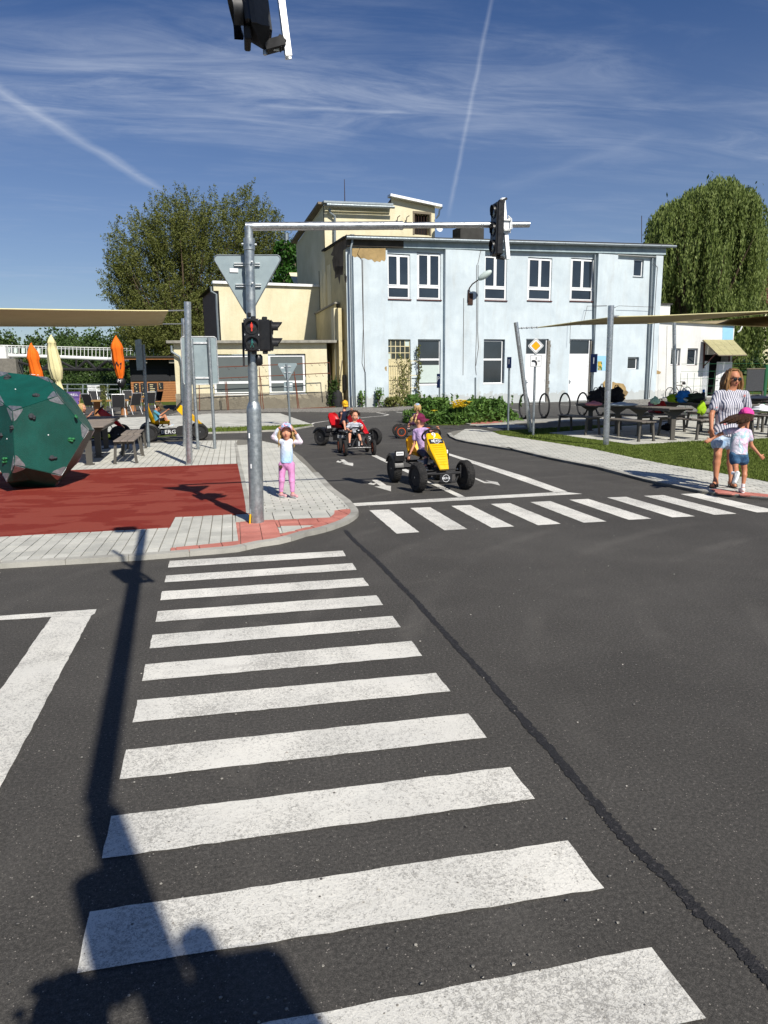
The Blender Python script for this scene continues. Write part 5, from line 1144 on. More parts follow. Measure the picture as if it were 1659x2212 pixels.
# ---- main traffic mast
mb_ = G(556, 1139); mb_ = Vector((mb_.x, mb_.y+.07, .03))
mast = thing('traffic_light_mast', 'tall galvanised traffic light pole with horizontal arm beside the standing girl', 'traffic light', mb_)
z1 = HZ(546, 872, mb_); zt_m = HZ(533, 487, mb_)-.0
rr1, rr2 = .0735, .047
MB().lathe([(rr1, 0), (rr1, z1-.08), (rr1*.97, z1-.05), (rr2+.006, z1+.0), (rr2+.001, z1+.01)], (0, 0, -.02), 28).build('pole_base', 'galv', mast, True)
MB().lathe([(.11, -.03), (.11, .004), (.075, .008)], (0, 0, 0), 24).build('base_flange', 'concrete', mast, True)
zc_1 = HZ(533, 548, mb_); zc_0 = HZ(533, 522, mb_)
MB().lathe([(rr2, z1-.03), (rr2, zc_1+.01)], (0, 0, 0), 24).build('pole', 'galv', mast, True)
MB().lathe([(rr2+.001, zc_1), (rr2+.008, zc_1+.005), (rr2+.008, zc_0), (rr2-.004, zc_0+.004)], (0, 0, 0), 24).build('arm_sleeve', 'galv', mast, True)
TRi = Matrix.Rotation(-.0165, 3, 'Y'); d = ray(1143, 485); zarm = zt_m-.035
tt = (zarm-EYE)/d[2]; aend = Vector((d[0]*tt, d[1]*tt, zarm)); loc = mast.location
yA = loc.y; dA = ray(1143, 485); aend = Vector((dA[0]*yA/dA[1], yA, EYE+dA[2]*yA/dA[1]))      # the arm runs across the far road
za_ = (TRi @ Vector((0, 0, HZ(533, 487, mb_)-loc.z))).z-.01; ar = TRi @ (aend-loc)-Vector((0, 0, za_)); aL = ar.length; ax_ = ar.normalized()
MB().tube([(0, 0, zc_0-.02), (0, 0, za_)], .040, 20).build('arm_riser', 'galv', mast, True)
LJ = aL*.53
MB().tube([Vector((-.03, 0, za_)), ax_*LJ+Vector((0, 0, za_))], .040, 22).build('arm', 'steel', mast, True)
MB().tube([ax_*(LJ-.02)+Vector((0, 0, za_)), ax_*aL+Vector((0, 0, za_))], .030, 20).build('arm_extension', 'steel', mast, True)
MB().lathe([(.041, -.01), (.043, 0), (.043, .015), (.03, .03)], ax_*(LJ-.02)+Vector((0, 0, za_)), 20, axis=ax_).build('arm_joint', 'steel', mast, True)
for a in (-1, 1): MB().lathe([(.012, 0), (.012, .02)], (a*.052, -.0, (zc_0+zc_1)/2), 6, axis=(a, 0, 0)).build('bolt', 'galv', mast)
MB().lathe([(.011, 0), (.011, .02)], (.015, -.05, (zc_0+zc_1)/2), 6, axis=(0, -1, 0)).build('bolt', 'galv', mast)
def mpt(x, y, dy=0.):        # measured point on the plane through the mast (offset towards +y)
    yy = loc.y+dy; d = ray(x, y); t = yy/d[1]; return TRi @ Vector((d[0]*t-loc.x, dy, EYE+d[2]*t-loc.z))
def rounded_tri(pts, r, n=6):
    out = []
    for i in range(len(pts)):
        a, b, c = Vector(pts[i-1]), Vector(pts[i]), Vector(pts[(i+1) % len(pts)])
        u = (a-b).normalized(); v = (c-b).normalized(); ang = u.angle(v)/2; dd = r/tan(ang); p, q = b+u*dd, b+v*dd; o = b+(u+v).normalized()*(r/sin(ang))
        for k in range(n+1):
            w = (p-o).lerp(q-o, k/n).normalized()*r; out.append(o+w)
    return out
tri = rounded_tri([mpt(457, 551, .075), mpt(612, 551, .075), mpt(536.5, 688, .075)], .035)
sg = MB().slab(tri, (0, -1, 0), .006).build('yield_sign_back', 'alu', mast)
cen = sum(tri, Vector())/len(tri)
rim = MB().tube([cen+(p-cen)*.995+Vector((0, .0, 0)) for p in tri], .006, 5, closed=True).build('rim', 'galv_dull', sg, True)
bandp = [cen+(p-cen)*1.0+Vector((0, .008, 0)) for p in tri]; inn_ = [cen+(p-cen)*.72+Vector((0, .0085, 0)) for p in tri]
MB().slab(bandp, (0, 1, 0), .001).build('sign_face', 'red', sg); MB().slab(inn_, (0, 1, 0), .0004).build('sign_face_centre', 'signwhite', sg)
for (x0, x1, yy) in ((cB(490,742)[0], cB(705,742)[0], cB(490,742)[1]), (cB(503,916)[0], cB(715,916)[0], cB(500,916)[1])):
    a, b = mpt(x0, yy, .06), mpt(x1, yy, .06); 
    for dz in (-.011, .011): MB().bar(a+Vector((0, 0, dz)), b+Vector((0, 0, dz)), .02, .006).build('bracket', 'galv_light', sg)
    MB().lathe([(rr2+.004, -.012), (rr2+.004, .012)], (0, 0, (a.z+b.z)/2), 20).build('clamp', 'galv', mast, True)
    MB().lathe([(.008, 0), (.008, .03)], (.02, -rr2-.002, (a.z+b.z)/2+.01), 6, axis=(0, -1, 0)).build('bolt', 'galv_light', mast)
a, b = mpt(*cB(453, 772), .066), mpt(*cB(525, 808), .066); MB().box((a+b)/2, (b.x-a.x, .001, abs(a.z-b.z))).build('sticker', 'signwhite', sg)
# signal heads (pedestrian, facing us; vehicle, facing right)
HY = -.11
def head(parent, c, w, h, dpt, nrm, lamps, visor=.07, mat='black', lampmats=None, r=.062):
    """housing with round lamps along its height; nrm = way it faces"""
    nrm = Vector(nrm).normalized(); x = Vector((0, 0, 1)).cross(nrm).normalized(); R = Matrix((x, nrm, Vector((0, 0, 1)))).transposed(); c = Vector(c)
    hb = MB().box(c, (w, dpt, h), rot=R, bevel=.012).box(c+nrm*(dpt/2+.006), (w*.97, .012, h*.98), rot=R, bevel=.004).build('signal_housing', mat, parent)
    for i, (dz, lm) in enumerate(lamps):
        o = c+nrm*(dpt/2+.012)+Vector((0, 0, dz))
        MB().lathe([(0, .0), (r*.7, -.001), (r*.92, -.008)], o+nrm*.004, 22, axis=nrm).build('lens', lm, hb, True)
        vm = MB(); n = 20
        vs = []; fs = []
        for k in range(n+1):
            t = -pi*.12+(pi*1.24)*k/n; dirv = x*cos(t)+Vector((0, 0, 1))*sin(t); ln = visor*(.55+.45*max(0, sin(t)))
            for rad, dd in ((r, 0), (r, ln), (r+.006, ln), (r+.006, 0)): vs.append(o+dirv*rad+nrm*dd)
        for k in range(n):
            for j in range(4): fs.append((k*4+j, k*4+4+j, k*4+4+(j+1) % 4, k*4+(j+1) % 4))
        vm._add(vs, fs).build('visor', mat, hb, True)
        MB().lathe([(r+.001, 0), (r+.012, .0), (r+.012, .008), (r+.001, .008)], o, 22, axis=nrm, cap=False).build('lamp_ring', mat, hb, True)
    return hb
M['lens_dark'] = plain('dark_lens', (.02, .022, .022), .15, .2, 20, spec=.8); M['lens_green'] = plain('unlit_green_lens', (.01, .05, .045), .15, .2, 20, spec=.8)
a, b = mpt(*cB(566, 1190), HY), mpt(*cB(705, 1462), HY); ctr_ = (a+b)/2; pw, phh = b.x-a.x, a.z-b.z
l1 = mpt(*cB(632, 1262), HY).z-ctr_.z; l2 = mpt(*cB(641, 1397), HY).z-ctr_.z
ph_ = head(mast, ctr_, pw, phh, .07, (0.02, -1, 0), [(l1, 'lens_dark'), (l2, 'lens_dark')], .035, r=.058)
def man(dz, mat, walk, c=ctr_):
    o = c+Vector((.0, -.035-.03, dz)); m = MB(); m.ell(o+Vector((0, 0, .034)), (.005, .003, .006), 8, 6)
    m.box(o+Vector((0, 0, .012)), (.011, .004, .030))
    if walk: m.bar(o+Vector((0, 0, 0)), o+Vector((-.018, 0, -.04)), .007, .004); m.bar(o, o+Vector((.016, 0, -.04)), .007, .004); m.bar(o+Vector((0, 0, .025)), o+Vector((.018, 0, .0)), .005, .004)
    else:
        for s in (-1, 1): m.box(o+Vector((s*.0035, 0, -.022)), (.004, .004, .040)); m.box(o+Vector((s*.010, 0, .008)), (.003, .004, .034))
    m.build('pedestrian_symbol', mat, ph_)
M['led_dim'] = plain('unlit_green_symbol', (.02, .16, .14), .5, .1, 10)
man(l1, 'led_red', 0); man(l2, 'led_dim', 1)
MB().box(ctr_+Vector((-pw*.5-.006, .07, -.09)), (.02, .10, phh*1.35)).build('backing_board', 'blackm', mast)
for dx in (-1, 1):
    for dz in (-1, -.03, .03, 1): MB().lathe([(.004, 0), (.004, .003)], ctr_+Vector((dx*pw*.44, -.052, dz*phh*.46)), 6, axis=(0, -1, 0)).build('screw', 'galv_light', ph_)
a, b = mpt(*cB(690, 1200), -.04), mpt(*cB(800, 1462), -.04); c2_ = (a+b)/2
vh = head(mast, c2_+Vector((0, .0, 0)), .125, a.z-b.z, b.x-a.x, (1, -.12, 0), [(l1, 'lens_dark'), (l2, 'lens_dark')], .10, r=.052)
for dz in (phh*.53, -phh*.53): MB().box(ctr_+Vector((.02, .06, dz)), (.045, .14, .03), bevel=.006).box(c2_+Vector((0, .0, dz*1.0)), (.05, .08, .03), bevel=.006).build('bracket', 'black', mast)
MB().box(mpt(*cB(615, 1160), -.03), (.035, .05, .04), bevel=.004).build('bracket_cap', 'black', mast)
a = mpt(*cB(690, 1535), -.0); MB().lathe([(.03, 0), (.045, .02), (.045, .09), (.03, .11)], a+Vector((0, 0, -.055)), 16).build('push_button_unit', 'black', mast, True)
MB().lathe([(rr2+.003, -.008), (rr2+.003, .008)], (0, 0, mpt(545, 800).z), 18).build('clamp', 'galv', mast, True)
t0 = mpt(*cX(283, 322), -.02); t1 = mpt(*cX(273, 580), -.07); tm = t0.lerp(t1, .43)
MB().tube([t0, tm], .008, 8).build('cable_conduit', 'galv', mast, True); MB().tube([tm, t1], .009, 8).build('cable_cover', 'yellow', mast, True)
for (x, y, w, h) in ((cF(340, 560)[0], cF(340, 575)[1], .012, .05), (cF(357, 880)[0], cF(357, 865)[1], .01, .045)):
    q = mpt(x+2, y, -.07); MB().box(q, (w, .004, h)).build('sticker', 'signwhite', mast)
for k in range(2): q = mpt(cF(437+k*5, 410)[0], cF(437, 415+k*6)[1], -.0745); MB().bar(q+Vector((.0, 0, .015)), q+Vector((-.004, 0, -.015)), .003, .001).build('pen_mark', 'signblack', mast)
# hanging signal at the arm's end
def arm_signal(par, top, bot, side=-1, w=.045, faces=(-1, 0, 0), lamps=3, back=.0, armz=None):
    top, bot = Vector(top), Vector(bot); fc = Vector(faces).normalized(); mid = (top+bot)/2; L = (top-bot).length
    yv = Vector((0, 0, 1)).cross(fc)
    for s in (-1, 1): MB().bar(top+yv*s*w*.34, bot+yv*s*w*.34, w*.3, w*.9).build('mounting_channel', 'galv_light', par)
    MB().bar(top+fc*.006, bot+fc*.006+Vector((0, 0, .02)), w*.35, w*.2).build('channel_slot', 'blackm', par)
    hc = mid+fc*.082+Vector((0, 0, -.01)); hh = L*.86
    hd = head(par, hc, .17, hh, .075, fc, [((i-(lamps-1)/2)*hh/lamps, 'lens_dark') for i in range(lamps)], .03, 'black', r=.06)
    for s in (-1, 1): MB().box(hc+Vector((0, 0, s*(hh/2+.015)))-fc*.03, (.06, .06, .03), bevel=.004).bar(hc-fc*.03+Vector((0, 0, s*(hh/2+.02))), mid+Vector((0, 0, s*(hh/2+.035))), .05, .02).build('hanger', 'blackm', par)
    return hd
ct = ax_*(aL*.893)+Vector((0, -.035, za_)); ctx = loc+ct
ctp_, cbt_ = mpt(1086, 428, -.035), mpt(1097, 560, -.035); ct = ctp_.lerp(cbt_, .45)
arm_signal(mast, ctp_, cbt_)
za_ = ct.z
MB().box((ct.x+.004, -.06, za_), (.1, .012, .15), bevel=.003).build('clamp_plate', 'galv_light', mast)
for s in (-1, 1): MB().bar((ct.x-.05, -.075, za_+s*.05), (ct.x+.05, -.075, za_+s*.05), .02, .012).build('clamp_bar', 'galv_light', mast)
MB().tube([(ct.x-.06, -.08, za_-.0), (ct.x-.02, -.1, za_-.05), (ct.x+.05, -.1, za_-.04), (ct.x+.045, -.09, za_+.06), (ct.x+.01, -.08, za_+.09)], .006, 6).build('cable', 'white', mast, True)
mast.rotation_euler = (0, .0165, 0)
# ---- second mast, standing behind the photographer; its arm reaches over the near road
nb_ = Vector((.67, -1.05, 0)); nm = thing('traffic_light_mast', 'near traffic light mast whose dusty signal hangs at the top of the picture', 'traffic light', nb_)
HA = 3.52
MB().lathe([(.0735, 0), (.0735, 1.1), (.062, 1.2), (.062, HA-.1)], (0, 0, 0), 20).build('pole', 'galv', nm, True)
aE = Vector((.27-nb_.x, 3.72-nb_.y, HA)); aM = Vector((0, 0, HA)).lerp(aE, .62)
MB().tube([(0, 0, HA-.15), (0, 0, HA)], .045, 14).build('arm_riser', 'galv', nm, True)
MB().tube([(0, 0, HA), aM], .052, 16).build('arm', 'steel', nm, True); MB().tube([aM, aE], .04, 14).build('arm_extension', 'steel', nm, True)
YS = 2.78
def npt(x, y, Y=YS): d = ray(x, y); t = Y/d[1]; return Vector((d[0]*t, Y, EYE+d[2]*t))-nb_
cb_ = npt(621, 124); q_ = npt(605, 0)-cb_; ctp = cb_+q_*((HA+.1-cb_.z)/q_.z); SLP = q_.x/q_.z
for s in (-1, 1): MB().bar(ctp+Vector((.004, s*.014, 0)), cb_+Vector((.004, s*.014, 0)), .022, .008, up=(0, 1, 0)).build('mounting_channel', 'galv_light', nm)
MB().bar(ctp+Vector((-.007, .0, 0)), cb_+Vector((-.007, 0, .012)), .006, .024, up=(0, 1, 0)).build('channel_web', 'galv', nm)
# housing: wedge shaped body seen from below, lamps facing left
hb0 = npt(*cZ(640, 690)); hb1 = npt(*cZ(1075, 690)); HWd = hb1.x-hb0.x; zb_h = npt(*cZ(850, 690)).z; zcell = npt(*cZ(850, 20)).z
m = MB(); cx_ = (hb0.x+hb1.x)/2
def cell(z0, z1):
    m = MB(); ks = (z0+z1)/2-zb_h; x0, x1 = hb0.x, hb1.x
    v = []
    for z, e in ((z0, .0), (z1, .0)):
        v += [(x0, YS-.075-nb_.y, z), (x1-.055, YS-.075-nb_.y, z), (x1, YS-.03-nb_.y, z), (x1, YS+.05-nb_.y, z), (x0, YS+.08-nb_.y, z)]
    v = [(x_+(z_-zb_h)*SLP, y_, z_) for x_, y_, z_ in v]; x0 += ks*SLP
    m._add(v, [(4, 3, 2, 1, 0), (5, 6, 7, 8, 9)]+[(i, (i+1) % 5, 5+(i+1) % 5, 5+i) for i in range(5)])
    hb = m.build('signal_housing', 'dusty', nm)
    MB().box((x0-.010, YS-nb_.y, (z0+z1)/2), (.020, .165, (z1-z0)*.985), rot=Matrix.Rotation(math.atan(SLP), 3, 'Y'), bevel=.006).build('front_door', 'black', hb)
    o = Vector((x0-.020, YS-nb_.y, (z0+z1)/2-.002)); MB().lathe([(0, .012), (.05, .006), (.07, 0)], o, 22, axis=(-1, 0, 0)).build('lens', 'lens_dark', hb, True)
    vs, fs = [], []; n = 22
    for k in range(n+1):
        t = -pi*.25+(pi*1.5)*k/n; ln = .052*(.6+.4*max(0, sin(t)))
        for rad, dd in ((.070, 0), (.070, ln), (.075, ln), (.075, 0)): vs.append((o.x-dd, o.y+cos(t)*rad, o.z+sin(t)*rad))
    for k in range(n):
        for j in range(4): fs.append((k*4+j, k*4+4+j, k*4+4+(j+1) % 4, k*4+(j+1) % 4))
    MB()._add(vs, fs).build('visor', 'black', hb, True); return hb
hcell = zcell-zb_h
for k in range(3): cell(zb_h+k*(hcell+.004), zb_h+k*(hcell+.004)+hcell)
bz = zb_h-.012
MB()._add([(hb0.x, YS-.07-nb_.y, zb_h-.001), (hb1.x-.01, YS-.06-nb_.y, zb_h-.001), (hb1.x-.01, YS+.06-nb_.y, zb_h-.001), (hb0.x, YS+.07-nb_.y, zb_h-.001), (cx_+.005, YS-.01-nb_.y, zb_h-.055), (cx_+.02, YS+.01-nb_.y, zb_h-.055)], [(0, 1, 4), (1, 2, 5, 4), (2, 3, 5), (3, 0, 4, 5), (0, 3, 2, 1)]).build('bottom_cone', 'blackm', nm)
MB().lathe([(.007, 0), (.007, .015)], (cx_+.01, YS-nb_.y, zb_h-.068), 6).build('bolt', 'galv', nm)
MB().box((hb0.x-.012, YS-nb_.y, zb_h-.02), (.022, .1, .045), bevel=.004).build('hinge_block', 'blackm', nm)
MB().bar((cx_+.01, YS-nb_.y, zb_h-.045), (cb_.x-.01, YS-nb_.y, npt(*cZ(1180, 870)).z), .05, .03).bar((cb_.x-.035, YS-nb_.y, npt(*cZ(1200, 830)).z), (cb_.x-.012, YS-nb_.y, npt(*cZ(1280, 960)).z), .045, .03).build('hanger', 'blackm', nm)
MB().lathe([(.009, 0), (.009, .02)], (cb_.x-.028, YS-.0-nb_.y, npt(*cZ(1270, 1010)).z), 8, axis=(-1, 0, 0)).build('bolt', 'galv', nm)
MB().box((-.105, .02, 2.84), (.11, .12, .5), bevel=.04).build('signal_housing', 'black', nm); MB().box((.19, 0, 2.48), (.24, .14, .40), bevel=.04).box((.12, 0, 2.74), (.09, .1, .14), bevel=.03).build('signal_housing', 'black', nm)  # unseen boxes added on the pole, shaped to cast the lower-left shadow mass
for z in (2.72, 3.05): MB().bar((-.13, .02, z), (0, 0, z), .04, .03).build('bracket', 'black', nm)
for z in (2.3, 2.6): MB().bar((.2, .0, z), (0, 0, z), .04, .03).build('bracket', 'black', nm)
MB().box(aE+Vector((-.14, -.05, .1)), (.2, .12, .14)).build('detector_box', 'blackm', nm)  # unseen box added to cast the shadow mark at the arm's tip

# ---- other signs and poles
def post(name, label, base, px_top, r, cat='post', mat='galv', group=None, lean=None):
    t = thing(name, label, cat, base, 0, group); z = HZ(*px_top, base); top = (0, 0, z)
    d = ray(*px_top); n_ = Vector((_F[0], _F[1], 0)); bb = Vector((base[0], base[1], 0)); tt = bb.dot(n_)/(d[0]*n_.x+d[1]*n_.y); top = tuple(Vector((d[0]*tt, d[1]*tt, EYE+d[2]*tt))-Vector((bb.x, bb.y, base[2])))
    MB().tube([(0, 0, -.05), top], r, 14).build('pole', mat, t, True); return t, z
t, z = post('road_sign', 'small triangular sign seen from behind on a thin pole above the girl', G(627, 921), cK(683, 150), .032, 'sign')
b = t.location; S3 = lambda x, y, dy=.05: Vector((ray(x, y)[0]*(b.y+dy)/ray(x, y)[1]-b.x, dy, EYE+ray(x, y)[2]*(b.y+dy)/ray(x, y)[1]-b.z))
tr3 = rounded_tri([S3(*cK(576, 145)), S3(*cK(807, 145)), S3(*cK(690, 352))], .04); so = MB().slab(tr3, (0, -1, 0), .006).build('sign_plate', 'alu', t)
a_, b2 = S3(*cK(650, 352)), S3(*cK(752, 458)); so2 = MB().box((a_+b2)/2, (b2.x-a_.x, .006, a_.z-b2.z), bevel=.0).build('sign_plate', 'alu', t)
for x0, x1, yy in ((648, 730, 180), (648, 730, 248), (655, 742, 404)): MB().bar(S3(*cK(x0, yy), .04), S3(*cK(x1, yy), .04), .03, .02).build('bracket', 'galv_light', t)
for q in ((617,188,650,204),(715,368,745,388)): u_, v_ = S3(*cK(q[0], q[1]), .044), S3(*cK(q[2], q[3]), .044); MB().box((u_+v_)/2, (v_.x-u_.x, .001, u_.z-v_.z)).build('sticker', 'signwhite', t)
# two-post information board, seen from behind
pb1, pb2 = G(*cE(1315, 672)), G(*cE(1427, 668)); t = thing('information_board', 'grey rectangular board seen from behind on two galvanised posts', 'sign', pb1)
b = t.location; q0 = Plane(pb1, pb2); Q = lambda x, y, back=0.: q0.p(*q0.uv(*cY(x, y), back), back)-b
u0, zt0 = q0.uv(*cY(692, 1228), .06); u1, zb0 = q0.uv(*cY(1001, 1612), .06)
rp = rounded_tri([q0.p(u0, zt0, .06)-b, q0.p(u1, zt0, .06)-b, q0.p(u1, zb0, .06)-b, q0.p(u0, zb0, .06)-b], .06); MB().slab(rp, -q0.v, .006).build('board', 'alu', t); MB().tube(rp, .012, 5, closed=True).build('rim', 'galv_light', t, True)
for pp, px in ((pb1, cY(785, 1245)), (pb2, cY(903, 1236))): MB().tube([Vector((pp.x, pp.y, 0))-b, Vector((pp.x, pp.y, HZ(*px, pp)))-b], .034, 12).build('post', 'galv', t, True)
for y in (1278, 1560): MB().bar(Q(770, y, .045), Q(935, y, .045), .02, .035).build('bracket', 'galv_light', t)
# shade sail poles left
s1, z_s1 = post('sail_pole', 'thick brushed steel shade sail pole in front of the information board', G(*cE(1255, 776)), (405, 652), .058, 'pole', 'steel')
s2, z_s2 = post('sail_pole', 'shade sail pole just behind and left of the thick steel pole', G(*cE(1230, 652)), (397, 688), .055, 'pole', 'steel')
t, z = post('road_sign', 'traffic sign seen edge on, on a pole beside the yellow go kart', G(*cE(987, 656)), cA(1187, 472), .036, 'sign', 'galv_dull')
a_ = HZ(*cA(1165, 430), t.location); b2 = HZ(*cA(1178, 685), t.location); dirx = Vector((-.35, 1, 0)).normalized(); c_ = Vector((-.07, .1, (a_+b2)/2)); MB().box(c_, (.012, .55, a_-b2), rz=.35).build('sign_plate', 'galv_dull', t)
def sail(name, label, near, far, nd, fd, grp=None, lean=0.06, edge=None):
    """cloth between a near and a far edge; each edge = measured points with depths"""
    o = thing(name, label, 'shade sail', AT(*near[0], nd[0]))
    b = o.location
    def ev(pts, ds, u):
        n = len(pts)-1; k = min(int(u*n), n-1); f = u*n-k; return AT(pts[k][0]+(pts[k+1][0]-pts[k][0])*f, pts[k][1]+(pts[k+1][1]-pts[k][1])*f, ds[k]+(ds[k+1]-ds[k])*f)
    cl = MB().grid(lambda u, v: ev(near, nd, u).lerp(ev(far, fd, u), v)-b+Vector((0, 0, -.05*sin(pi*v)*sin(pi*min(u*1.0, 1)))), 24, 8).build('cloth', 'sail', o, 2)
    for P_, D_ in ((near, nd), (far, fd)): MB().tube([ev(P_, D_, i/20)-b for i in range(21)], .012, 5).build('hem', 'cream_cloth', o, True)
    return o
ns = cA(1395, 193); fsx = cA(1345, 304); d1, d2_ = s1.location.length, s2.location.length
D1_ = 13.0; D2_ = 16.6
so_ = sail('shade_sail', 'beige shade sail stretched at the left above the umbrellas', [(-150, cA(0, 176)[1]), (0, cA(0, 178)[1]), cA(700, 188), cA(1290, 194), ns], [(-150, cA(0, 322)[1]), (0, cA(0, 320)[1]), cA(700, 322), cA(1290, 312), cA(1345, 305)], [11., 11.5, 12.2, 12.8, 12.9], [14.5, 14.8, 15.3, 16.2, 16.4])
for a_, b_, dd1, dd2 in ((ns, cA(1538, 190), 12.9, 13.0), (cA(1350, 303), cA(1510, 302), 16.4, 16.5)): MB().tube([AT(*a_, dd1)-so_.location, AT(*b_, dd2)-so_.location], .012, 6).build('turnbuckle', 'rope', so_, True)
# right side sails and poles
r1, z_r1 = post('sail_pole', 'steel shade sail pole standing on the lawn before the benches', G(*cH(655, 524)), (1320, 660), .062, 'pole', 'steel')
lp = G(*cH(192, 443)); lt = AT(*cC(1375, 1222), lp.y/ _F[1]*1.0 if False else 17.2)
dl_ = ray(*cC(1375, 1222)); tl_ = (lp.y)/dl_[1]; lt = Vector((dl_[0]*tl_, lp.y, EYE+dl_[2]*tl_))
t = thing('sail_pole', 'leaning steel shade sail pole beside the yellow diamond priority sign', 'pole', lp); MB().tube([(0, 0, -.05), lt-lp], .055, 14).build('pole', 'steel', t, True); leanp = t
p3_ = G(1458, 905); r3_, z_ = post('sail_pole', 'slim sail pole rising behind the tables in front of the bicycle', p3_, cD(1018, 1008), .06, 'pole', 'steel')
dpt = lambda p: p.dot(Vector(_F)) if False else (Vector((p[0], p[1], 0)).dot(Vector((_F[0], _F[1], 0)))/ (_F[0]**2+_F[1]**2)**.5)
dR1 = dpt(r1.location); dLP = dpt(lp); d3 = dpt(p3_)
sa = sail('shade_sail', 'long pointed beige shade sail over the picnic benches', [cD(90, 1040), cD(350, 1003), cD(620, 968), cD(900, 962), cD(1300, 945), cD(1800, 925)], [cD(90, 1041), cD(350, 1022), cD(620, 1017), cD(850, 1014), cD(1150, 990), cD(1800, 932)], [dLP, dLP-.8, dR1, dR1-.2, dR1-.4, dR1-.6], [dLP, dLP+.6, 19.5, 21, 21, 20])
for a_, b_, x_, y_ in ((cC(1375, 1272), cD(90, 1040), dLP, dLP), (cD(582, 963), cD(640, 967), dR1, dR1)):
    n = 9
    for k in range(n): u = (k+.5)/n; p = AT(a_[0]+(b_[0]-a_[0])*u, a_[1]+(b_[1]-a_[1])*u, x_)-sa.location; MB().ell(p, (.045, .012, .018) if k % 2 else (.03, .02, .03), 6, 4).build('chain_link', 'rope', sa)
sb = sail('shade_sail', 'second beige shade sail edge in front of the willow at the right', [cD(1010, 1005), cQ(0, 1160), cQ(600, 1150), cQ(1100, 1100), cQ(1583, 1058), cQ(2000, 1020)], [cD(1010, 1006), cQ(100, 1190), cQ(600, 1215), cQ(1100, 1246), cQ(1583, 1264), cQ(2000, 1275)], [d3, 24, 21.5, 19.5, 18, 17], [d3, 23.5, 19.5, 17, 15.2, 14])
# priority sign
pg = G(1151.5, 945); t = thing('road_sign', 'yellow diamond priority road sign with bent priority plate below it', 'sign', pg)
b = t.location
def W3(x, y, c=cC, dy=0., bb=None):
    bb = bb or b; d = ray(*c(x, y)); n = Vector((_F[0], _F[1], 0)).normalized(); tt = (bb.dot(n)-dy)/(d[0]*n.x+d[1]*n.y); return Vector((d[0]*tt, d[1]*tt, EYE+d[2]*tt))-bb
topz = W3(1543, 1360).z; MB().tube([(0, 0, -.05), (0, 0, topz)], .03, 12).build('pole', 'galv', t, True)
nF = -Vector((_F[0], _F[1], 0)).normalized()
cd = W3(1542, 1417, dy=.05); R66 = (W3(1607, 1417, dy=.05)-cd).length; xr = Vector((0, 0, 1)).cross(nF)
def diamond(k, off): return [cd+nF*off+v*R66*k for v in (xr, Vector((0, 0, 1)), -xr, Vector((0, 0, -1)))]
dp = MB().slab(rounded_tri(diamond(1.03, 0), .03), nF, .006).build('sign_plate', 'signwhite', t)
MB().slab(rounded_tri(diamond(.93, .001), .028), nF, .0006).build('black_border', 'signblack', dp); MB().slab(rounded_tri(diamond(.87, .002), .025), nF, .0006).build('white_field', 'signwhite', dp); MB().slab(rounded_tri(diamond(.6, .003), .02), nF, .0006).build('black_border', 'signblack', dp); MB().slab(rounded_tri(diamond(.56, .004), .015), nF, .0006).build('yellow_field', 'signyellow', dp)
c0 = W3(1541, 1541, dy=.05); hw = (W3(1590, 1541, dy=.05)-c0).length
def sq4(k, off, c=c0, w=hw, h=hw): return [c+nF*off+xr*a*w*k+Vector((0, 0, bb_*h*k)) for a, bb_ in ((-1, -1), (1, -1), (1, 1), (-1, 1))]
pp_ = MB().slab(rounded_tri(sq4(1, 0), .02), nF, .006).build('sign_plate', 'signwhite', t); MB().slab(rounded_tri(sq4(.94, .001), .018), nF, .0006).build('black_border', 'signblack', pp_); MB().slab(rounded_tri(sq4(.89, .002), .016), nF, .0006).build('white_field', 'signwhite', pp_)
k_ = lambda a, c: c0+nF*.004+xr*a*hw+Vector((0, 0, c*hw))
m = MB(); arc = [k_(-.62, -.02+.0)]+[k_(-.35+.45*sin(tt), -.42+.42*cos(tt)) for tt in np.linspace(0, pi/2, 8)]+[k_(.1, -.7)]
for a_, c_ in zip(arc, arc[1:]): m.bar(a_, c_+(c_-a_)*.15, .002, hw*.3, up=nF) if False else m.tube([a_, c_+(c_-a_)*.1], hw*.14, 6)
m.build('bold_arrow_line', 'signblack', pp_)
MB().bar(k_(.05, .15), k_(.05, .62), hw*.12, .002, up=nF).build('thin_line', 'signblack', pp_); MB().bar(k_(.3, -.05), k_(.72, -.05), hw*.12, .002, up=nF).build('thin_line', 'signblack', pp_)
def bluesign(label, base, px0, px1, c, ptop, sym):
    t = thing('road_sign', label, 'sign', base); b = t.location; z = W3(*ptop, c, 0, b).z; MB().tube([(0, 0, -.05), (0, 0, z)], .028, 10).build('pole', 'galv_dull', t, True)
    a_, b_ = W3(*px0, c, .05, b), W3(*px1, c, .05, b); cc = (a_+b_)/2; w = (Vector((b_.x, b_.y, 0))-Vector((a_.x, a_.y, 0))).length; h = a_.z-b_.z
    rz = 1.1; fn = Vector((-sin(rz)*1, -cos(rz), 0)); R = Matrix.Rotation(-rz+.2, 3, 'Z'); W_ = w/ .42
    pl = MB().box(cc, (W_*.46, .02, h), rot=R, bevel=.006).build('sign_plate', 'signblue', t); nn = R @ Vector((0, -1, 0))
    text(sym, 'symbol', h*.5, 'signwhite', pl, face_mtx(cc+nn*.012+Vector((0, 0, h*.12)), nn), .002); return t
bluesign('dark blue sign on a pole beside the leaning steel pole', G(*cG(1470, 766)), (1303, 1510), (1338, 1602), cC, (1322, 1520), '|')
bluesign('blue sign on a pole next to the right white door', G(1277, 905), (450, 1222), (489, 1347), cD, (470, 1240), 'I')
bluesign('blue parking sign with letter P standing behind the shrub', G(*cG(712, 640)), (682, 125), (721, 281), cG, (702, 140), 'P')
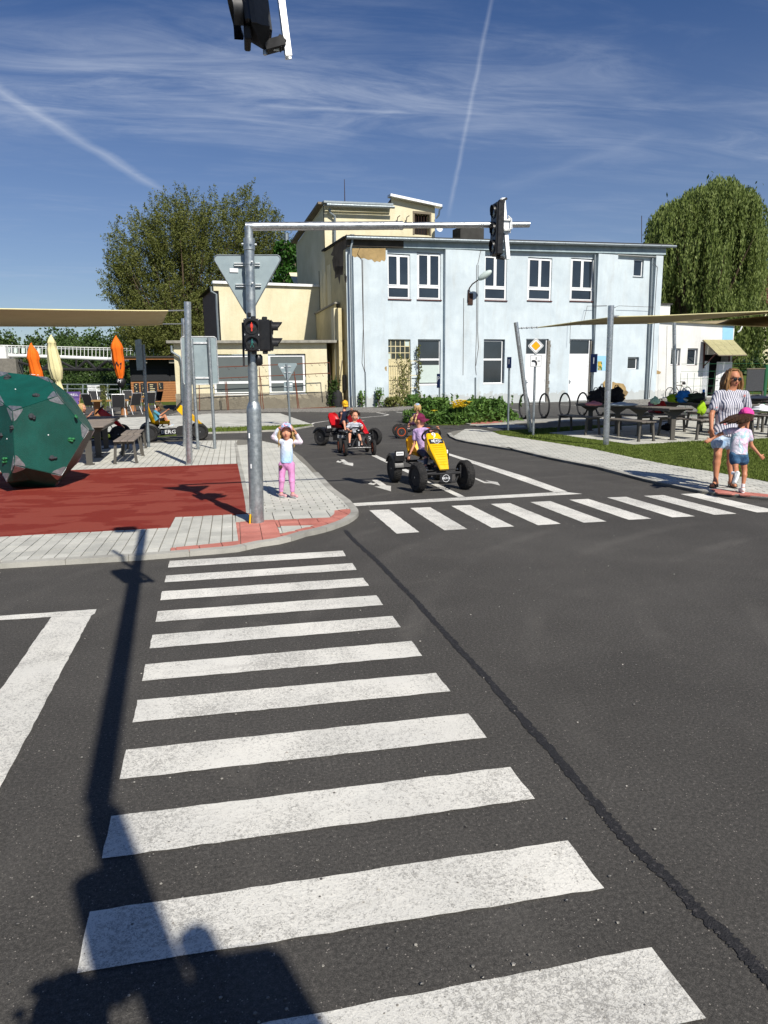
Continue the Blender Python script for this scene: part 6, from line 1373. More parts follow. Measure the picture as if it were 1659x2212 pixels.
# bicycle hoops
for i, (x, y) in enumerate(((147, 350), (272, 345), (398, 340), (508, 333), (622, 330))):
    g = G(*cH(x, y)); r = .42; t = thing('bicycle_hoop', 'round black bicycle hoop '+('at the left end of the row by the priority sign', 'second from the left, in front of the left white door', 'in the middle of the row, between the two white doors', 'in front of the right white door, partly behind bags', 'at the right end of the row behind the bags')[i], 'bicycle rack', g, 0, 'row of round bicycle hoops')
    MB().tube([(0, r*sin(a), r+.03-r*cos(a)) for a in np.linspace(0, 2*pi, 29)[:-1]], .032, 8, closed=True).build('ring', 'blackm', t, True); MB().box((0, 0, .02), (.12, .28, .04)).bar((0, -.1, .03), (0, -.16, .14), .03).bar((0, .1, .03), (0, .16, .14), .03).build('foot', 'blackm', t)
# bicycle
bgl = PL.p(PL.uv(*cI(835, 330))[0], 0, -.55); t = thing('bicycle', 'dark blue bicycle leaning against the white annexe wall', 'bicycle', bgl); I3 = lambda x, y, bk=-.5: PL.p(*PL.uv(*cI(x, y), bk), bk)-bgl
wr_ = .36
fx, rx2 = I3(757, 265), I3(915, 265); fx.z = rx2.z = wr_
for cc, nm_ in ((fx, 0), (rx2, 1)):
    w_ = MB().tube([cc+PL.u*cos(a)*wr_*.93+Vector((0, 0, sin(a)*wr_)) for a in np.linspace(0, 2*pi, 25)[:-1]], .025, 6, closed=True).build('wheel', 'tyre', t, True)
    for a in np.linspace(0, pi, 7)[:-1]: MB().bar(cc+PL.u*cos(a)*wr_*.9+Vector((0, 0, sin(a)*wr_*.95)), cc-PL.u*cos(a)*wr_*.9-Vector((0, 0, sin(a)*wr_*.95)), .006).build('spoke', 'galv', w_)
hd0 = fx.lerp(rx2, .28)+Vector((0, 0, .52)); st0 = fx.lerp(rx2, .7)+Vector((0, 0, .52)); bb0 = fx.lerp(rx2, .58)-Vector((0, 0, .02))
MB().tube([fx, hd0+Vector((0, 0, .0))], .022, 6).tube([hd0, bb0], .026, 6).tube([hd0-Vector((0, 0, .04)), st0-Vector((0, 0, .05))], .024, 6).tube([bb0, st0+Vector((0, 0, .12))], .022, 6).tube([bb0, rx2], .016, 5).tube([st0-Vector((0, 0, .08)), rx2], .014, 5).build('frame', 'rustdark', t, True)
MB().tube([hd0, hd0+Vector((0, 0, .12)), hd0+Vector((0, 0, .12))-PL.u*.18], .016, 6).tube([hd0+Vector((0, 0, .12))-PL.v*.25, hd0+Vector((0, 0, .12))+PL.v*.1], .016, 6).build('handlebar', 'blackm', t, True)
MB().box(st0+Vector((0, 0, .16)), (.3, .14, .05), bevel=.02).box(st0+Vector((.12, 0, .06)), (.16, .1, .14), bevel=.02).build('saddle', 'blackm', t)

# ================================================================== PLAY AND TERRACE
# climbing dodecahedron: measured visible corners, the hidden ones completed from a regular solid
DV = [[-2.809,10.07,1.082],[-2.506,10.853,1.573],[-3.599,10.557,.793],[-3.297,11.34,1.284],[-2.33,10.38,.294],[-2.027,11.163,.786],[-3.12,10.867,.005],[-2.818,11.65,.497],[-2.814,10.076,.481],[-2.322,10.37,1.266],[-3.294,10.368,1.275],[-2.324,11.343,1.276],[-3.601,11.158,.799],[-3.107,10.851,1.578],[-3.302,10.377,.302],[-2.026,10.562,.78],[-2.519,10.869,0.],[-2.813,11.644,1.098],[-3.305,11.35,.312],[-2.332,11.352,.304]]
DV = [Vector(v) for v in DV]; REG = [v.copy() for v in DV]
faces = []
E_ = .6010
adj = [[j for j in range(20) if abs((REG[i]-REG[j]).length-E_) < .02] for i in range(20)]
for a in range(20):
    for b in adj[a]:
        for c in adj[b]:
            if c == a: continue
            f = [a, b, c]; n = (REG[b]-REG[a]).cross(REG[c]-REG[b]).normalized(); ok = True
            while len(f) < 5:
                nx = [j for j in adj[f[-1]] if j not in f and abs((REG[j]-REG[a]).dot(n)) < .03]
                if not nx: ok = False; break
                f.append(nx[0])
            if ok and set(f) not in [set(x) for x in faces]: faces.append(f)
def on_plane(px, p0, n): d = Vector(ray(*px)); o = Vector((0, 0, EYE)); t = (p0-o).dot(n)/d.dot(n); return o+d*t
idx = dict(P0=0, P1=9, P2=15, P3=4, P4=8, P5=1, W=10, X=14, Q=16, T=13)
obs = dict(P0=(165,545), P1=(765,345), P2=(1172,800), P3=(815,1400), P4=(195,1262), P5=(630,95), W=(-15,395), X=(92,1485), Q=(735,1550), T=(-20,15))
def nrm3(a, b, c): return (DV[b]-DV[a]).cross(DV[c]-DV[a]).normalized()
n = nrm3(0, 9, 4); p0 = DV[0].copy()
for k in ('P0', 'P1', 'P2', 'P3', 'P4'): DV[idx[k]] = on_plane(cN(*obs[k]), p0, n)
n = (REG[1]-REG[0]).cross(REG[10]-REG[0]).normalized(); n = (n-(DV[9]-DV[0]).normalized()*n.dot((DV[9]-DV[0]).normalized())).normalized()
for k in ('P5', 'W', 'T'): DV[idx[k]] = on_plane(cN(*obs[k]), DV[0], n)
n = nrm3(0, 8, 10); DV[14] = on_plane(cN(*obs['X']), DV[0], n); DV[2] = DV[0]+(REG[2]-REG[0]); DV[2] = DV[2]-n*(DV[2]-DV[0]).dot(n)
DV[16] = G(*cN(*obs['Q']), .047)
cen_ = sum(DV, Vector())/20; dd_ = thing('climbing_boulder', 'large dark green many sided climbing boulder with grey corner plates on red rubber', 'climbing frame', (cen_.x, cen_.y, .046)); DL = dd_.location
gi = 0
for f in faces:
    fc = sum((DV[i] for i in f), Vector())/5; nn = Vector()
    for i in range(5): nn += (DV[f[i]]-fc).cross(DV[f[(i+1) % 5]]-fc)
    nn.normalize(); 
    if nn.dot(fc-cen_) < 0: nn = -nn; f = f[::-1]
    q = [DV[i] for i in f]; m = MB()
    w = [fc+(p-fc)*.988 for p in q]; c2v = fc
    vs = w+[c2v]+[p-nn*.02 for p in w]; m._add([v-DL for v in vs], [(i, (i+1) % 5, 5) for i in range(5)]+[((i+1) % 5, i, 6+i, 6+(i+1) % 5) for i in range(5)])
    pn = m.build('panel', 'greenp', dd_); 
    MB()._add([fc+(p-fc)*.99-nn*.022-DL for p in q], [(0, 1, 2, 3, 4)]).build('panel_back', 'blackm', pn)
    for i in range(5):
        a, b, c = q[i-1], q[i], q[(i+1) % 5]; u, v = (a-b).normalized(), (c-b).normalized(); l = .135
        m = MB().slab([b+u*.004+v*.004+nn*.004, b+u*l+v*.012+nn*.004, b+u*l*.93+v*l*.30+nn*.004, b+u*l*.30+v*l*.93+nn*.004, b+v*l+u*.012+nn*.004], nn, .005)
        m.v = [tuple(Vector(x)-DL) for x in m.v]; cp = m.build('corner_plate', 'plate', dd_)
        if nn.y < .2:
            for s in ((.75, .12), (.12, .75), (.2, .2)): MB().lathe([(.006, 0), (.004, .003)], b+u*l*s[0]+v*l*s[1]+nn*.0045-DL, 6, axis=nn).build('screw', 'galv_dull', cp)
def hold(px, fi, kind='hold', sc=1., seed=1):
    f = fi; p0 = DV[f[0]]; n = (DV[f[1]]-DV[f[0]]).cross(DV[f[2]]-DV[f[0]]).normalized(); p = on_plane(cN(*px), p0, n)
    if n.dot(p-cen_) < 0: n = -n
    rs = np.random.RandomState(seed); m = MB(); R = n.to_track_quat('Z', 'Y').to_matrix()
    for k in range(4): o = R @ Vector((rs.randn()*.016, rs.randn()*.014, .012)); m.ell(p+o*sc-DL, (.026*sc*(.7+.5*rs.rand()), .018*sc*(.8+.4*rs.rand()), .022*sc), 10, 7, rot=R)
    m.lathe([(.036*sc, 0), (.032*sc, .012), (.015*sc, .018)], p-DL, 12, axis=n); m.build('climbing_hold', kind, dd_, True, )
main = [0, 9, 15, 4, 8]; upf = [10, 0, 9, 1, 13]; lff = [0, 8, 14, 10, 2]
for px, f, kd, s_, sd in (((415,612),main,'hold',1.1,1),((490,340),upf,'hold',1.1,2),((90,105),upf,'hold',1.2,3),((165,762),[0,8,14],'hold',.9,4),((690,1165),main,'hold',1.,5),((930,925),main,'holdg',.95,6),((15,865),[0,8,14],'hold',.9,7),((75,1205),[0,8,14],'holdg',1.,8),((1008,628),[9,15,1],'holdg',.8,9)): hold(px, f, kd, s_, sd)
for px, f in (((205,255),upf),((642,862),main),((92,914),[0,8,14])):
    p0 = DV[f[0]]; n = (DV[f[1]]-DV[f[0]]).cross(DV[f[2]]-DV[f[0]]).normalized(); p = on_plane(cN(*px), p0, n); n = n if n.dot(p-cen_) > 0 else -n
    MB().lathe([(.009, 0), (.007, .004)], p-DL, 10, axis=n).build('bolt', 'signwhite', dd_)

# picnic tables and benches
def mk_table(L=1.8, w=.68, h=.73, label='', loc=(0, 0, 0), rz=0., zoff=0., slat='slat', group=None):
    t = thing('picnic_table', label, 'table', loc, rz, group); n = 9
    for i in range(n): y = -L/2+L*(i+.5)/n; MB().box((0, y, h-.0125), (w, L/n-.012, .025), bevel=.003).build('slat', slat, t)
    MB().box((-w/2+.02, 0, h-.045), (.03, L*.96, .035)).box((w/2-.02, 0, h-.045), (.03, L*.96, .035)).build('frame_rail', 'bench', t)
    for y in (-.63*L/1.8, .63*L/1.8):
        MB()._add([(-.05, y-.02, 0), (.05, y-.02, 0), (.06, y-.02, h-.2), (w/2-.02, y-.02, h-.06), (w/2-.02, y-.02, h-.028), (-w/2+.02, y-.02, h-.028), (-w/2+.02, y-.02, h-.06), (-.06, y-.02, h-.2)]+[(-.05, y+.02, 0), (.05, y+.02, 0), (.06, y+.02, h-.2), (w/2-.02, y+.02, h-.06), (w/2-.02, y+.02, h-.028), (-w/2+.02, y+.02, h-.028), (-w/2+.02, y+.02, h-.06), (-.06, y+.02, h-.2)], [(0, 1, 2, 3, 4, 5, 6, 7), (15, 14, 13, 12, 11, 10, 9, 8)]+[(i, 8+i, 8+(i+1) % 8, (i+1) % 8) for i in range(8)]).box((0, y, .01), (.16, .1, .02)).build('leg', 'bench', t)
    return t
def mk_bench(L=1.5, w=.4, h=.45, label='', loc=(0, 0, 0), rz=0., slat='slat', group=None):
    t = thing('bench', label, 'bench', loc, rz, group); n = 3
    for i in range(n): x = -w/2+w*(i+.5)/n; MB().box((x, 0, h-.0125), (w/n-.012, L, .025), bevel=.003).build('slat', slat, t)
    for y in (-L/2+.1, L/2-.1):
        MB().box((0, y, h-.045), (w*.94, .04, .04)).build('crossbar', 'bench', t)
        for s in (-1, 1): MB().bar((s*(w/2-.03), y, h-.026), (s*(w/2+.005), y+.02*(1 if y > 0 else -1), 0), .045, .045).box((s*(w/2+.005), y+.02*(1 if y > 0 else -1), .012), (.055, .055, .024)).build('leg', 'bench', t)
    return t
mk_table(1.8, .62, .69, 'weathered slatted picnic table right beside the green climbing boulder', (-2.58, 13.95, .042), .05, slat='slatw', group='picnic tables')
mk_table(1.8, .62, .69, 'slatted picnic table further back, behind the one beside the climbing boulder', (-2.75, 15.85, .042), .05, slat='slatw', group='picnic tables')
mk_bench(1.45, .36, .42, 'slatted bench in front, right of the weathered picnic table', (-1.96, 13.97, .042), .03, 'slatw', 'benches')
mk_bench(1.45, .36, .42, 'second slatted bench behind the front one, near the yellow go kart', (-2.08, 15.6, .042), .05, 'slatw', 'benches')
mk_bench(1.45, .36, .42, 'slatted bench hidden mostly behind the climbing boulder', (-3.35, 15.2, .042), .03, 'slatw', 'benches')
tw = ['nearest picnic table on the right, between two benches', 'picnic table behind the steel sail pole, with dark bags on it', 'picnic table with blue and green bags lying on it', 'picnic table partly hidden behind the woman', 'picnic table at the right picture edge behind the pink cap', 'farthest picnic table at the right edge']
bw = [('bench left of the nearest table on the right, just right of the sail pole', 'bench right of the nearest table, left of the woman'), ('leftmost bench of all, left of the sail pole', 'bench in the second row with a red backpack behind'), ('bench left of the table with blue and green bags', 'bench behind the woman in the second row'), ('bench immediately left of the woman, third in the front row', 'bench hidden behind the striped shirt'), ('bench at the right edge in the second row', 'bench beyond the right edge in the second row'), ('bench right of the running child', 'bench at the far right picture edge')]
for i, (x, y) in enumerate(((9.58, 14.95), (9.35, 16.95), (11.75, 17.0), (12.1, 14.95), (14.3, 17.05), (14.8, 15.0))):
    mk_table(1.75, .64, .72, tw[i], (x, y, .046), .07, group='picnic tables'); 
    mk_bench(1.5, .38, .44, bw[i][0], (x-.72, y-.05, .046), .07, group='benches'); mk_bench(1.5, .38, .44, bw[i][1], (x+.72, y-.05, .046), .07, group='benches')
def bag(name, label, cat, c, r, mat, seed=1, extra=None):
    t = thing(name, label, cat, c); rs = np.random.RandomState(seed); m = MB(); k = rs.randn(6)*.12
    f = lambda v: Vector((v.x*(1+.18*sin(v.z*9/r[2]+k[0]*9)), v.y*(1+.15*sin(v.x*7/r[0]+k[1]*9)), v.z*(1+.12*sin(v.x*5/r[0]+k[2]*8))))
    m.ell((0, 0, r[2]*.95), r, 16, 10, f=f).build('body', mat, t, True)
    MB().ell((r[0]*.2, -r[1]*.8, r[2]*.6), (r[0]*.6, r[1]*.4, r[2]*.45), 12, 8, f=f).build('pocket', extra or mat, t, True)
    MB().tube([(-r[0]*.3, 0, r[2]*1.8), (-r[0]*.15, 0, r[2]*2.15), (r[0]*.15, 0, r[2]*2.15), (r[0]*.3, 0, r[2]*1.8)], .012, 6).build('handle', extra or mat, t, True); return t
cols = {k: plain('fabric_'+k, hexc(v), .85, .15, 8) for k, v in dict(black='#141416', pink='#c77f87', limegreen='#8fb515', blue='#2276c9', darkgreen='#2c3a2a', red='#b01e22', pale='#aebcc6', mint='#bfe6c5', navy='#1c2638', white='#dfe0e2').items()}
M.update({'c_'+k: v for k, v in cols.items()})
def ontab(x, y, c=cI, z=.77): return G(*c(x, y), z)
bag('backpack', 'black backpack standing at the left on the table behind the sail pole', 'bag', ontab(70, 395), (.2, .14, .2), 'c_black', 1)
bag('backpack', 'black backpack just left of the sail pole on the same table', 'bag', ontab(125, 392), (.13, .13, .24), 'c_black', 2)
bag('backpack', 'black backpack right of the sail pole near the bare plaster patch', 'bag', ontab(260, 378), (.21, .15, .22), 'c_black', 3)
bag('cloth', 'pinkish cloth bundle on the table behind the sail pole', 'cloth', ontab(55, 398), (.22, .12, .05), 'c_pink', 4)
bag('jacket', 'pale grey blue jacket lying flat on the table right of the sail pole', 'clothes', ontab(310, 400), (.42, .2, .04), 'c_pale', 5)
bag('sun_hat', 'mint green sun hat on top of the red backpack', 'hat', G(*cI(618, 385), .78), (.11, .11, .09), 'c_mint', 6)
bag('backpack', 'pink and dark backpack on the bench behind the nearest table', 'bag', G(*cI(600, 470), .46), (.16, .14, .19), 'c_pink', 7, 'c_black')
bag('backpack', 'red backpack with black netting on the bench behind the nearest table', 'bag', G(*cI(665, 475), .46), (.15, .14, .19), 'c_red', 8, 'c_black')
bag('backpack', 'lime green backpack on the table in front of the bicycle', 'bag', ontab(800, 368), (.22, .16, .12), 'c_limegreen', 9, 'c_darkgreen')
bag('backpack', 'bright blue backpack beside the lime green one', 'bag', ontab(880, 370), (.19, .16, .17), 'c_blue', 10, 'c_pale')
bag('sports_bag', 'dark green black sports bag right of the blue backpack', 'bag', ontab(985, 370), (.28, .17, .13), 'c_darkgreen', 11, 'c_black')
bag('towel', 'lime green towel hanging from the bench left of the woman', 'cloth', G(*cI(1045, 480), .5), (.13, .05, .16), 'c_limegreen', 12)
bag('backpack', 'dark navy clothes pile on the table right of the woman', 'clothes', ontab(1545, 350), (.5, .2, .07), 'c_navy', 13, 'c_black')
bag('bag', 'white plastic bag on the table behind the pink cap', 'bag', ontab(1600, 462), (.2, .14, .07), 'c_white', 14)
bag('shoe_bag', 'small black bag lying under the nearest table', 'bag', G(*cI(725, 625), .05), (.16, .1, .09), 'c_black', 15)
bo = thing('water_bottle', 'blue water bottle with dark cap standing at the table corner', 'bottle', ontab(1060, 370)); MB().lathe([(.045, 0), (.045, .24), (.03, .27)], n=14).build('body', 'c_navy', bo, True); MB().lathe([(.03, .271), (.032, .33), (.02, .34)], n=12).build('cap', 'c_blue', bo, True)

# fence and board at far right
M['fgreen'] = plain('fence_green', hexc('#1f5a3a'), .6, .1, 10)
fb = G(*cQ(1450, 2330)) if False else AT(*cI(1630, 200), 24); fpost = (fb.x, fb.y, 0)
t = thing('mesh_fence', 'green wire mesh fence with round post behind the running child', 'fence', fpost); zt_f = HZ(*cI(1632, 20), fpost)
MB().tube([(0, 0, 0), (0, 0, zt_f)], .07, 10).build('post', 'fgreen', t, True)
m = MB()
for i in range(26): m.bar((-3.2+i*.25, .0, .1), (-3.2+i*.25, .0, zt_f-.25), .008)
for j in range(8): m.bar((-3.2, 0, .15+j*.24), (3.2, 0, .15+j*.24), .008)
m.build('wire_mesh', 'fgreen', t)
a_, b_ = AT(*cI(1465, 62), 23), AT(*cI(1615, 262), 23); t = thing('notice_board', 'blank dark grey board with thin wooden frame in front of the mesh fence', 'board', ((a_.x+b_.x)/2, (a_.y+b_.y)/2, 0))
hh_ = a_.z-b_.z; ww_ = (Vector((a_.x, a_.y))-Vector((b_.x, b_.y))).length; MB().box((0, 0, b_.z+hh_/2), (ww_, .04, hh_), rz=-.3).build('panel', 'dusty', t)
for s in (-1, 1): MB().box((s*ww_/2*.95, .0+s*-.28*ww_/2, b_.z/2), (.05, .05, b_.z)).build('leg', 'bench', t)
MB().box((0, -.0, a_.z+.015), (ww_+.05, .06, .03), rz=-.3).build('frame', 'oldwood', t)

# umbrellas
def umbrella(label, base, top, prof, mat, lean=0., seed=1, skirt=None, letters=None):
    t = thing('closed_umbrella', label, 'umbrella', base); zt = HZ(*top, base); m = MB(); n = 28; vs = []; fs = []; rs = np.random.RandomState(seed); ph = rs.rand()*6
    for z, r, ox in prof:
        zz_ = z*zt
        for k in range(n):
            a = 2*pi*k/n; rr = r*(1+.16*cos(8*a+ph+z*3)*(1 if z < .93 else .3)+.06*sin(3*a+z*9)); vs.append((ox+rr*cos(a), rr*sin(a), zz_))
    for i in range(len(prof)-1):
        for k in range(n): l = (k+1) % n; fs.append((i*n+k, i*n+l, i*n+n+l, i*n+n+k))
    m._add(vs, fs); cl = m.build('canopy', mat, t, 2); MB().tube([(0, 0, -.02), (0, 0, zt*.97)], .025, 8).build('pole', 'galv_light', t, True); MB().lathe([(.35, 0), (.35, .08), (.05, .1)], n=16).build('base', 'concrete', t, True)
    MB().lathe([(.0, .03), (.02, .0), (.02, -.04)], (0, 0, zt-.0), 8).build('finial', mat, t)
    if skirt: k0, k1, mt = skirt; m = MB(); m.ell((prof[1][2], 0, (k0+k1)/2*zt), (.2, .19, (k1-k0)/2*zt), 14, 9, f=lambda v: Vector((v.x*(1+.2*sin(v.z*11)), v.y, v.z))).build('valance', mt, t, True)
    for (s_, z, ox, sz, mt, rt) in (letters or []): text(s_, 'lettering', sz, mt, cl, Matrix.Translation((ox, -.24 if not skirt or z > .3 else -.22, z*zt)) @ Matrix.Rotation(rt, 4, 'Y') @ Matrix.Rotation(pi/2, 4, 'X'), .004)
    return t
def P_(*l): return list(l)
b1 = G(128, 902)
umbrella('closed cream parasol between the two orange ones', b1, cA(447, 395), P_((.30,.10,.14),(.34,.15,.13),(.38,.12,.12),(.43,.10,.10),(.455,.12,.09),(.48,.2,.07),(.6,.25,.03),(.72,.22,.0),(.83,.18,-.03),(.9,.15,-.03),(.905,.17,-.03),(.95,.11,-.03),(.985,.05,-.02),(1.,.01,-.02)), 'cream_cloth', 0, 1)
b2_ = G(264, 893)
umbrella('closed orange parasol with black lettering beside the wooden kiosk', b2_, cA(982, 400), P_((.38,.10,.07),(.43,.12,.06),(.47,.11,.05),(.50,.16,.05),(.58,.2,.04),(.70,.24,.0),(.82,.23,-.02),(.84,.26,-.02),(.9,.2,-.02),(.96,.1,-.02),(1.,.01,-.01)), 'orange_cloth', 0, 2, (.33, .47, 'signblack'), [('M', .62, .03, .42, 'signblack', .2), ('M', .42, .02, .2, 'signwhite', .2)])
b3_ = G(84, 900)
umbrella('closed orange parasol at the left, above the climbing boulder', b3_, cA(297, 462), P_((.25,.12,.22),(.4,.2,.16),(.5,.22,.12),(.62,.23,.07),(.76,.2,.0),(.80,.24,.0),(.88,.19,.0),(.95,.1,-.02),(1.,.01,-.03)), 'orange_cloth', 0, 3, None, [('VO', .42, .14, .36, 'signblack', .2), ('—', .58, .07, .3, 'signwhite', .1)])
# terrace railing with banner
t = thing('terrace_railing', 'grey steel railing along the back of the terrace', 'railing', G(180, 866)); b = t.location; RY = b.y
def RP(x, y): d = ray(x, y); tt = RY/d[1]; return Vector((d[0]*tt, RY, EYE+d[2]*tt))-b
for y0, y1 in ((804, 806), (840, 846), (882, 888)): MB().tube([RP(*cA(380, y0)), RP(*cA(1075, y1))], .045, 6).build('rail', 'galv_dull', t, True)
for x in (430, 560, 688, 727, 893, 1050): MB().bar(RP(*cA(x, 806)), RP(*cA(x, 920)), .1, .1).build('post', 'galv_dull', t)
a_, b_ = RP(*cA(727, 812)), RP(*cA(836, 888)); t2 = thing('banner', 'white banner with dark print hanging on the terrace railing', 'banner', tuple(b+Vector((0, -.12, 0)))); w_ = b_.x-a_.x; h_ = a_.z-b_.z; c_ = (a_+b_)/2
bn = MB().grid(lambda u, v: Vector((a_.x+w_*u, -.03*sin(u*9)*sin(v*4), b_.z+h_*v)), 12, 6).build('cloth', 'signwhite', t2, 2)
text('ŠVEDOVA SODA', 'lettering', h_*.27, 'signblack', bn, Matrix.Translation((c_.x, -.05, c_.z+h_*.3)) @ Matrix.Rotation(pi/2, 4, 'X'), .004, sx=.72)
text('Pod Lipami 2020', 'lettering', h_*.14, 'signblack', bn, Matrix.Translation((c_.x-.1, -.05, c_.z+h_*.02)) @ Matrix.Rotation(pi/2, 4, 'X'), .004, sx=.8) if False else None
for k, w5 in ((.05, .6), (-.1, .75), (-.2, .8), (-.3, .7)): MB().box((c_.x-.1, -.05, c_.z+h_*k), (w_*w5, .004, h_*.03)).build('printed_line', 'signblack', bn)
# deck chair
dg = G(*cA(610, 990)); t = thing('deck_chair', 'folding deck chair with purple back panel and orange wooden frame', 'chair', dg); b = t.location
a_, b_ = W3(546, 866, cA, 0, b), W3(667, 915, cA, 0, b); c_ = (a_+b_)/2; w_ = (b_-a_).xy.length; h_ = a_.z-b_.z
pn = MB().box(c_, (w_, .03, h_), bevel=.01).build('back_panel', 'purple', t); text('BIRELL', 'lettering', h_*.55, 'signwhite', pn, Matrix.Translation(c_+Vector((.0, -.02, 0))) @ Matrix.Rotation(pi/2, 4, 'X'), .003)
MB().grid(lambda u, v: Vector((c_.x-w_*.42+w_*.84*u, -.3*v*1.0, b_.z-.0-.5*v-.12*sin(pi*v))), 6, 6).build('seat_cloth', 'purple', t, 2)
for s in (-1, 1): MB().bar((c_.x+s*w_*.47, .1, a_.z), (c_.x+s*w_*.47, -.5, 0), .035).bar((c_.x+s*w_*.42, .35, 0), (c_.x+s*w_*.42, -.45, .38), .035).build('side_frame', 'cedar', t)
for i in range(9): x = c_.x-w_*.4+i*w_*.1; MB().bar((x, .02, b_.z-.02), (x, -.1, b_.z-.35), .008).build('fringe', 'signwhite', t)
# terrace chairs
def mk_chair(label, loc, rz):
    t = thing('terrace_chair', label, 'chair', loc, rz, 'black mesh terrace chairs')
    MB().grid(lambda u, v: Vector((-.24+.48*u, .22+.13*v*1.3, .42+.5*v)), 2, 3).build('backrest', 'mesh_black', t, 2); MB().box((0, 0, .42), (.5, .44, .02)).build('seat', 'mesh_black', t)
    for s in (-1, 1):
        MB().tube([(s*.26, -.26, 0), (s*.26, -.22, .42), (s*.27, -.2, .6), (s*.28, -.12, .64), (s*.28, .22, .63)], .013, 6).build('front_leg', 'galv_light', t, True); MB().tube([(s*.25, .34, 0), (s*.25, .12, .42)], .013, 6).tube([(s*.25, .2, .42), (s*.25, .39, .95)], .013, 6).build('rear_leg', 'galv_light', t, True)
    MB().tube([(-.25, .39, .95), (.25, .39, .95)], .013, 6).build('top_rail', 'galv_light', t, True)
    return t
CH = [((775, 1055), 2.6, 'mesh chair behind the girl in pink, seen from the side'), ((985, 1075), 3.4, 'mesh chair right of the straw planter, turned away'), ((1105, 1052), 3.9, 'mesh chair with open armrest in the middle of the terrace'), ((1235, 1030), 3.6, 'mesh chair left of the thin sign pole'), ((1290, 1005), 4.1, 'mesh chair right of the thin sign pole, near the kiosk'), ((865, 1000), .4, 'mesh chair at the far side of the wooden table'), ((795, 995), .5, 'mesh chair at the far left of the wooden table'), ((1070, 995), .2, 'mesh chair at the far side of the second table')]
for (px, rz, lb_) in CH: mk_chair(lb_, G(*cA(*px)), rz)
for (x0, x1, yt, yb, lb_) in ((790, 1055, 930, 1060, 'long rustic plank table on thick stump legs with chairs around'), (1090, 1230, 900, 1025, 'second rustic plank table near the kiosk')):
    g = G(*cA((x0+x1)/2, yb)); t = thing('plank_table', lb_, 'table', g, .15); wL = (AT(*cA(x1, yb), 1)-AT(*cA(x0, yb), 1)).length*g.length; h = HZ(*cA((x0+x1)/2, yt), g)
    for j in range(4): MB().box((0, -.36+j*.24, h-.04), (wL, .225, .07), bevel=.008).build('plank', 'tabletop', t)
    for s in (-1, 1): MB().lathe([(.16, 0), (.13, .2), (.15, h-.08)], (s*wL*.36, 0, 0), 10).build('leg', 'cedar', t, True)
g = G(*cA(868, 1086)); t = thing('planter', 'straw basket planter with tall feathery grass on the terrace', 'planter', g)
k_ = g.length/FPX; w_ = 20*k_; MB().lathe([(w_*.42, 0), (w_*.5, .1), (w_*.52, 13*k_)], n=4).build('basket', 'wicker', t)
P = []
for i in range(420): a = rng.rand()*6.28; r = rng.rand()*.22; z = rng.rand(); P.append((cos(a)*r*z*1.2+.05*z, sin(a)*r*z, .25+z*1.05))
leaves('grass', P, .16, 'leaf_olive', t, droop=-.6, asp=7)
g = G(*cA(1040, 985)); t = thing('potted_conifer', 'small dark conifer in a white pot beside the orange parasol', 'plant', g); leaves('foliage', [(rng.randn()*.22*(1-z), rng.randn()*.2*(1-z), .45+z*1.2) for z in rng.rand(900)], .12, 'leaf_dark', t); MB().lathe([(.16, 0), (.22, .4)], n=14).build('pot', 'white', t, True); MB().tube([(0,0,.3),(0,0,1.5)], .02, 5).build('stem', 'trunk', t)
# rusty hook rack before the wing
t = thing('hook_rack', 'rusty tube rack with hooks standing before the cream wing windows', 'rack', PW.p(0, 0, -1.0)); b = t.location
def H3(x, y, c=cK, bk=-1.): return PW.p(*PW.uv(*c(x, y), bk), bk)-b
for a_, b_, r in (((0,187),(1155,140),.022),((-260,322),(1165,256),.02),((1155,140),(1170,372),.024),((50,685),(1220,630),.022),((-290,200),(5,186),.02)): MB().tube([H3(*a_), H3(*b_)], r, 6).build('rail', 'rust' if a_[0] < 400 else 'rustdark', t)
for a_, b_ in (((378,188),(400,672)),((392,300),(428,668)),((765,240),(805,650)),((775,300),(820,645)),((-290,200),(-280,690)),((0,350),(30,690)),((15,350),(45,690))): MB().tube([H3(*a_), H3(*b_)], .02, 6).build('upright', 'rust', t)
for x, y in ((410,170),(445,215),(950,150),(1035,146),(1100,143),(455,292),(390,300),(1000,270),(920,275),(1075,265),(30,192),(105,178),(70,310),(150,305)):
    MB().tube([H3(x, y), H3(x+6, y+22), H3(x+14, y+28), H3(x+20, y+18)], .009, 4).build('hook', 'rustdark', t)
t = thing('bin_bag', 'black rounded bin in the dark corner beside the cream wing', 'bin', PL.p(ULc-.55, 0, .25)); MB().lathe([(.25, 0), (.3, .3), (.27, .75), (.1, .9)], n=14).build('body', 'blackm', t, True); MB().tube([(.1, 0, .85), (.3, -.1, 2.4)], .03, 6).build('handle', 'oldwood', t)

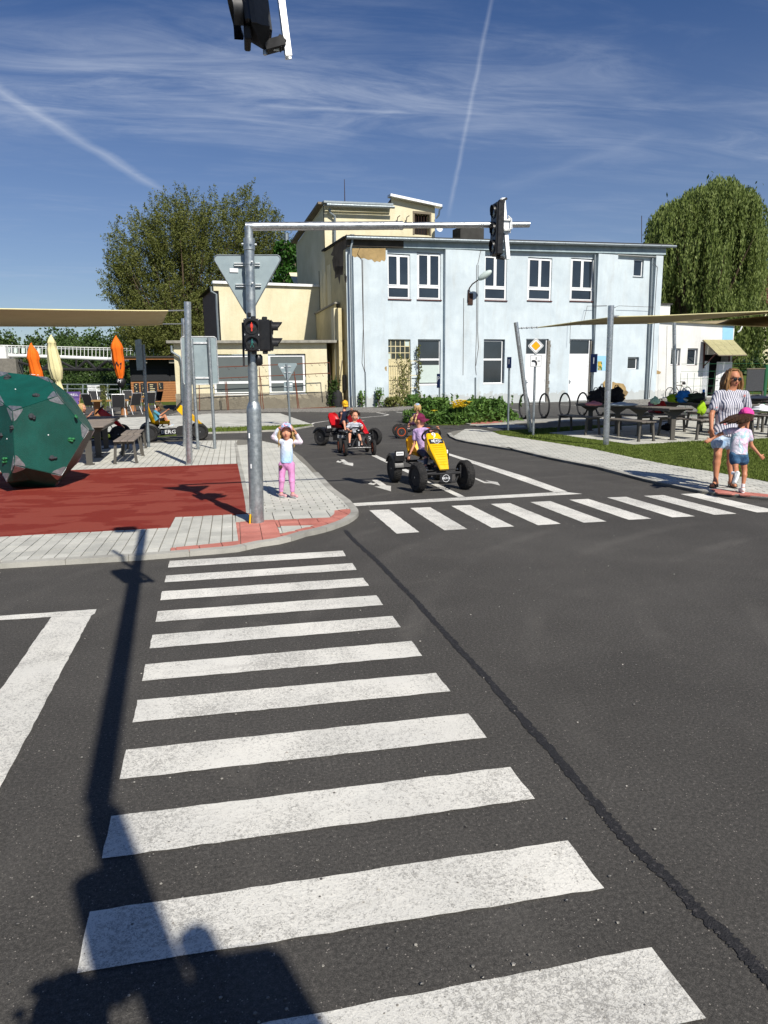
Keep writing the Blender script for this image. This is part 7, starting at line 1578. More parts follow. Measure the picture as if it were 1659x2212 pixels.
# ================================================================== PEDAL KARTS  (forward = +x)
M['chrome'] = plain('bright_steel', hexc('#b9bcc0'), .25, .1, 20, metal=.9); M['greystep'] = plain('pale_grey_step', hexc('#b6b6b2'), .7, .1, 12)
def wheel(par, c, R, w, rim, name='wheel', steer=0., spokes=5):
    c = Vector(c); ax = Matrix.Rotation(steer, 3, 'Z') @ Vector((0, 1, 0)); r = R
    prof = [(R*.60, -w*.34), (R*.66, -w*.44), (R*.86, -w*.5), (R*.96, -w*.40), (R, -w*.24), (R*1.003, 0), (R, w*.24), (R*.96, w*.40), (R*.86, w*.5), (R*.66, w*.44), (R*.60, w*.34)]
    ty = MB().lathe(prof, c, 36, axis=ax).build('wheel', 'tyre', par, True)
    m = MB(); Q = ax.to_track_quat('Z', 'Y').to_matrix()
    for i in range(36):
        for s in (-1, 1):
            a = 2*pi*(i+.5*(s > 0))/36; d = Q @ Vector((cos(a), sin(a), 0)); tg = Q @ Vector((-sin(a), cos(a), 0))
            m.box(c+d*R*.995+ax*s*w*.17, (R*.06, w*.26, R*.05), rot=Matrix((tg, ax, d)).transposed())
    m.build('tread', 'tyre', ty)
    rm = MB().lathe([(R*.61, -w*.38), (R*.61, -w*.30), (R*.52, -w*.24), (R*.2, -w*.14), (R*.16, -w*.36), (0, -w*.36)], c, 24, axis=ax).lathe([(R*.61, w*.38), (R*.61, w*.30), (R*.52, w*.24), (R*.2, w*.14), (R*.16, w*.36), (0, w*.36)], c, 24, axis=ax)
    if spokes == 6: rm.build('rim_disc', 'blackm', ty, True); rm = MB().lathe([(R*.62, -w*.40), (R*.62, w*.40), (R*.54, w*.42), (R*.54, -w*.42)], c, 24, axis=ax)
    for i in range(spokes):
        a = 2*pi*i/spokes; d = Q @ Vector((cos(a), sin(a), 0))
        for s in (-1, 1): rm.bar(c+d*R*.16+ax*s*w*.27, c+d*R*.58+ax*s*w*.29, R*.12, w*.08, up=ax)
    rm.build('rim', rim, ty, True); MB().lathe([(R*.06, w*.36), (R*.05, w*.44), (0, w*.44)], c, 10, axis=ax).lathe([(R*.06, -w*.44), (R*.06, -w*.3)], c, 10, axis=ax).build('hub', 'chrome', ty, True)
    return ty
def kart(label, loc, ang, color, wb=.95, tr=.67, R=.19, w=.12, number='9', steer=0., rim='blackm', rimring=None, sb=.34, group='children\'s pedal karts'):
    t = thing('pedal_kart', label, 'pedal kart', (loc[0], loc[1], 0.004), ang, group); k = wb/.95
    for y in (-tr/2, tr/2):
        wheel(t, (wb/2, y, R), R, w, rim, steer=steer); wheel(t, (-wb/2, y, R*1.02), R*1.02, w*1.05, rim)
    MB().tube([(-wb/2, -tr/2, R), (-wb/2, tr/2, R)], .015, 8).build('rear_axle', 'blackm', t, True)
    MB().tube([(wb/2, -tr/2+.03, R+.03), (wb/2, 0, R+.05), (wb/2, tr/2-.03, R+.03)], .017, 8).tube([(wb/2-.07, -tr/2+.08, R+.07), (wb/2-.07, tr/2-.08, R+.07)], .01, 6).build('front_axle', 'blackm', t, True)
    for s in (-1, 1): MB().tube([(wb/2, s*(tr/2-.06), R-.04), (wb/2, s*(tr/2-.07), R+.10)], .018, 8).lathe([(.012, 0), (.014, .02), (.008, .035)], (wb/2, s*(tr/2-.07), R+.10), 10).build('steering_knuckle', 'blackm', t, True); MB().ell((wb/2-.07, s*(tr/2-.08), R+.07), .014, 8, 6).build('ball_joint', 'chrome', t, True)
    bx = wb/2+R*.55
    MB().tube([(wb/2-.02, -tr/2+.08, R+.02), (bx, -.17*k, R+.04), (bx+.03, -.1*k, R+.05), (bx+.03, .1*k, R+.05), (bx, .17*k, R+.04), (wb/2-.02, tr/2-.08, R+.02)], .013, 8).tube([(wb/2-.02, -tr/2+.1, R-.02), (bx-.01, -.15*k, R-.07), (bx+.01, 0, R-.08), (bx-.01, .15*k, R-.07), (wb/2-.02, tr/2-.1, R-.02)], .015, 8).build('bumper', 'blackm', t, True)
    bp = MB().box((bx+.035, 0, R-.015), (.012, .17*k, .10*k), bevel=.004).build('badge_plate', 'signblack', t)
    MB().lathe([(.045, 0), (.049, 0), (.049, .002), (.045, .002)], (bx+.042, 0, R-.012), 24, axis=(1, 0, 0), cap=False).build('emblem_ring', 'signwhite', bp); text('BERG', 'lettering', .04*k, 'signwhite', bp, face_mtx((bx+.044, 0, R-.012), (1, 0, 0)), .002, sx=1.15)
    MB().tube([(-wb/2-.02, 0, R+.05), (-wb*.2, 0, R+.02), (wb*.2, 0, R+.0), (wb/2, 0, R+.04)], .026, 8).tube([(-wb/2, -.16, R+.1), (-wb/2, .16, R+.1)], .018, 8).tube([(-wb*.48, 0, R+.05), (-wb*.3, 0, R+.17)], .02, 8).build('frame', 'blackm', t, True)
    cg = MB().slab([(-wb*.42, -.075, R-.10), (wb*.12, -.075, R-.06), (wb*.19, -.075, R+.02), (wb*.12, -.075, R+.10), (-wb*.42, -.075, R+.08)], (0, -1, 0), .06).lathe([(.095*k, -.03), (.095*k, .03)], (wb*.12, -.105+.04, R+.02), 20, axis=(0, 1, 0)).build('chain_guard', 'blackm', t)
    text('BERG', 'lettering', .1*k, 'signwhite', cg, face_mtx((-wb*.12, -.077, R-.0), (0, -1, 0)), .002, sx=1.2)
    st = MB().box((-wb*.1, 0, R+.135), (.26*k, .17, .035), bevel=.01).build('step_plate', 'greystep', t)
    for s in (-1, 1):
        MB().bar((wb*.12, s*.05, R+.02), (wb*.12+s*.07, s*.13, R+.02+s*.10), .016).box((wb*.12+s*.07, s*.17, R+.02+s*.10), (.09, .09, .025), bevel=.006).build('pedal', 'blackm', t)
        # curved mudguard over each rear wheel with registration plate and brake lever
        m = MB(); n = 12; vs = []; fs = []; wy = s*tr/2; RR = R*1.22
        for i in range(n+1):
            a = radians(12)+radians(146)*i/n; x = -wb/2+cos(a)*RR; z = R+sin(a)*RR*.98
            for yy, dz in ((wy-w*.62, -.035), (wy-w*.55, .0), (wy+w*.55, .0), (wy+w*.62, -.035)): vs.append((x+ (0 if dz == 0 else cos(a)*dz), yy, z+(0 if dz == 0 else sin(a)*dz)))
        for i in range(n):
            for j in range(3): fs.append((i*4+j, i*4+j+1, i*4+5+j, i*4+4+j))
        m._add(vs, fs); m._add([(x*1, y, z-.006) for x, y, z in vs], [f[::-1] for f in fs]); mg = m.build('mudguard', 'black', t, True)
        if s < 0 or True:
            xf = -wb/2+cos(radians(12))*RR; fp = MB().box((xf+.005, wy, R+.20*k), (.014, w*1.3, .15*k), bevel=.005).build('mudguard_front', 'black', t); MB().box((xf+.0145, wy, R+.235*k), (.004, w*.95, .05*k)).build('number_plate', 'signwhite', fp)
            for j in range(5): MB().box((xf+.017, wy-w*.3+j*w*.15, R+.235*k), (.001, w*.08, .022*k)).build('plate_character', 'dusty', fp)
    MB().tube([(-wb*.4, -.1, R+.06), (-wb*.3, -tr/2+.13, R+.11), (-wb*.26, -tr/2+.1, R+.17)], .009, 6).tube([(-wb*.26, -tr/2+.1, R+.17), (-wb*.22, -tr/2+.09, R+.20)], .016, 8).build('brake_lever', 'blackm', t, True)
    # seat: bucket of one curved sheet
    sx = -wb*.26; sz = R+.19; col = color
    def seat(u, v):
        y = (u-.5)*2; s_ = v
        if s_ < .4: q = s_/.4; x = .17-.30*q; z = .015+.012*abs(y)**2
        elif s_ < .52: q = (s_-.4)/.12; x = -.13-.045*sin(q*pi/2); z = .015+.05*q*q
        else: q = (s_-.52)/.48; x = -.175-.12*q; z = .065+sb*q
        wd = (.15+.02*sin(s_*3))*(1 if s_ < .85 else 1-.5*((s_-.85)/.15)**2); up = .05*abs(y)**4*(1 if s_ < .6 else .3); fw = .06*abs(y)**3*(1 if s_ > .4 else 0)
        return Vector(((x+fw)*k+sx, y*wd*k, (z+up)*k+sz))
    m = MB().grid(seat, 12, 20); n_ = len(m.v); m._add([(x-.012, y*1.03, z-.016) for x, y, z in m.v], [f[::-1] for f in m.f]); m.build('seat', col, t, 2)
    # steering column and wheel
    swc = Vector((wb*.10, 0, R+.50*k)); tilt = Vector((-.72, 0, .69)); 
    MB().tube([(wb*.36, 0, R+.08), tuple(swc)], .012, 8).build('steering_column', 'blackm', t, True)
    Q = tilt.to_track_quat('Z', 'Y').to_matrix(); rw = .125*k
    swm = MB().tube([swc+Q @ Vector((cos(a)*rw, sin(a)*rw, 0)) for a in np.linspace(0, 2*pi, 25)[:-1]], .014, 8, closed=True)
    for a in (0, 2.2, -2.2): swm.bar(swc, swc+Q @ Vector((cos(a+pi)*rw, sin(a+pi)*rw, 0)), .025, .012)
    swm.lathe([(.035, -.01), (.035, .012), (.02, .018)], swc, 14, axis=tilt); swm.build('steering_wheel', 'blackm', t, True)
    # nose fairing lofted along its spine
    A, B = Vector((wb*.15, 0, R+.53*k)), Vector((wb*.60, 0, R+.10*k)); secs = []
    for i, (u, wt, wbm, dp) in enumerate(((0, .085, .075, .10), (.05, .095, .09, .13), (.3, .115, .12, .15), (.55, .11, .10, .11), (.8, .085, .07, .07), (1, .062, .05, .03))):
        c = A.lerp(B, u)+Vector((0, 0, .035*sin(pi*u)*k)); d = (B-A).normalized(); nr = Vector((-d.z, 0, d.x)); nr = nr if nr.z > 0 else -nr; wt *= k; wbm *= k; dp *= k
        secs.append([c+Vector((0, -wt, 0))*1-nr*.012, c+Vector((0, -wt*.86, 0)), c+Vector((0, wt*.86, 0)), c+Vector((0, wt, 0))-nr*.012, c+Vector((0, wbm, 0))-nr*dp, c+Vector((0, -wbm, 0))-nr*dp])
    m = MB(); vs = [v for s_ in secs for v in s_]; fs = []
    for i in range(len(secs)-1):
        for j in range(6): fs.append((i*6+j, i*6+(j+1) % 6, i*6+6+(j+1) % 6, i*6+6+j))
    fs += [(5, 4, 3, 2, 1, 0), tuple(len(secs)*6-6+j for j in range(6))]
    fa = m._add(vs, fs).build('nose_fairing', col, t, True); bm = bmesh.new(); bm.from_mesh(fa.data); bmesh.ops.recalc_face_normals(bm, faces=bm.faces[:]); bm.to_mesh(fa.data); bm.free()
    d = (B-A).normalized(); nr = Vector((-d.z, 0, d.x)); nr = nr if nr.z > 0 else -nr
    sp = lambda u: A.lerp(B, u)+Vector((0, 0, .035*sin(pi*u)*k))
    MT_ = lambda u, off=.004: Matrix(((0, -d.x, nr.x, (sp(u)+nr*off).x), (1, 0, 0, 0), (0, -d.z, nr.z, (sp(u)+nr*off).z), (0, 0, 0, 1)))
    text(number, 'number', .13*k, 'signwhite', fa, MT_(.10, .008), .004)
    q = sp(.30)+nr*.007; MB().box(q, (.075*k, .19*k, .006), rot=Matrix((d, Vector((0, 1, 0)), nr)).transposed()).build('badge', 'signblack', fa); text('BERG', 'lettering', .05*k, 'signwhite', fa, MT_(.30, .012), .003, sx=1.2)
    MB().lathe([(.038*k, 0), (.043*k, 0), (.043*k, .002), (.038*k, .002)], sp(.30)+nr*.011, 24, axis=nr, cap=False).build('emblem_ring', 'signwhite', fa)
    for u in np.linspace(.42, .9, 9): MB().box(sp(u)+nr*.0035, (.006, (.17-.06*u)*k, .004), rot=Matrix((d, Vector((0, 1, 0)), nr)).transposed()).build('rib', col, fa)
    for s in (-1, 1): MB().slab([sp(.05)+Vector((0, s*.098*k, -.05*k)), sp(.3)+Vector((0, s*.124*k, -.05*k)), sp(.34)+Vector((0, s*.124*k, -.11*k)), sp(.10)+Vector((0, s*.098*k, -.15*k))], (0, s, 0), .008).build('side_panel', col, fa)
    MB().tube([(wb*.2, 0, R+.0), (wb*.27, 0, R+.3*k)], .018, 8).build('fairing_stay', 'blackm', t, True)
    return t
def small_kart(label, loc, ang, number='1', wb=.62, tr=.56, R=.148, rim='orange_rim'):
    t = thing('pedal_kart', label, 'pedal kart', (loc[0], loc[1], .004), ang, 'children\'s pedal karts'); w = .062
    for y in (-tr/2, tr/2): wheel(t, (wb/2, y, R), R, w, rim, spokes=6); wheel(t, (-wb/2, y, R), R, w, rim, spokes=6)
    MB().tube([(-wb/2, -tr/2, R), (-wb/2, tr/2, R)], .012, 8).build('rear_axle', 'blackm', t, True)
    MB().tube([(wb/2, -tr/2, R-.01), (wb/2+.02, -tr*.2, R-.0), (wb/2+.02, tr*.2, R), (wb/2, tr/2, R-.01)], .022, 8).build('front_axle', 'black', t, True)
    MB().tube([(-wb/2, 0, R+.02), (0, 0, R+.02), (wb/2-.05, 0, R+.0)], .022, 8).build('frame', 'blackm', t, True)
    for s in (-1, 1): MB().tube([(wb/2+.02, s*.16, R), (wb*.4, s*.10, R+.10), (wb*.25, s*.03, R+.17)], .016, 8).build('fork_arch', 'blackm', t, True)
    MB().box((-.12, 0, R+.13), (.24, .24, .03), bevel=.01).box((-.25, 0, R+.24), (.03, .22, .2), bevel=.01).build('seat', 'blackm', t)
    for s in (-1, 1): MB().box((wb*.2+s*.05, s*.14, R+.0+s*.03), (.08, .08, .02)).bar((wb*.2, 0, R), (wb*.2+s*.05, s*.12, R+s*.03), .014).build('pedal', 'blackm', t)
    c = Vector((wb*.08, 0, R+.33)); tl = Vector((-.45, 0, .89)); Q = tl.to_track_quat('Z', 'Y').to_matrix()
    MB().tube([(wb*.3, 0, R+.05), tuple(c)], .014, 8).build('steering_column', 'blackm', t, True)
    m = MB().tube([c+Q @ Vector((cos(a)*.13, sin(a)*.13, 0)) for a in np.linspace(0, 2*pi, 25)[:-1]], .014, 8, closed=True)
    for a in (0, 2.1, -2.1): m.bar(c, c+Q @ Vector((cos(a)*.13, sin(a)*.13, 0)), .025, .012)
    m.build('steering_wheel', 'blackm', t, True)
    np_ = MB().box((wb*.4+.03, 0, R+.07), (.012, .11, .14), bevel=.005).build('number_board', 'signblack', t); text(number, 'number', .13, 'signwhite', np_, face_mtx((wb*.4+.037, 0, R+.07), (1, 0, 0)), .003)
    return t
hd1 = atan2(-.985, .10)
K1 = kart('big yellow pedal kart number 9 with black tyres facing the camera', (2.63, 9.56), hd1, 'yellow', .98, .68, .195, .115, '9', steer=.12, sb=.2)
K2 = kart('red pedal kart behind the small black one, ridden by child in yellow cap', (2.50, 15.95), atan2(-.55, .45), 'red', .95, .74, .19, .12, '10', sb=.27)
K3 = small_kart('small black pedal kart number 1 with orange rims', (2.365, 14.05), atan2(-1, .02), '1', .64, .57, .15)
K4 = small_kart('pedal kart with orange rims behind the maroon cap, heading left', (4.42, 17.55), atan2(.1, -.9), '3', .66, .6, .165)
gb = G(*cT(795, 1015)); K5 = kart('yellow pedal kart seen side on with white lettering on its black chain guard', ((G(*cT(260,1045)).x+G(*cT(1330,990)).x)/2, 18.9), .10, 'yellow', 1.22, .74, .205, .14, '2')
K6 = kart('red pedal kart behind the left picnic table, ridden by girl in pink', (G(*cN(1545,960)).x-.50, 18.95), .02, 'red', 1.12, .72, .20, .13, '4')

# ================================================================== PEOPLE  (signed distance body, surface nets)
def surface_net(fn, lo, hi, h):
    lo = np.array(lo, float); hi = np.array(hi, float); n = np.ceil((hi-lo)/h).astype(int)+1
    ax = [lo[i]+h*np.arange(n[i]) for i in range(3)]; X = np.stack(np.meshgrid(*ax, indexing='ij'), -1).astype(np.float32)
    F = fn(X.reshape(-1, 3)).reshape(n); s = F < 0
    c = [(i, j, k) for i in (0, 1) for j in (0, 1) for k in (0, 1)]
    sl = lambda a, o: a[o[0]:n[0]-1+o[0], o[1]:n[1]-1+o[1], o[2]:n[2]-1+o[2]]
    cnt = sum(sl(s, o).astype(int) for o in c); act = (cnt > 0) & (cnt < 8); ids = np.full(act.shape, -1); ids[act] = np.arange(act.sum()); I = np.argwhere(act)
    P = np.zeros((len(I), 3)); W = np.zeros(len(I))
    vals = {o: sl(F, o)[act] for o in c}
    for a in c:
        for d in range(3):
            if a[d]: continue
            b = list(a); b[d] = 1; b = tuple(b); va, vb = vals[a], vals[b]; m = (va < 0) != (vb < 0); t = np.where(m, va/(va-vb+1e-12), 0)
            p = np.array(a, float)[None]+t[:, None]*(np.array(b)-np.array(a))[None]; P += p*m[:, None]; W += m
    P = lo+h*(I+P/np.maximum(W, 1)[:, None]); Q = []
    for d in range(3):
        u, v = [(1, 2), (2, 0), (0, 1)][d]; A = s; sh = [slice(None)]*3; sh2 = [slice(None)]*3; sh[d] = slice(0, -1); sh2[d] = slice(1, None)
        m = A[tuple(sh)] != A[tuple(sh2)]; E = np.argwhere(m); E = E[(E[:, u] > 0) & (E[:, v] > 0) & (E[:, u] < n[u]-1) & (E[:, v] < n[v]-1)]
        fl = A[tuple(E.T)]
        def at(du, dv): q = E.copy(); q[:, u] -= du; q[:, v] -= dv; return ids[tuple(q.T)]
        q = np.stack([at(1, 1), at(0, 1), at(0, 0), at(1, 0)], 1); q[~fl] = q[~fl][:, ::-1]; Q.append(q)
    Q = np.concatenate(Q); Q = Q[(Q >= 0).all(1)]; return P, Q
def cone_sdf(a, b, ra, rb):
    a = np.array(a, np.float32); b = np.array(b, np.float32); ab = b-a; L = float(ab @ ab)+1e-9
    def f(X): t = np.clip(((X-a) @ ab)/L, 0, 1); d = X-a-t[:, None]*ab; return np.sqrt((d*d).sum(1))-(ra+(rb-ra)*t)
    return f, np.minimum(a, b)-max(ra, rb), np.maximum(a, b)+max(ra, rb)
def ell_sdf(c, r, R=None):
    c = np.array(c, np.float32); r = np.array(r, np.float32); Rm = np.array(R, np.float32) if R is not None else np.eye(3, dtype=np.float32)
    def f(X): q = (X-c) @ Rm; k0 = np.sqrt(((q/r)**2).sum(1)); k1 = np.sqrt(((q/(r*r))**2).sum(1)); return k0*(k0-1)/(k1+1e-9)
    return f, c-max(r), c+max(r)
def blend(prims, k, h, cuts=(), pad=.03):
    lo = np.min([p[1] for p in prims], 0)-pad; hi = np.max([p[2] for p in prims], 0)+pad
    def fn(X):
        D = np.full(len(X), 1e3, np.float32)
        for p in prims:
            kk = p[3] if len(p) > 3 else k
            m = np.all((X > p[1]-kk*1.5-.01) & (X < p[2]+kk*1.5+.01), 1)
            if not m.any(): continue
            d = p[0](X[m]); e = D[m]; hh = np.clip(.5+.5*(e-d)/kk, 0, 1); r = e*(1-hh)+d*hh-kk*hh*(1-hh); D[m] = np.where(e > 500, d, r)
        for c, n in cuts: D = np.maximum(D, (X-np.array(c, np.float32)) @ np.array(n, np.float32))
        return D
    P, Q = surface_net(fn, lo, hi, h); return P, Q
def net_obj(name, PQ, mat, par, org):
    P, Q = PQ; me = bpy.data.meshes.new(name); me.from_pydata((P-np.array(org)).tolist(), [], Q.tolist()); me.materials.append(M[mat] if isinstance(mat, str) else mat)
    me.polygons.foreach_set('use_smooth', [True]*len(me.polygons)); me.update(); o = bpy.data.objects.new(name, me); COL.objects.link(o); o.parent = par; return o
V_ = lambda *a: Vector(a)
def hand_prims(wr, fw, s, curl=.5, side=1, palm=None):
    """wr wrist, fw direction of the fingers, palm = direction the palm faces"""
    fw = Vector(fw).normalized(); palm = Vector(palm or (0, 1, 0)); palm = (palm-fw*palm.dot(fw)).normalized(); x = fw.cross(palm)*side; out = []
    pc = Vector(wr)+fw*.045*s; out.append(ell_sdf(pc, (.036*s, .016*s, .045*s), Matrix((x, palm, fw)).transposed())+(.012,))
    for i, (off, ln) in enumerate(((-.027, .058), (-.009, .066), (.009, .061), (.026, .047))):
        a = Vector(wr)+fw*.078*s+x*off*s; c = curl*(.9+.15*i); d1 = (fw*cos(c*.6)+palm*sin(c*.6)); b = a+d1*ln*.5*s; d2 = (fw*cos(c*1.7)+palm*sin(c*1.7)); e = b+d2*ln*.55*s
        out.append(cone_sdf(a, b, .0088*s, .0082*s)+(.004,)); out.append(cone_sdf(b, e, .0082*s, .0068*s)+(.004,))
    a = Vector(wr)+fw*.028*s-x*.03*s; b = a+(fw*.6-x*.7+palm*.25)*.035*s; c = b+(fw*.8-x*.1+palm*.45)*.03*s; out += [cone_sdf(a, b, .0115*s, .0095*s)+(.006,), cone_sdf(b, c, .0095*s, .0075*s)+(.004,)]
    return out
def person(label, J, s, face, opts, org):
    """J: world joints; s: size factor (1 = adult); face: way the face looks"""
    t = thing('person', label, 'person', org); o = Vector(org); face = Vector(face).normalized(); up = V_(0, 0, 1); 
    hu = Vector(opts.get('headup', (0, 0, 1))).normalized(); rt = face.cross(hu).normalized(); hu = rt.cross(face).normalized()
    hs = opts.get('hs', s); hc = J['head']; H = Matrix((rt, face, hu)).transposed(); lw = opts.get('limb', 1.); f = lambda x, y, z: hc+rt*x*hs+face*y*hs+hu*z*hs
    sk = opts.get('skin', 'skin'); pr = []
    pr += [ell_sdf(f(0, -.012, .02), (.076*hs, .094*hs, .095*hs), H)+(.02*s,), ell_sdf(f(0, .022, -.035), (.058*hs, .068*hs, .075*hs), H)+(.03*hs,), ell_sdf(f(0, .05, -.088), (.028*hs, .026*hs, .024*hs), H)+(.02*hs,)]
    for q in (-1, 1): pr += [ell_sdf(f(q*.036, .058, -.03), (.026*hs, .022*hs, .026*hs), H)+(.02*hs,), ell_sdf(f(q*.077, -.0, -.012), (.010*hs, .02*hs, .03*hs), H)+(.006*hs,)]
    pr += [cone_sdf(f(0, .082, .005), f(0, .101, -.032), .008*hs, .013*hs)+(.012*hs,), ell_sdf(f(0, .077, .035), (.05*hs, .018*hs, .014*hs), H)+(.02*hs,)]
    pr += [ell_sdf(f(0, .082, -.062), (.022*hs, .012*hs, .009*hs), H)+(.006*hs,)]
    nk = J['neck']; sh = (J['shL']+J['shR'])/2; hp = (J['hipL']+J['hipR'])/2
    pr += [cone_sdf(f(0, -.02, -.05), nk, .046*hs*lw, .052*s*lw)+(.03*s,), cone_sdf(nk, sh.lerp(hp, .12), .055*s, .07*s)+(.05*s,)]
    ax = (J['shR']-J['shL']); axn = ax.normalized(); sp = (sh-hp).normalized(); fr = axn.cross(sp).normalized(); 
    if fr.dot(face) < 0 and not opts.get('turned'): fr = -fr
    T = Matrix((axn, fr, sp)).transposed(); W = ax.length/2; bl = opts.get('belly', 1.)
    torso = [ell_sdf(sh.lerp(hp, .28), (W*.88, .105*s*bl, .18*s), T)+(.06*s,), ell_sdf(sh.lerp(hp, .62), (W*.74*bl, .095*s*bl, .16*s), T)+(.07*s,), ell_sdf(sh.lerp(hp, .96), (W*.84, .105*s*bl, .12*s), T)+(.06*s,)]
    if opts.get('bust'): torso += [ell_sdf(sh.lerp(hp, .30)+fr*.075*s+axn*q*.075*s, (.06*s, .055*s, .06*s), T)+(.04*s,) for q in (-1, 1)]
    pr += torso; arms = []; legs = []
    for q in 'LR':
        S_, E_, Hn = J['sh'+q], J['el'+q], J['ha'+q]
        arms.append((S_, E_, Hn)); pr += [cone_sdf(S_, E_, .046*s*lw, .036*s*lw)+(.03*s,), cone_sdf(E_, Hn, .037*s*lw, .022*s*lw)+(.015*s,)]
        fd = opts.get('fd'+q, (Hn-E_)); pm = opts.get('pm'+q, fr); pr += hand_prims(Hn-Vector(fd).normalized()*.02*s, fd, s*opts.get('hand', 1.05), opts.get('curl'+q, .5), 1 if q == 'L' else -1, pm)
        A, K, N_ = J['hip'+q], J['kn'+q], J['an'+q]; legs.append((A, K, N_)); mc = K.lerp(N_, .3)-opts.get('calfdir', fr)*.012*s
        pr += [cone_sdf(A, K, opts.get('th', .083)*s*lw, .05*s*lw)+(.04*s,), cone_sdf(K, mc, .05*s*lw, .05*s*lw)+(.02*s,), cone_sdf(mc, N_, .05*s*lw, .029*s*lw)+(.02*s,)]
        ft = opts.get('ft'+q, face); ft = Vector(ft).normalized(); heel = N_-ft*.03*s-V_(0, 0, .045*s); toe = N_+ft*.15*s-V_(0, 0, .06*s)
        pr += [cone_sdf(heel, toe, .032*s, .024*s)+(.02*s,), cone_sdf(N_, heel.lerp(toe, .35), .03*s, .03*s)+(.02*s,)]
    def L_(m, name, mat, par=t, sm=True): m.v = [tuple(Vector(v)-o) for v in m.v]; return m.build(name, mat, par, sm)
    h = opts.get('h', .009); body = net_obj('body', blend(pr, .03*s, h), sk, t, o)
    # shirt
    g = .013*s; cl = opts.get('sleeve', .55); shp = [ell_sdf(sh.lerp(hp, .28), (W*.88+g, .105*s*bl+g, .19*s), T)+(.06*s,), ell_sdf(sh.lerp(hp, .62), (W*.78*bl+g, .1*s*bl+g, .18*s), T)+(.08*s,), ell_sdf(sh.lerp(hp, .98), (W*.90+g, .112*s*bl+g, .15*s), T)+(.08*s,), cone_sdf(J['shL'].lerp(J['shR'], .2), J['shR'].lerp(J['shL'], .2), .055*s+g, .055*s+g)+(.05*s,)]
    if opts.get('bust'): shp += [ell_sdf(sh.lerp(hp, .30)+fr*.075*s+axn*q*.075*s, (.06*s+g, .055*s+g, .06*s+g), T)+(.05*s,) for q in (-1, 1)]
    cuts = []
    for (S_, E_, Hn) in arms:
        if cl <= 1: shp.append(cone_sdf(S_, S_.lerp(E_, cl), .047*s*lw+g, .044*s*lw+g*1.6)+(.03*s,))
        else: shp += [cone_sdf(S_, E_, .046*s*lw+g, .038*s*lw+g)+(.03*s,), cone_sdf(E_, E_.lerp(Hn, cl-1), .037*s*lw+g, .026*s*lw+g)+(.02*s,)]
    hem = hp-sp*opts.get('hem', .1)*s; cuts.append((tuple(hem), tuple(-sp)))
    nc = nk+sp*.0*s; P_s = blend(shp, .04*s, h, cuts); 
    shirt = net_obj('shirt', P_s, opts['shirt'], t, o)
    # trousers
    tl = opts.get('trouser', 1.9); tp = [ell_sdf(sh.lerp(hp, .97), (W*opts.get('hipw', .85)+g*.7, .106*s*bl+g*.7, .125*s), T)+(.05*s,)]
    for (A, K, N_) in legs:
        if tl <= 1: e = A.lerp(K, tl); tp.append(cone_sdf(A, e, .085*s*lw+g, (.083-.033*tl)*s*lw+g*opts.get('flare', 1.8))+(.04*s,))
        else: e = K.lerp(N_, tl-1); tp += [cone_sdf(A, K, (opts.get('th', .083)+.002)*s*lw+g, .05*s*lw+g)+(.04*s,), cone_sdf(K, e, .05*s*lw+g, .034*s*lw+g)+(.03*s,)]
    net_obj('trousers' if tl > 1.2 else 'shorts', blend(tp, .03*s, h, [(tuple(sh.lerp(hp, .72)), tuple(sp))]), opts['trousers'], t, o)
    for q in 'LR':
        N_ = J['an'+q]; ft = Vector(opts.get('ft'+q, face)).normalized(); dn = Vector(opts.get('dn'+q, (0, 0, -1))); heel = N_-ft*.035*s+dn*.05*s; toe = N_+ft*.155*s+dn*.06*s
        if opts.get('sandal'):
            sx = ft.cross(dn); a_h, a_t = N_-ft*.06*s+dn*.095*s, N_+ft*.19*s+dn*.095*s; out_ = []
            for u_, w_ in ((0, .6), (.06, .95), (.3, .9), (.65, 1.15), (.9, 1.), (1, .55)): out_.append((a_h.lerp(a_t, u_), w_*.038*s))
            sd_ = L_(MB().slab([p_+sx*w_ for p_, w_ in out_]+[p_-sx*w_ for p_, w_ in out_[::-1]], -dn, .018*s), 'sandal', opts['shoes'], t)
            for a0 in (.02, .07, .12):
                c0 = N_+ft*a0*s+dn*.055*s; L_(MB().tube([c0+sx*.04*s+dn*.03*s, c0+sx*.03*s-dn*.005*s, c0-dn*.02*s, c0-sx*.03*s-dn*.005*s, c0-sx*.04*s+dn*.03*s], .008*s, 5), 'strap', opts['shoes'], sd_)
        else:
            shs = net_obj('shoe', blend([cone_sdf(heel, toe, .036*s, .033*s)+(.02*s,), cone_sdf(N_+dn*.03*s, heel.lerp(toe, .3), .036*s, .038*s)+(.03*s,)], .02*s, h*.8), opts['shoes'], t, o)
            m = MB().tube([heel+dn*.022*s-ft*.01*s, heel.lerp(toe, .5)+dn*.026*s, toe+dn*.022*s], [.034*s, .035*s, .03*s], 8); m.v = [tuple(Vector(v)-o) for v in m.v]; m.build('sole', opts.get('sole', 'signwhite'), shs, True)
        if opts.get('socks'): m = MB().tube([N_-dn*.07*s, N_+dn*.02*s], [.034*s, .034*s], 10); m.v = [tuple(Vector(v)-o) for v in m.v]; m.build('sock', opts['socks'], t, True)
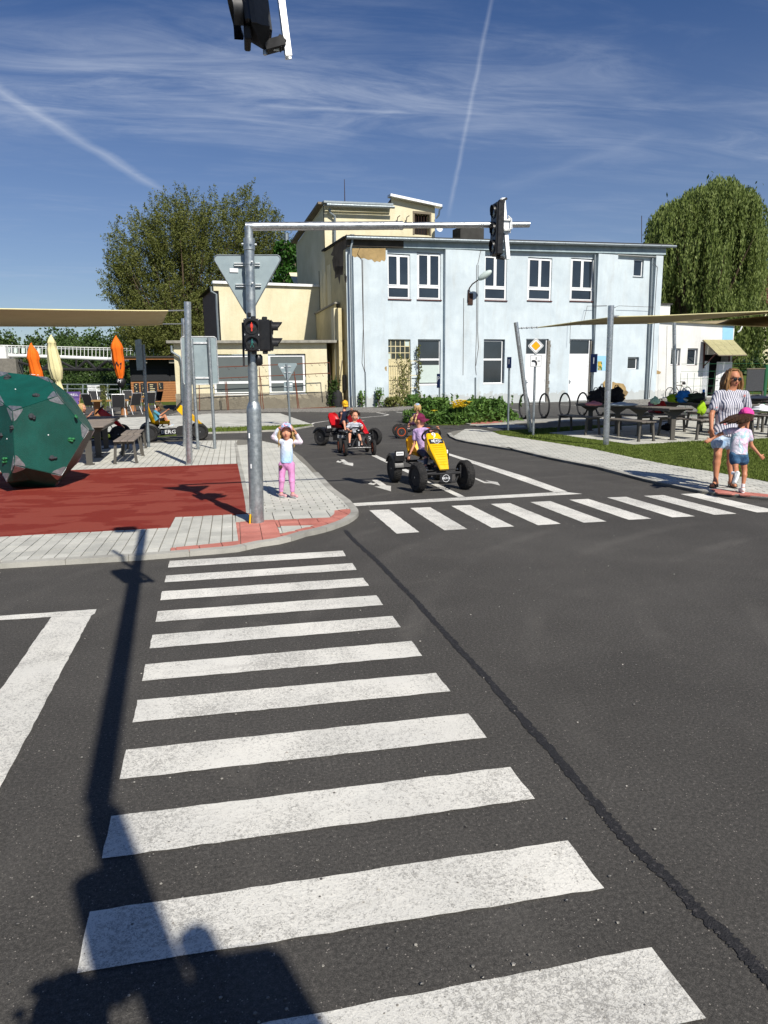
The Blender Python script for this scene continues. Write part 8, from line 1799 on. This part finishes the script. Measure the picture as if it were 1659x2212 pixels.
    # face
    if not opts.get('noface'):
        for q in (-1, 1):
            e = L_(MB().ell(f(q*.031, .0735, .006), (.0135*hs, .008*hs, .008*hs), 10, 7, rot=H), 'eye', 'eyew', t); L_(MB().ell(f(q*.031, .0805, .006), (.006*hs, .003*hs, .0065*hs), 8, 6, rot=H), 'iris', 'eye', e)
            L_(MB().tube([f(q*.016, .086, .028), f(q*.032, .087, .033), f(q*.047, .08, .027)], .0035*hs, 5), 'eyebrow', opts.get('browmat', 'hair_brown'), t)
        L_(MB().ell(f(0, .091, -.0565), (.021*hs, .006*hs, .0045*hs), 10, 6, rot=H).ell(f(0, .090, -.066), (.017*hs, .006*hs, .005*hs), 10, 6, rot=H), 'lips', 'lips', t)
    return t, body, f, H, o, L_
for nme, cs in (('hair_blond', ('#7e6238', '#a98a54', '#d2b780')), ('hair_lightbrown', ('#4e3720', '#7d5b36', '#b08955')), ('hair_brown', ('#23170e', '#3b281a', '#5d4229'))):
    mm = MatB(nme, .5, .35); mm.color(mm.ramp(mm.noise(6, 5, .6, .6, (14, 14, 1.2)), [(.25, hexc(cs[0])), (.5, hexc(cs[1])), (.78, hexc(cs[2]))])); M[nme] = mm.m
def hair(P, mat, n, length, fall, cover=.15, width=.0035, back=1., wild=.0, seed=1, cap_r=1.05, wind=(0, 0, 0), phm=.25):
    """a scalp shell and separate locks hanging from it"""
    t, body, f, H, o, L_ = P; rs = np.random.RandomState(seed); R = H.to_3x3(); hs = (f(0, 0, 1)-f(0, 0, 0)).length
    def shape(v):
        z = v.z; y = v.y
        if y > .03*hs and z < cover*hs*.5: return Vector((v.x*.86, min(y, .03*hs), z))
        return v
    sc = L_(MB().ell(f(0, -.016, .026), (.085*hs*cap_r, .101*hs*cap_r, .099*hs*cap_r), 22, 16, rot=R, f=shape), 'hair', mat, t)
    m = MB(); hu = R @ Vector((0, 0, 1)); dn = Vector((0, 0, -1))
    for i in range(n):
        a = rs.uniform(-pi*.5-2.15*back, -pi*.5+2.15*back); ph = rs.uniform(phm, max(1.35, phm+.5)); d = Vector((cos(a)*sin(ph), sin(a)*sin(ph), cos(ph)))
        p = f(0, -.014, .02)+R @ Vector((d.x*.086, d.y*.1, d.z*.1))*hs; out = (R @ d); out = (out-hu*out.dot(hu)*.7).normalized(); ln = length*(.7+.5*rs.rand())*hs
        pts = []; v = Vector(wind)
        for k in range(6): u = k/5; pts.append(p+out*(.018+.02*sin(u*2.5)+.11*wild*u*rs.rand())*hs+dn*ln*u*(1-.6*min(1, v.length))*fall+v*ln*u+Vector((rs.randn(), rs.randn(), 0))*.004*u*hs+Vector((sin(u*5+i), cos(u*4+i), 0))*.004*hs)
        w_ = width*hs*(1.5+1.5*rs.rand()); m.tube(pts, [w_, w_*1.6, w_*1.7, w_*1.4, w_*.9, w_*.2], 4, cap=False)
    L_(m, 'hair_strands', mat, sc); return sc
def cap(P, mat, brim=.085, tilt=.15, r=1.12, brimw=.075, up=0., brimmat=None, az=0.):
    t, body, f, H, o, L_ = P; R = H.to_3x3() @ Matrix.Rotation(-tilt, 3, 'X') @ Matrix.Rotation(az, 3, 'Z'); hs = (f(0, 0, 1)-f(0, 0, 0)).length; c = f(0, -.01, .035+up)
    sh_ = lambda v: Vector((v.x, v.y, max(v.z, -.012*hs)))
    cp = L_(MB().ell(c, (.087*hs*r, .104*hs*r, .088*hs*r), 24, 16, rot=R, f=sh_), 'cap', mat, t)
    m = MB(); q = []
    for (rr_, zz_) in ((.94, .004), (1.0, .0)):
        pass
    vs = []; n = 14
    for i in range(n+1):
        a = pi*(.10+.80*i/n); 
        for k in range(4):
            u = k/3; x = cos(a)*(.087*r+.0*u); y = sin(a)*.100*r+u*brim*sin(a)**.6; vs.append(c+R @ Vector((x*(1-.08*u), y, -.004-.018*u-.045*abs(cos(a))**2*u))*hs)
    fs = [(i*4+k, i*4+k+1, i*4+5+k, i*4+4+k) for i in range(n) for k in range(3)]
    m._add(vs, fs); m._add([Vector(v)-R @ Vector((0, 0, .006*hs)) for v in vs], [f_[::-1] for f_ in fs]); L_(m, 'brim', brimmat or mat, cp)
    m = MB()
    for a in np.linspace(0, pi, 4)[:-1]: m.tube([c+R @ Vector((cos(a)*sin(p)*.0885*r*hs, sin(a)*sin(p)*.1055*r*hs, cos(p)*.0895*r*hs)) for p in np.linspace(-1.5, 1.5, 11)], .0016*hs/.5*.5, 4)
    m.lathe([(.006*hs, 0), (.004*hs, .005*hs)], c+R @ Vector((0, 0, .088*r*hs)), 8, axis=R @ Vector((0, 0, 1))); L_(m, 'seam', brimmat or mat, cp); return cp
def dep(v): return float((np.array(v)-np.array([0, 0, EYE])) @ _F)
def JJ(c, D, **k):
    out = {}
    for n_, (x, y, off) in k.items(): px = c(x, y); out[n_] = AT(px[0], px[1], D+off)
    return out
def cloth(name, fn, rough=.85):
    m = MatB(name, rough, .2); q = fn(m); q = m.mix(.5, q, m.ramp(m.noise(14, 4, .6), [(.3, .85), (.7, 1.08)]), 'MULTIPLY'); m.color(q).bump(m.noise(9, 5, .6, .5), .035, 1.); M[name] = m.m; return name
def stripes(m, axis, n, duty, a, b):
    x = m.xyz(); v = x[2] if axis == 'z' else x[0]; v = m.math('ADD', v, m.math('MULTIPLY', m.noise(5, 3), .004)); fr_ = m.math('FRACT', m.math('MULTIPLY', v, n)); return m.mix(m.math('GREATER_THAN', fr_, duty), a, b)
def w_shirt(m):
    q = stripes(m, 'x', 38, .55, hexc('#cfcdd2'), hexc('#5c6276')); fl = m.ramp(m.voro(11), [(.0, 1.), (.16, 1.), (.2, 0.)]); sel = m.ramp(m.noise(7, 2), [(.5, 0.), (.55, 1.)]); return m.mix(m.math('MULTIPLY', m.math('MULTIPLY', fl, sel), .75), q, hexc('#d87a70'))
cloth('striped_blouse', w_shirt); cloth('boy_stripes', lambda m: stripes(m, 'z', 38, .5, hexc('#dfe2e6'), hexc('#2a3350')))
cloth('bleached_denim', lambda m: m.ramp(m.noise(9, 4, .6), [(.35, hexc('#7f9cba')), (.65, hexc('#c3d2e0'))])); cloth('blue_denim', lambda m: m.ramp(m.noise(12, 4, .6), [(.3, hexc('#24405f')), (.7, hexc('#4f7597'))]))
cloth('pastel_tee', lambda m: m.mix(m.ramp(m.noise(8, 4, .7, 1.), [(.45, 0.), (.6, .8)]), m.mix(m.ramp(m.noise(6, 4, .6, 1., off=(3, 1, 2)), [(.45, 0.), (.6, .7)]), hexc('#dfdbe6'), hexc('#d58fb4')), hexc('#8fc3c8')))
def girl_shirt(m):
    x = m.xyz(); ax_ = m.math('ABSOLUTE', m.math('SUBTRACT', x[0], .0)); body_ = m.math('LESS_THAN', ax_, .105); q = m.mix(m.ramp(x[2], [(.42, 1.), (.66, .25)]), hexc('#e2e2ea'), hexc('#9cc3e4'))
    q = m.mix(m.math('MULTIPLY', m.ramp(m.noise(16, 3, .6, 3.), [(.47, 0.), (.495, .55), (.52, 0.)]), m.math('LESS_THAN', ax_, .09)), q, hexc('#566678')); return m.mix(body_, hexc('#dccfd8'), q)
cloth('girl_top', girl_shirt); cloth('pink_trousers', lambda m: m.ramp(m.noise(5, 4), [(.3, hexc('#c07fae')), (.7, hexc('#d698c2'))])); cloth('lilac_tee', lambda m: m.ramp(m.noise(5, 4), [(.3, hexc('#b79ac6')), (.7, hexc('#cdb2d8'))]))
cloth('grey_leggings', lambda m: m.ramp(m.noise(5, 4), [(.3, hexc('#3b4250')), (.7, hexc('#4b5364'))])); cloth('navy_tee', lambda m: m.ramp(m.noise(5, 4), [(.3, hexc('#14182a')), (.7, hexc('#22283e'))])); cloth('black_shorts', lambda m: m.ramp(m.noise(5, 4), [(.3, hexc('#15161a')), (.7, hexc('#22242a'))]))
cloth('blue_tee', lambda m: m.ramp(m.noise(5, 4), [(.3, hexc('#3f7f9a')), (.7, hexc('#5b9bb4'))])); cloth('violet_top', lambda m: m.ramp(m.noise(5, 4), [(.3, hexc('#2c1c5c')), (.7, hexc('#3f2a7a'))])); cloth('pink_tee', lambda m: m.ramp(m.noise(5, 4), [(.3, hexc('#e08fc0')), (.7, hexc('#f0aad2'))]))
cloth('maroon_cap', lambda m: m.ramp(m.noise(7, 4), [(.3, hexc('#571a36')), (.7, hexc('#742848'))])); cloth('pink_cap', lambda m: m.ramp(m.noise(7, 4), [(.3, hexc('#d83a8e')), (.7, hexc('#ee5aa8'))])); cloth('khaki_cap', lambda m: m.ramp(m.noise(7, 4), [(.3, hexc('#4c4330')), (.7, hexc('#675c44'))]))
cloth('yellow_cap', lambda m: m.mix(m.ramp(m.voro(60), [(.3, .8), (.45, 0.)]), hexc('#e8b52a'), hexc('#6a3a20'))); cloth('blue_print_cap', lambda m: m.mix(m.ramp(m.noise(26, 2), [(.52, 0.), (.56, 1.)]), m.mix(m.ramp(m.noise(34, 2, off=(5, 2, 1)), [(.55, 0.), (.58, 1.)]), hexc('#8fbfe6'), hexc('#b8405a')), hexc('#e6d3de')))
cloth('pink_brim', lambda m: m.mix(m.ramp(m.noise(40, 2), [(.55, 0.), (.6, .7)]), hexc('#d9a8bf'), hexc('#8a4060'))); cloth('pastel_cap', lambda m: m.mix(m.ramp(m.noise(9, 2), [(.48, 0.), (.52, 1.)]), hexc('#c98fa4'), hexc('#8fb6d8')))
M['shoe_white'] = plain('shoe_white', hexc('#dedcd6'), .6, .06, 20); M['shoe_pink'] = plain('shoe_pink', hexc('#cf9c9e'), .6, .1, 20); M['shoe_dark'] = plain('shoe_dark', hexc('#2b2c33'), .6, .2, 20); M['sock_white'] = plain('sock', hexc('#e2dfe2'), .85, .05, 30); M['shades'] = plain('dark_sunglass', (.01, .01, .012), .12, .1, 5, spec=.8)

# ---- woman
cP = crop(2750, 1430, 450); Dw = dep(G(1560, 1052, .04))
J = JJ(cP, Dw, head=(672, 312, 0), neck=(648, 468, .03), shL=(440, 545, .02), shR=(845, 545, .02), elL=(352, 850, .0), haL=(352, 1060, -.05), elR=(900, 830, .06), haR=(880, 1020, .1), hipL=(462, 1150, .02), hipR=(640, 1150, .02), knL=(445, 1440, -.02), knR=(640, 1450, .02), anL=(415, 1825, 0), anR=(640, 1850, .0))
J['anL'].z = .135; J['anR'].z = .135
P1 = person('woman with long fair hair and sunglasses in striped blouse and pale denim shorts', J, .95, (-.05, -1, -.12), dict(skin='skin_tan', shirt='striped_blouse', trousers='bleached_denim', shoes='black', sandal=True, hs=1.0, bust=True, sleeve=.62, trouser=.42, flare=2.2, hem=.03, ftL=(-.8, -.6, 0), ftR=(-.3, -.95, 0), fdL=(.1, -.1, -1), fdR=(0, 0, -1), pmL=(.9, .3, 0), pmR=(-.9, .3, 0), h=.0085, sole='blackm', limb=.97, browmat='hair_lightbrown'), G(1560, 1052, .042))
hair(P1, 'hair_lightbrown', 130, .33, 1., .15, .0042, .93, .35, 2, 1.06)
t, body, f, H, o, L_ = P1
g_ = L_(MB().ell(f(-.031, .098, .004), (.027, .006, .023), 14, 9, rot=H).ell(f(.031, .098, .004), (.027, .006, .023), 14, 9, rot=H), 'sunglasses', 'shades', t)
L_(MB().tube([f(-.056, .094, .012), f(-.078, .02, .012), f(-.078, -.02, .006)], .003, 5).tube([f(.056, .094, .012), f(.078, .02, .012), f(.078, -.02, .006)], .003, 5).tube([f(-.008, .101, .01), f(.008, .101, .01)], .003, 5), 'frame', 'shades', g_)
nkp = J['neck']; fr_ = Vector((-.05, -1, 0)).normalized(); a_ = (J['shL']+J['shR'])/2; c_ = a_+fr_*.118+Vector((0, 0, -.055))
L_(MB()._add([nkp+fr_*.062+Vector((-.045, 0, -.02)), nkp+fr_*.062+Vector((.045, 0, -.02)), c_+Vector((.0, -.012, -.06))], [(0, 1, 2), (2, 1, 0)]), 'neckline', 'skin_tan', t)
# ---- running child
Dk = dep(G(1606, 1066, .04)); sk_ = .64
J = JJ(cP, Dk, head=(862, 880, 0), neck=(800, 985, 0), shL=(640, 1075, .02), shR=(900, 1100, -.02), elL=(470, 1135, .02), haL=(340, 1215, .02), elR=(945, 1300, .0), haR=(1080, 1455, -.04), hipL=(690, 1440, 0), hipR=(815, 1440, 0), knL=(710, 1650, -.03), knR=(840, 1660, .02), anL=(700, 1715, -.22), anR=(815, 1925, 0))
J['anR'].z = .115
P2 = person('running child with pink cap seen from behind, in pastel t-shirt and denim shorts', J, .64, (.62, .78, .0), dict(skin='skin_tan', shirt='pastel_tee', trousers='blue_denim', shoes='shoe_white', socks='sock_white', hs=.80, sleeve=.5, trouser=.38, hem=-.0, flare=2.4, ftL=(-.35, .0, -.93), dnL=(.0, -1, -.1), ftR=(.35, .9, 0), fdL=(-1, 0, -.35), fdR=(.8, 0, -.55), h=.0075, limb=.95, belly=1.12, noface=True, calfdir=V_(0, 1, 0)), G(1606, 1066, .042))
hair(P2, 'hair_brown', 110, .30, .35, .15, .005, 1., .5, 3, 1.0, wind=(-.85, -.1, -.15), phm=1.25); cap(P2, 'pink_cap', .08, .30, 1.26, up=.005)
t, body, f, H, o, L_ = P2
for k in range(3): q = J['anR']+Vector((.028, .03+k*.018, -.04)); L_(MB().box(q, (.012, .007, .045), rz=.3), 'shoe_stripe', 'blackm', t, False)
# ---- girl holding her cap
cq = crop(1050, 1650, 300); Dg = dep(G(620, 1078, .03))
J = JJ(cq, Dg, head=(528, 432, 0), neck=(538, 592, .02), shL=(398, 640, .02), shR=(660, 648, .02), elL=(238, 545, .02), haL=(362, 352, -.02), elR=(838, 650, .02), haR=(752, 478, -.02), hipL=(440, 1160, .02), hipR=(630, 1160, .02), knL=(425, 1500, .0), knR=(650, 1510, .0), anL=(410, 1790, .03), anR=(668, 1850, 0))
J['anL'].z = .108; J['anR'].z = .108
P3 = person('small girl in light blue top and pink trousers holding her cap with both hands', J, .57, (-.12, -1, .08), dict(skin='skin', shirt='girl_top', trousers='pink_trousers', shoes='shoe_pink', hs=.83, sleeve=1.88, trouser=1.86, hem=-.03, th=.07, hipw=.72, ftL=(.55, -.8, 0), ftR=(.5, -.85, 0), fdL=(.75, -.2, .75), fdR=(-.35, -.1, 1), pmL=(.5, .2, -.8), pmR=(-.9, .2, -.3), curlL=.8, h=.0065, limb=1.02, belly=1.2, hand=1.15, sole='signwhite', browmat='hair_blond'), G(620, 1078, .04))
hair(P3, 'hair_blond', 110, .25, 1., .15, .0045, .95, .15, 4, 1.04); cap(P3, 'blue_print_cap', .065, -.36, 1.1, up=.012, brimmat='pink_brim', az=.1)
t, body, f, H, o, L_ = P3
L_(MB().ell(cqv := AT(*cq(405, 1205), Dg-.06), (.022, .008, .025), 12, 8), 'trouser_patch', 'hair_brown', t)
# ---- rider of the yellow kart
D1k = dep((2.63, 9.56, .3))
J = JJ(cM, D1k, head=(655, 300, .12), neck=(655, 392, .13), shL=(588, 462, .14), shR=(742, 440, .06), elL=(585, 640, .16), haL=(505, 820, .14), elR=(830, 475, -.04), haR=(915, 440, -.16), hipL=(668, 770, .14), hipR=(790, 775, .14), knL=(760, 815, -.10), knR=(905, 800, -.08), anL=(745, 965, -.22), anR=(890, 980, -.26))
P4 = person('child in maroon cap and lilac t-shirt driving the yellow kart, looking right', J, .58, (.9, -.42, .05), dict(skin='skin', shirt='lilac_tee', trousers='grey_leggings', shoes='shoe_dark', hs=.80, sleeve=.62, trouser=1.9, hem=.03, ftL=(0, -1, .1), ftR=(0, -1, .1), fdL=(-.35, -.3, -.8), fdR=(.2, -.2, 1), pmL=(0, 0, -1), pmR=(-.6, -.6, 0), curlL=.7, curlR=1.2, h=.0065, limb=.92, browmat='hair_blond'), (2.63, 9.56, .2))
hair(P4, 'hair_blond', 26, .10, 1., .1, .004, .8, .2, 5, 1.0); cap(P4, 'maroon_cap', .085, .02, 1.13)
# ---- boy on the small kart
D3 = dep((2.365, 14.05, .3))
J = JJ(cL, D3, head=(930, 545, .05), neck=(925, 680, .06), shL=(815, 705, .06), shR=(1022, 705, .06), elL=(765, 800, .02), haL=(838, 850, -.14), elR=(1085, 765, .0), haR=(1075, 795, -.15), hipL=(860, 905, .08), hipR=(985, 905, .08), knL=(822, 925, -.16), knR=(1020, 945, -.16), anL=(820, 1085, -.22), anR=(1070, 1130, -.24))
P5 = person('small boy in navy striped t-shirt driving the small kart with orange rims', J, .50, (.25, -.95, -.05), dict(skin='skin', shirt='boy_stripes', trousers='black_shorts', shoes='shoe_dark', hs=.82, sleeve=.75, trouser=.7, hem=.06, ftL=(-.1, -1, .0), ftR=(.1, -1, .0), fdL=(.6, -.5, -.1), fdR=(.1, -.8, .1), curlL=1.2, curlR=1.2, h=.007, limb=1.1, belly=1.2, browmat='hair_brown'), (2.365, 14.05, .2))
hair(P5, 'hair_brown', 60, .05, .6, .16, .006, 1., .15, 6, 1.05)
# ---- child in yellow cap on red kart
D2k = dep((2.50, 15.95, .3))
J = JJ(cL, D2k, head=(722, 305, .12), neck=(712, 400, .12), shL=(620, 478, .12), shR=(795, 465, .08), elL=(630, 610, .1), haL=(650, 500, -.02), elR=(850, 440, .0), haR=(850, 400, -.12), hipL=(640, 735, .14), hipR=(735, 735, .14), knL=(705, 660, -.1), knR=(790, 690, -.12), anL=(730, 820, -.2), anR=(800, 840, -.25))
P6 = person('child in yellow patterned cap and dark t-shirt sitting in the red kart', J, .55, (.35, -.92, -.2), dict(skin='skin', shirt='navy_tee', trousers='black_shorts', shoes='shoe_dark', hs=.76, sleeve=.6, trouser=.6, hem=.06, ftL=(.3, -1, 0), ftR=(.3, -1, 0), fdL=(.2, -.1, 1), fdR=(.6, -.5, .1), curlR=1.2, h=.0085), (2.5, 15.95, .2))
hair(P6, 'hair_brown', 20, .06, .8, .1, .005, .8, .2, 7, 1.0); cap(P6, 'yellow_cap', .07, .15, 1.14)
# ---- child in violet top on the far kart
D4 = dep((4.42, 17.55, .3))
J = JJ(cG, D4, head=(465, 492, .0), neck=(470, 540, 0), shL=(430, 575, .0), shR=(520, 575, 0), elL=(405, 625, .05), haL=(385, 640, .16), elR=(545, 625, .05), haR=(510, 650, .18), hipL=(440, 660, 0), hipR=(505, 660, 0), knL=(385, 665, .1), knR=(400, 680, .14), anL=(345, 705, .1), anR=(372, 712, .12))
P7 = person('child in violet top with blond hair riding away behind the maroon cap', J, .5, (-.35, .93, 0), dict(skin='skin', shirt='violet_top', trousers='pink_trousers', shoes='shoe_pink', hs=.74, sleeve=1.8, trouser=.9, hem=.04, ftL=(-1, .1, 0), ftR=(-1, .1, 0), h=.0095, noface=True), (4.42, 17.55, .2))
hair(P7, 'hair_blond', 40, .18, 1., .1, .005, 1., .2, 8, 1.03); cap(P7, 'pastel_cap', .07, .1, 1.13)
# ---- boy on the side-on yellow kart
D5 = dep((K5.location.x, K5.location.y, .3))
J = JJ(cT, D5, head=(478, 268, .0), neck=(420, 318, 0), shL=(392, 375, -.1), shR=(400, 368, .1), elL=(500, 452, -.11), haL=(650, 345, -.07), elR=(525, 440, .11), haR=(665, 335, .07), hipL=(440, 615, -.07), hipR=(440, 615, .07), knL=(605, 455, -.09), knR=(600, 520, .09), anL=(712, 655, -.09), anR=(700, 665, .09))
P8 = person('boy in khaki cap and blue t-shirt driving the yellow kart seen from the side', J, .6, (.93, -.1, -.35), dict(skin='skin_tan', shirt='blue_tee', trousers='black_shorts', shoes='c_pale', hs=.86, sleeve=.75, trouser=.75, hem=.06, ftL=(.95, 0, .3), ftR=(.95, 0, .3), fdL=(.5, .1, .5), fdR=(.5, -.1, .5), curlL=1.2, curlR=1.2, h=.0095, calfdir=V_(1, 0, 0)), (K5.location.x, K5.location.y, .2))
hair(P8, 'hair_brown', 16, .05, .8, .1, .005, .8, .1, 9, 1.0); cap(P8, 'khaki_cap', .1, .05, 1.15)
# ---- girl in pink on the left red kart
D6 = dep((K6.location.x, K6.location.y, .3))
J = JJ(cN, D6, head=(1092, 500, .0), neck=(1075, 558, 0), shL=(1072, 605, -.09), shR=(1078, 602, .09), elL=(1112, 668, -.1), haL=(1195, 600, -.06), elR=(1135, 660, .1), haR=(1215, 570, .06), hipL=(1080, 720, -.07), hipR=(1080, 720, .07), knL=(1165, 745, -.08), knR=(1160, 735, .08), anL=(1205, 900, -.08), anR=(1190, 890, .08))
P9 = person('girl with long blond hair in pink t-shirt driving the left red kart', J, .6, (.96, -.2, -.1), dict(skin='skin', shirt='pink_tee', trousers='black_shorts', shoes='shoe_dark', socks='pink_tee', hs=.84, sleeve=.6, trouser=.6, hem=.08, ftL=(.95, 0, 0), ftR=(.95, 0, 0), fdL=(.5, .1, .6), fdR=(.5, -.1, .6), curlL=1.2, curlR=1.2, h=.0095, browmat='hair_blond', calfdir=V_(1, 0, 0)), (K6.location.x, K6.location.y, .2))
hair(P9, 'hair_blond', 70, .26, 1., .12, .005, .95, .5, 10, 1.06)
# ---- the photographer stands behind the camera and casts the shadow at the lower left
J = {k: Vector(v) for k, v in dict(head=(.04, -.2, 1.67), neck=(.04, -.23, 1.53), shL=(-.2, -.22, 1.46), shR=(.24, -.22, 1.46), elL=(-.32, -.14, 1.26), haL=(-.085, -.07, 1.46), elR=(.42, -.12, 1.28), haR=(.1, -.07, 1.46), hipL=(-.08, -.28, .98), hipR=(.12, -.28, .98), knL=(-.1, -.27, .52), knR=(.14, -.27, .52), anL=(-.1, -.3, .09), anR=(.14, -.3, .09)).items()}
J = {k: v+Vector((.1, .05, .02)) if k not in ('haL', 'haR') else v for k, v in J.items()}
P0_ = person('photographer holding up the phone, known only by the shadow at lower left', J, 1., (0, 1, -.1), dict(shirt='navy_tee', trousers='black_shorts', shoes='shoe_dark', sleeve=.7, trouser=1.9, fdL=(0, .1, 1), fdR=(0, .1, 1), h=.015), (0, -.4, 0))
hair(P0_, 'hair_brown', 10, .05, .8)
ph = thing('phone', 'phone held upright by the photographer', 'phone', (0, -.06, 1.5)); MB().box((0, 0, 0), (.075, .009, .155), bevel=.003).build('body', 'black', ph)
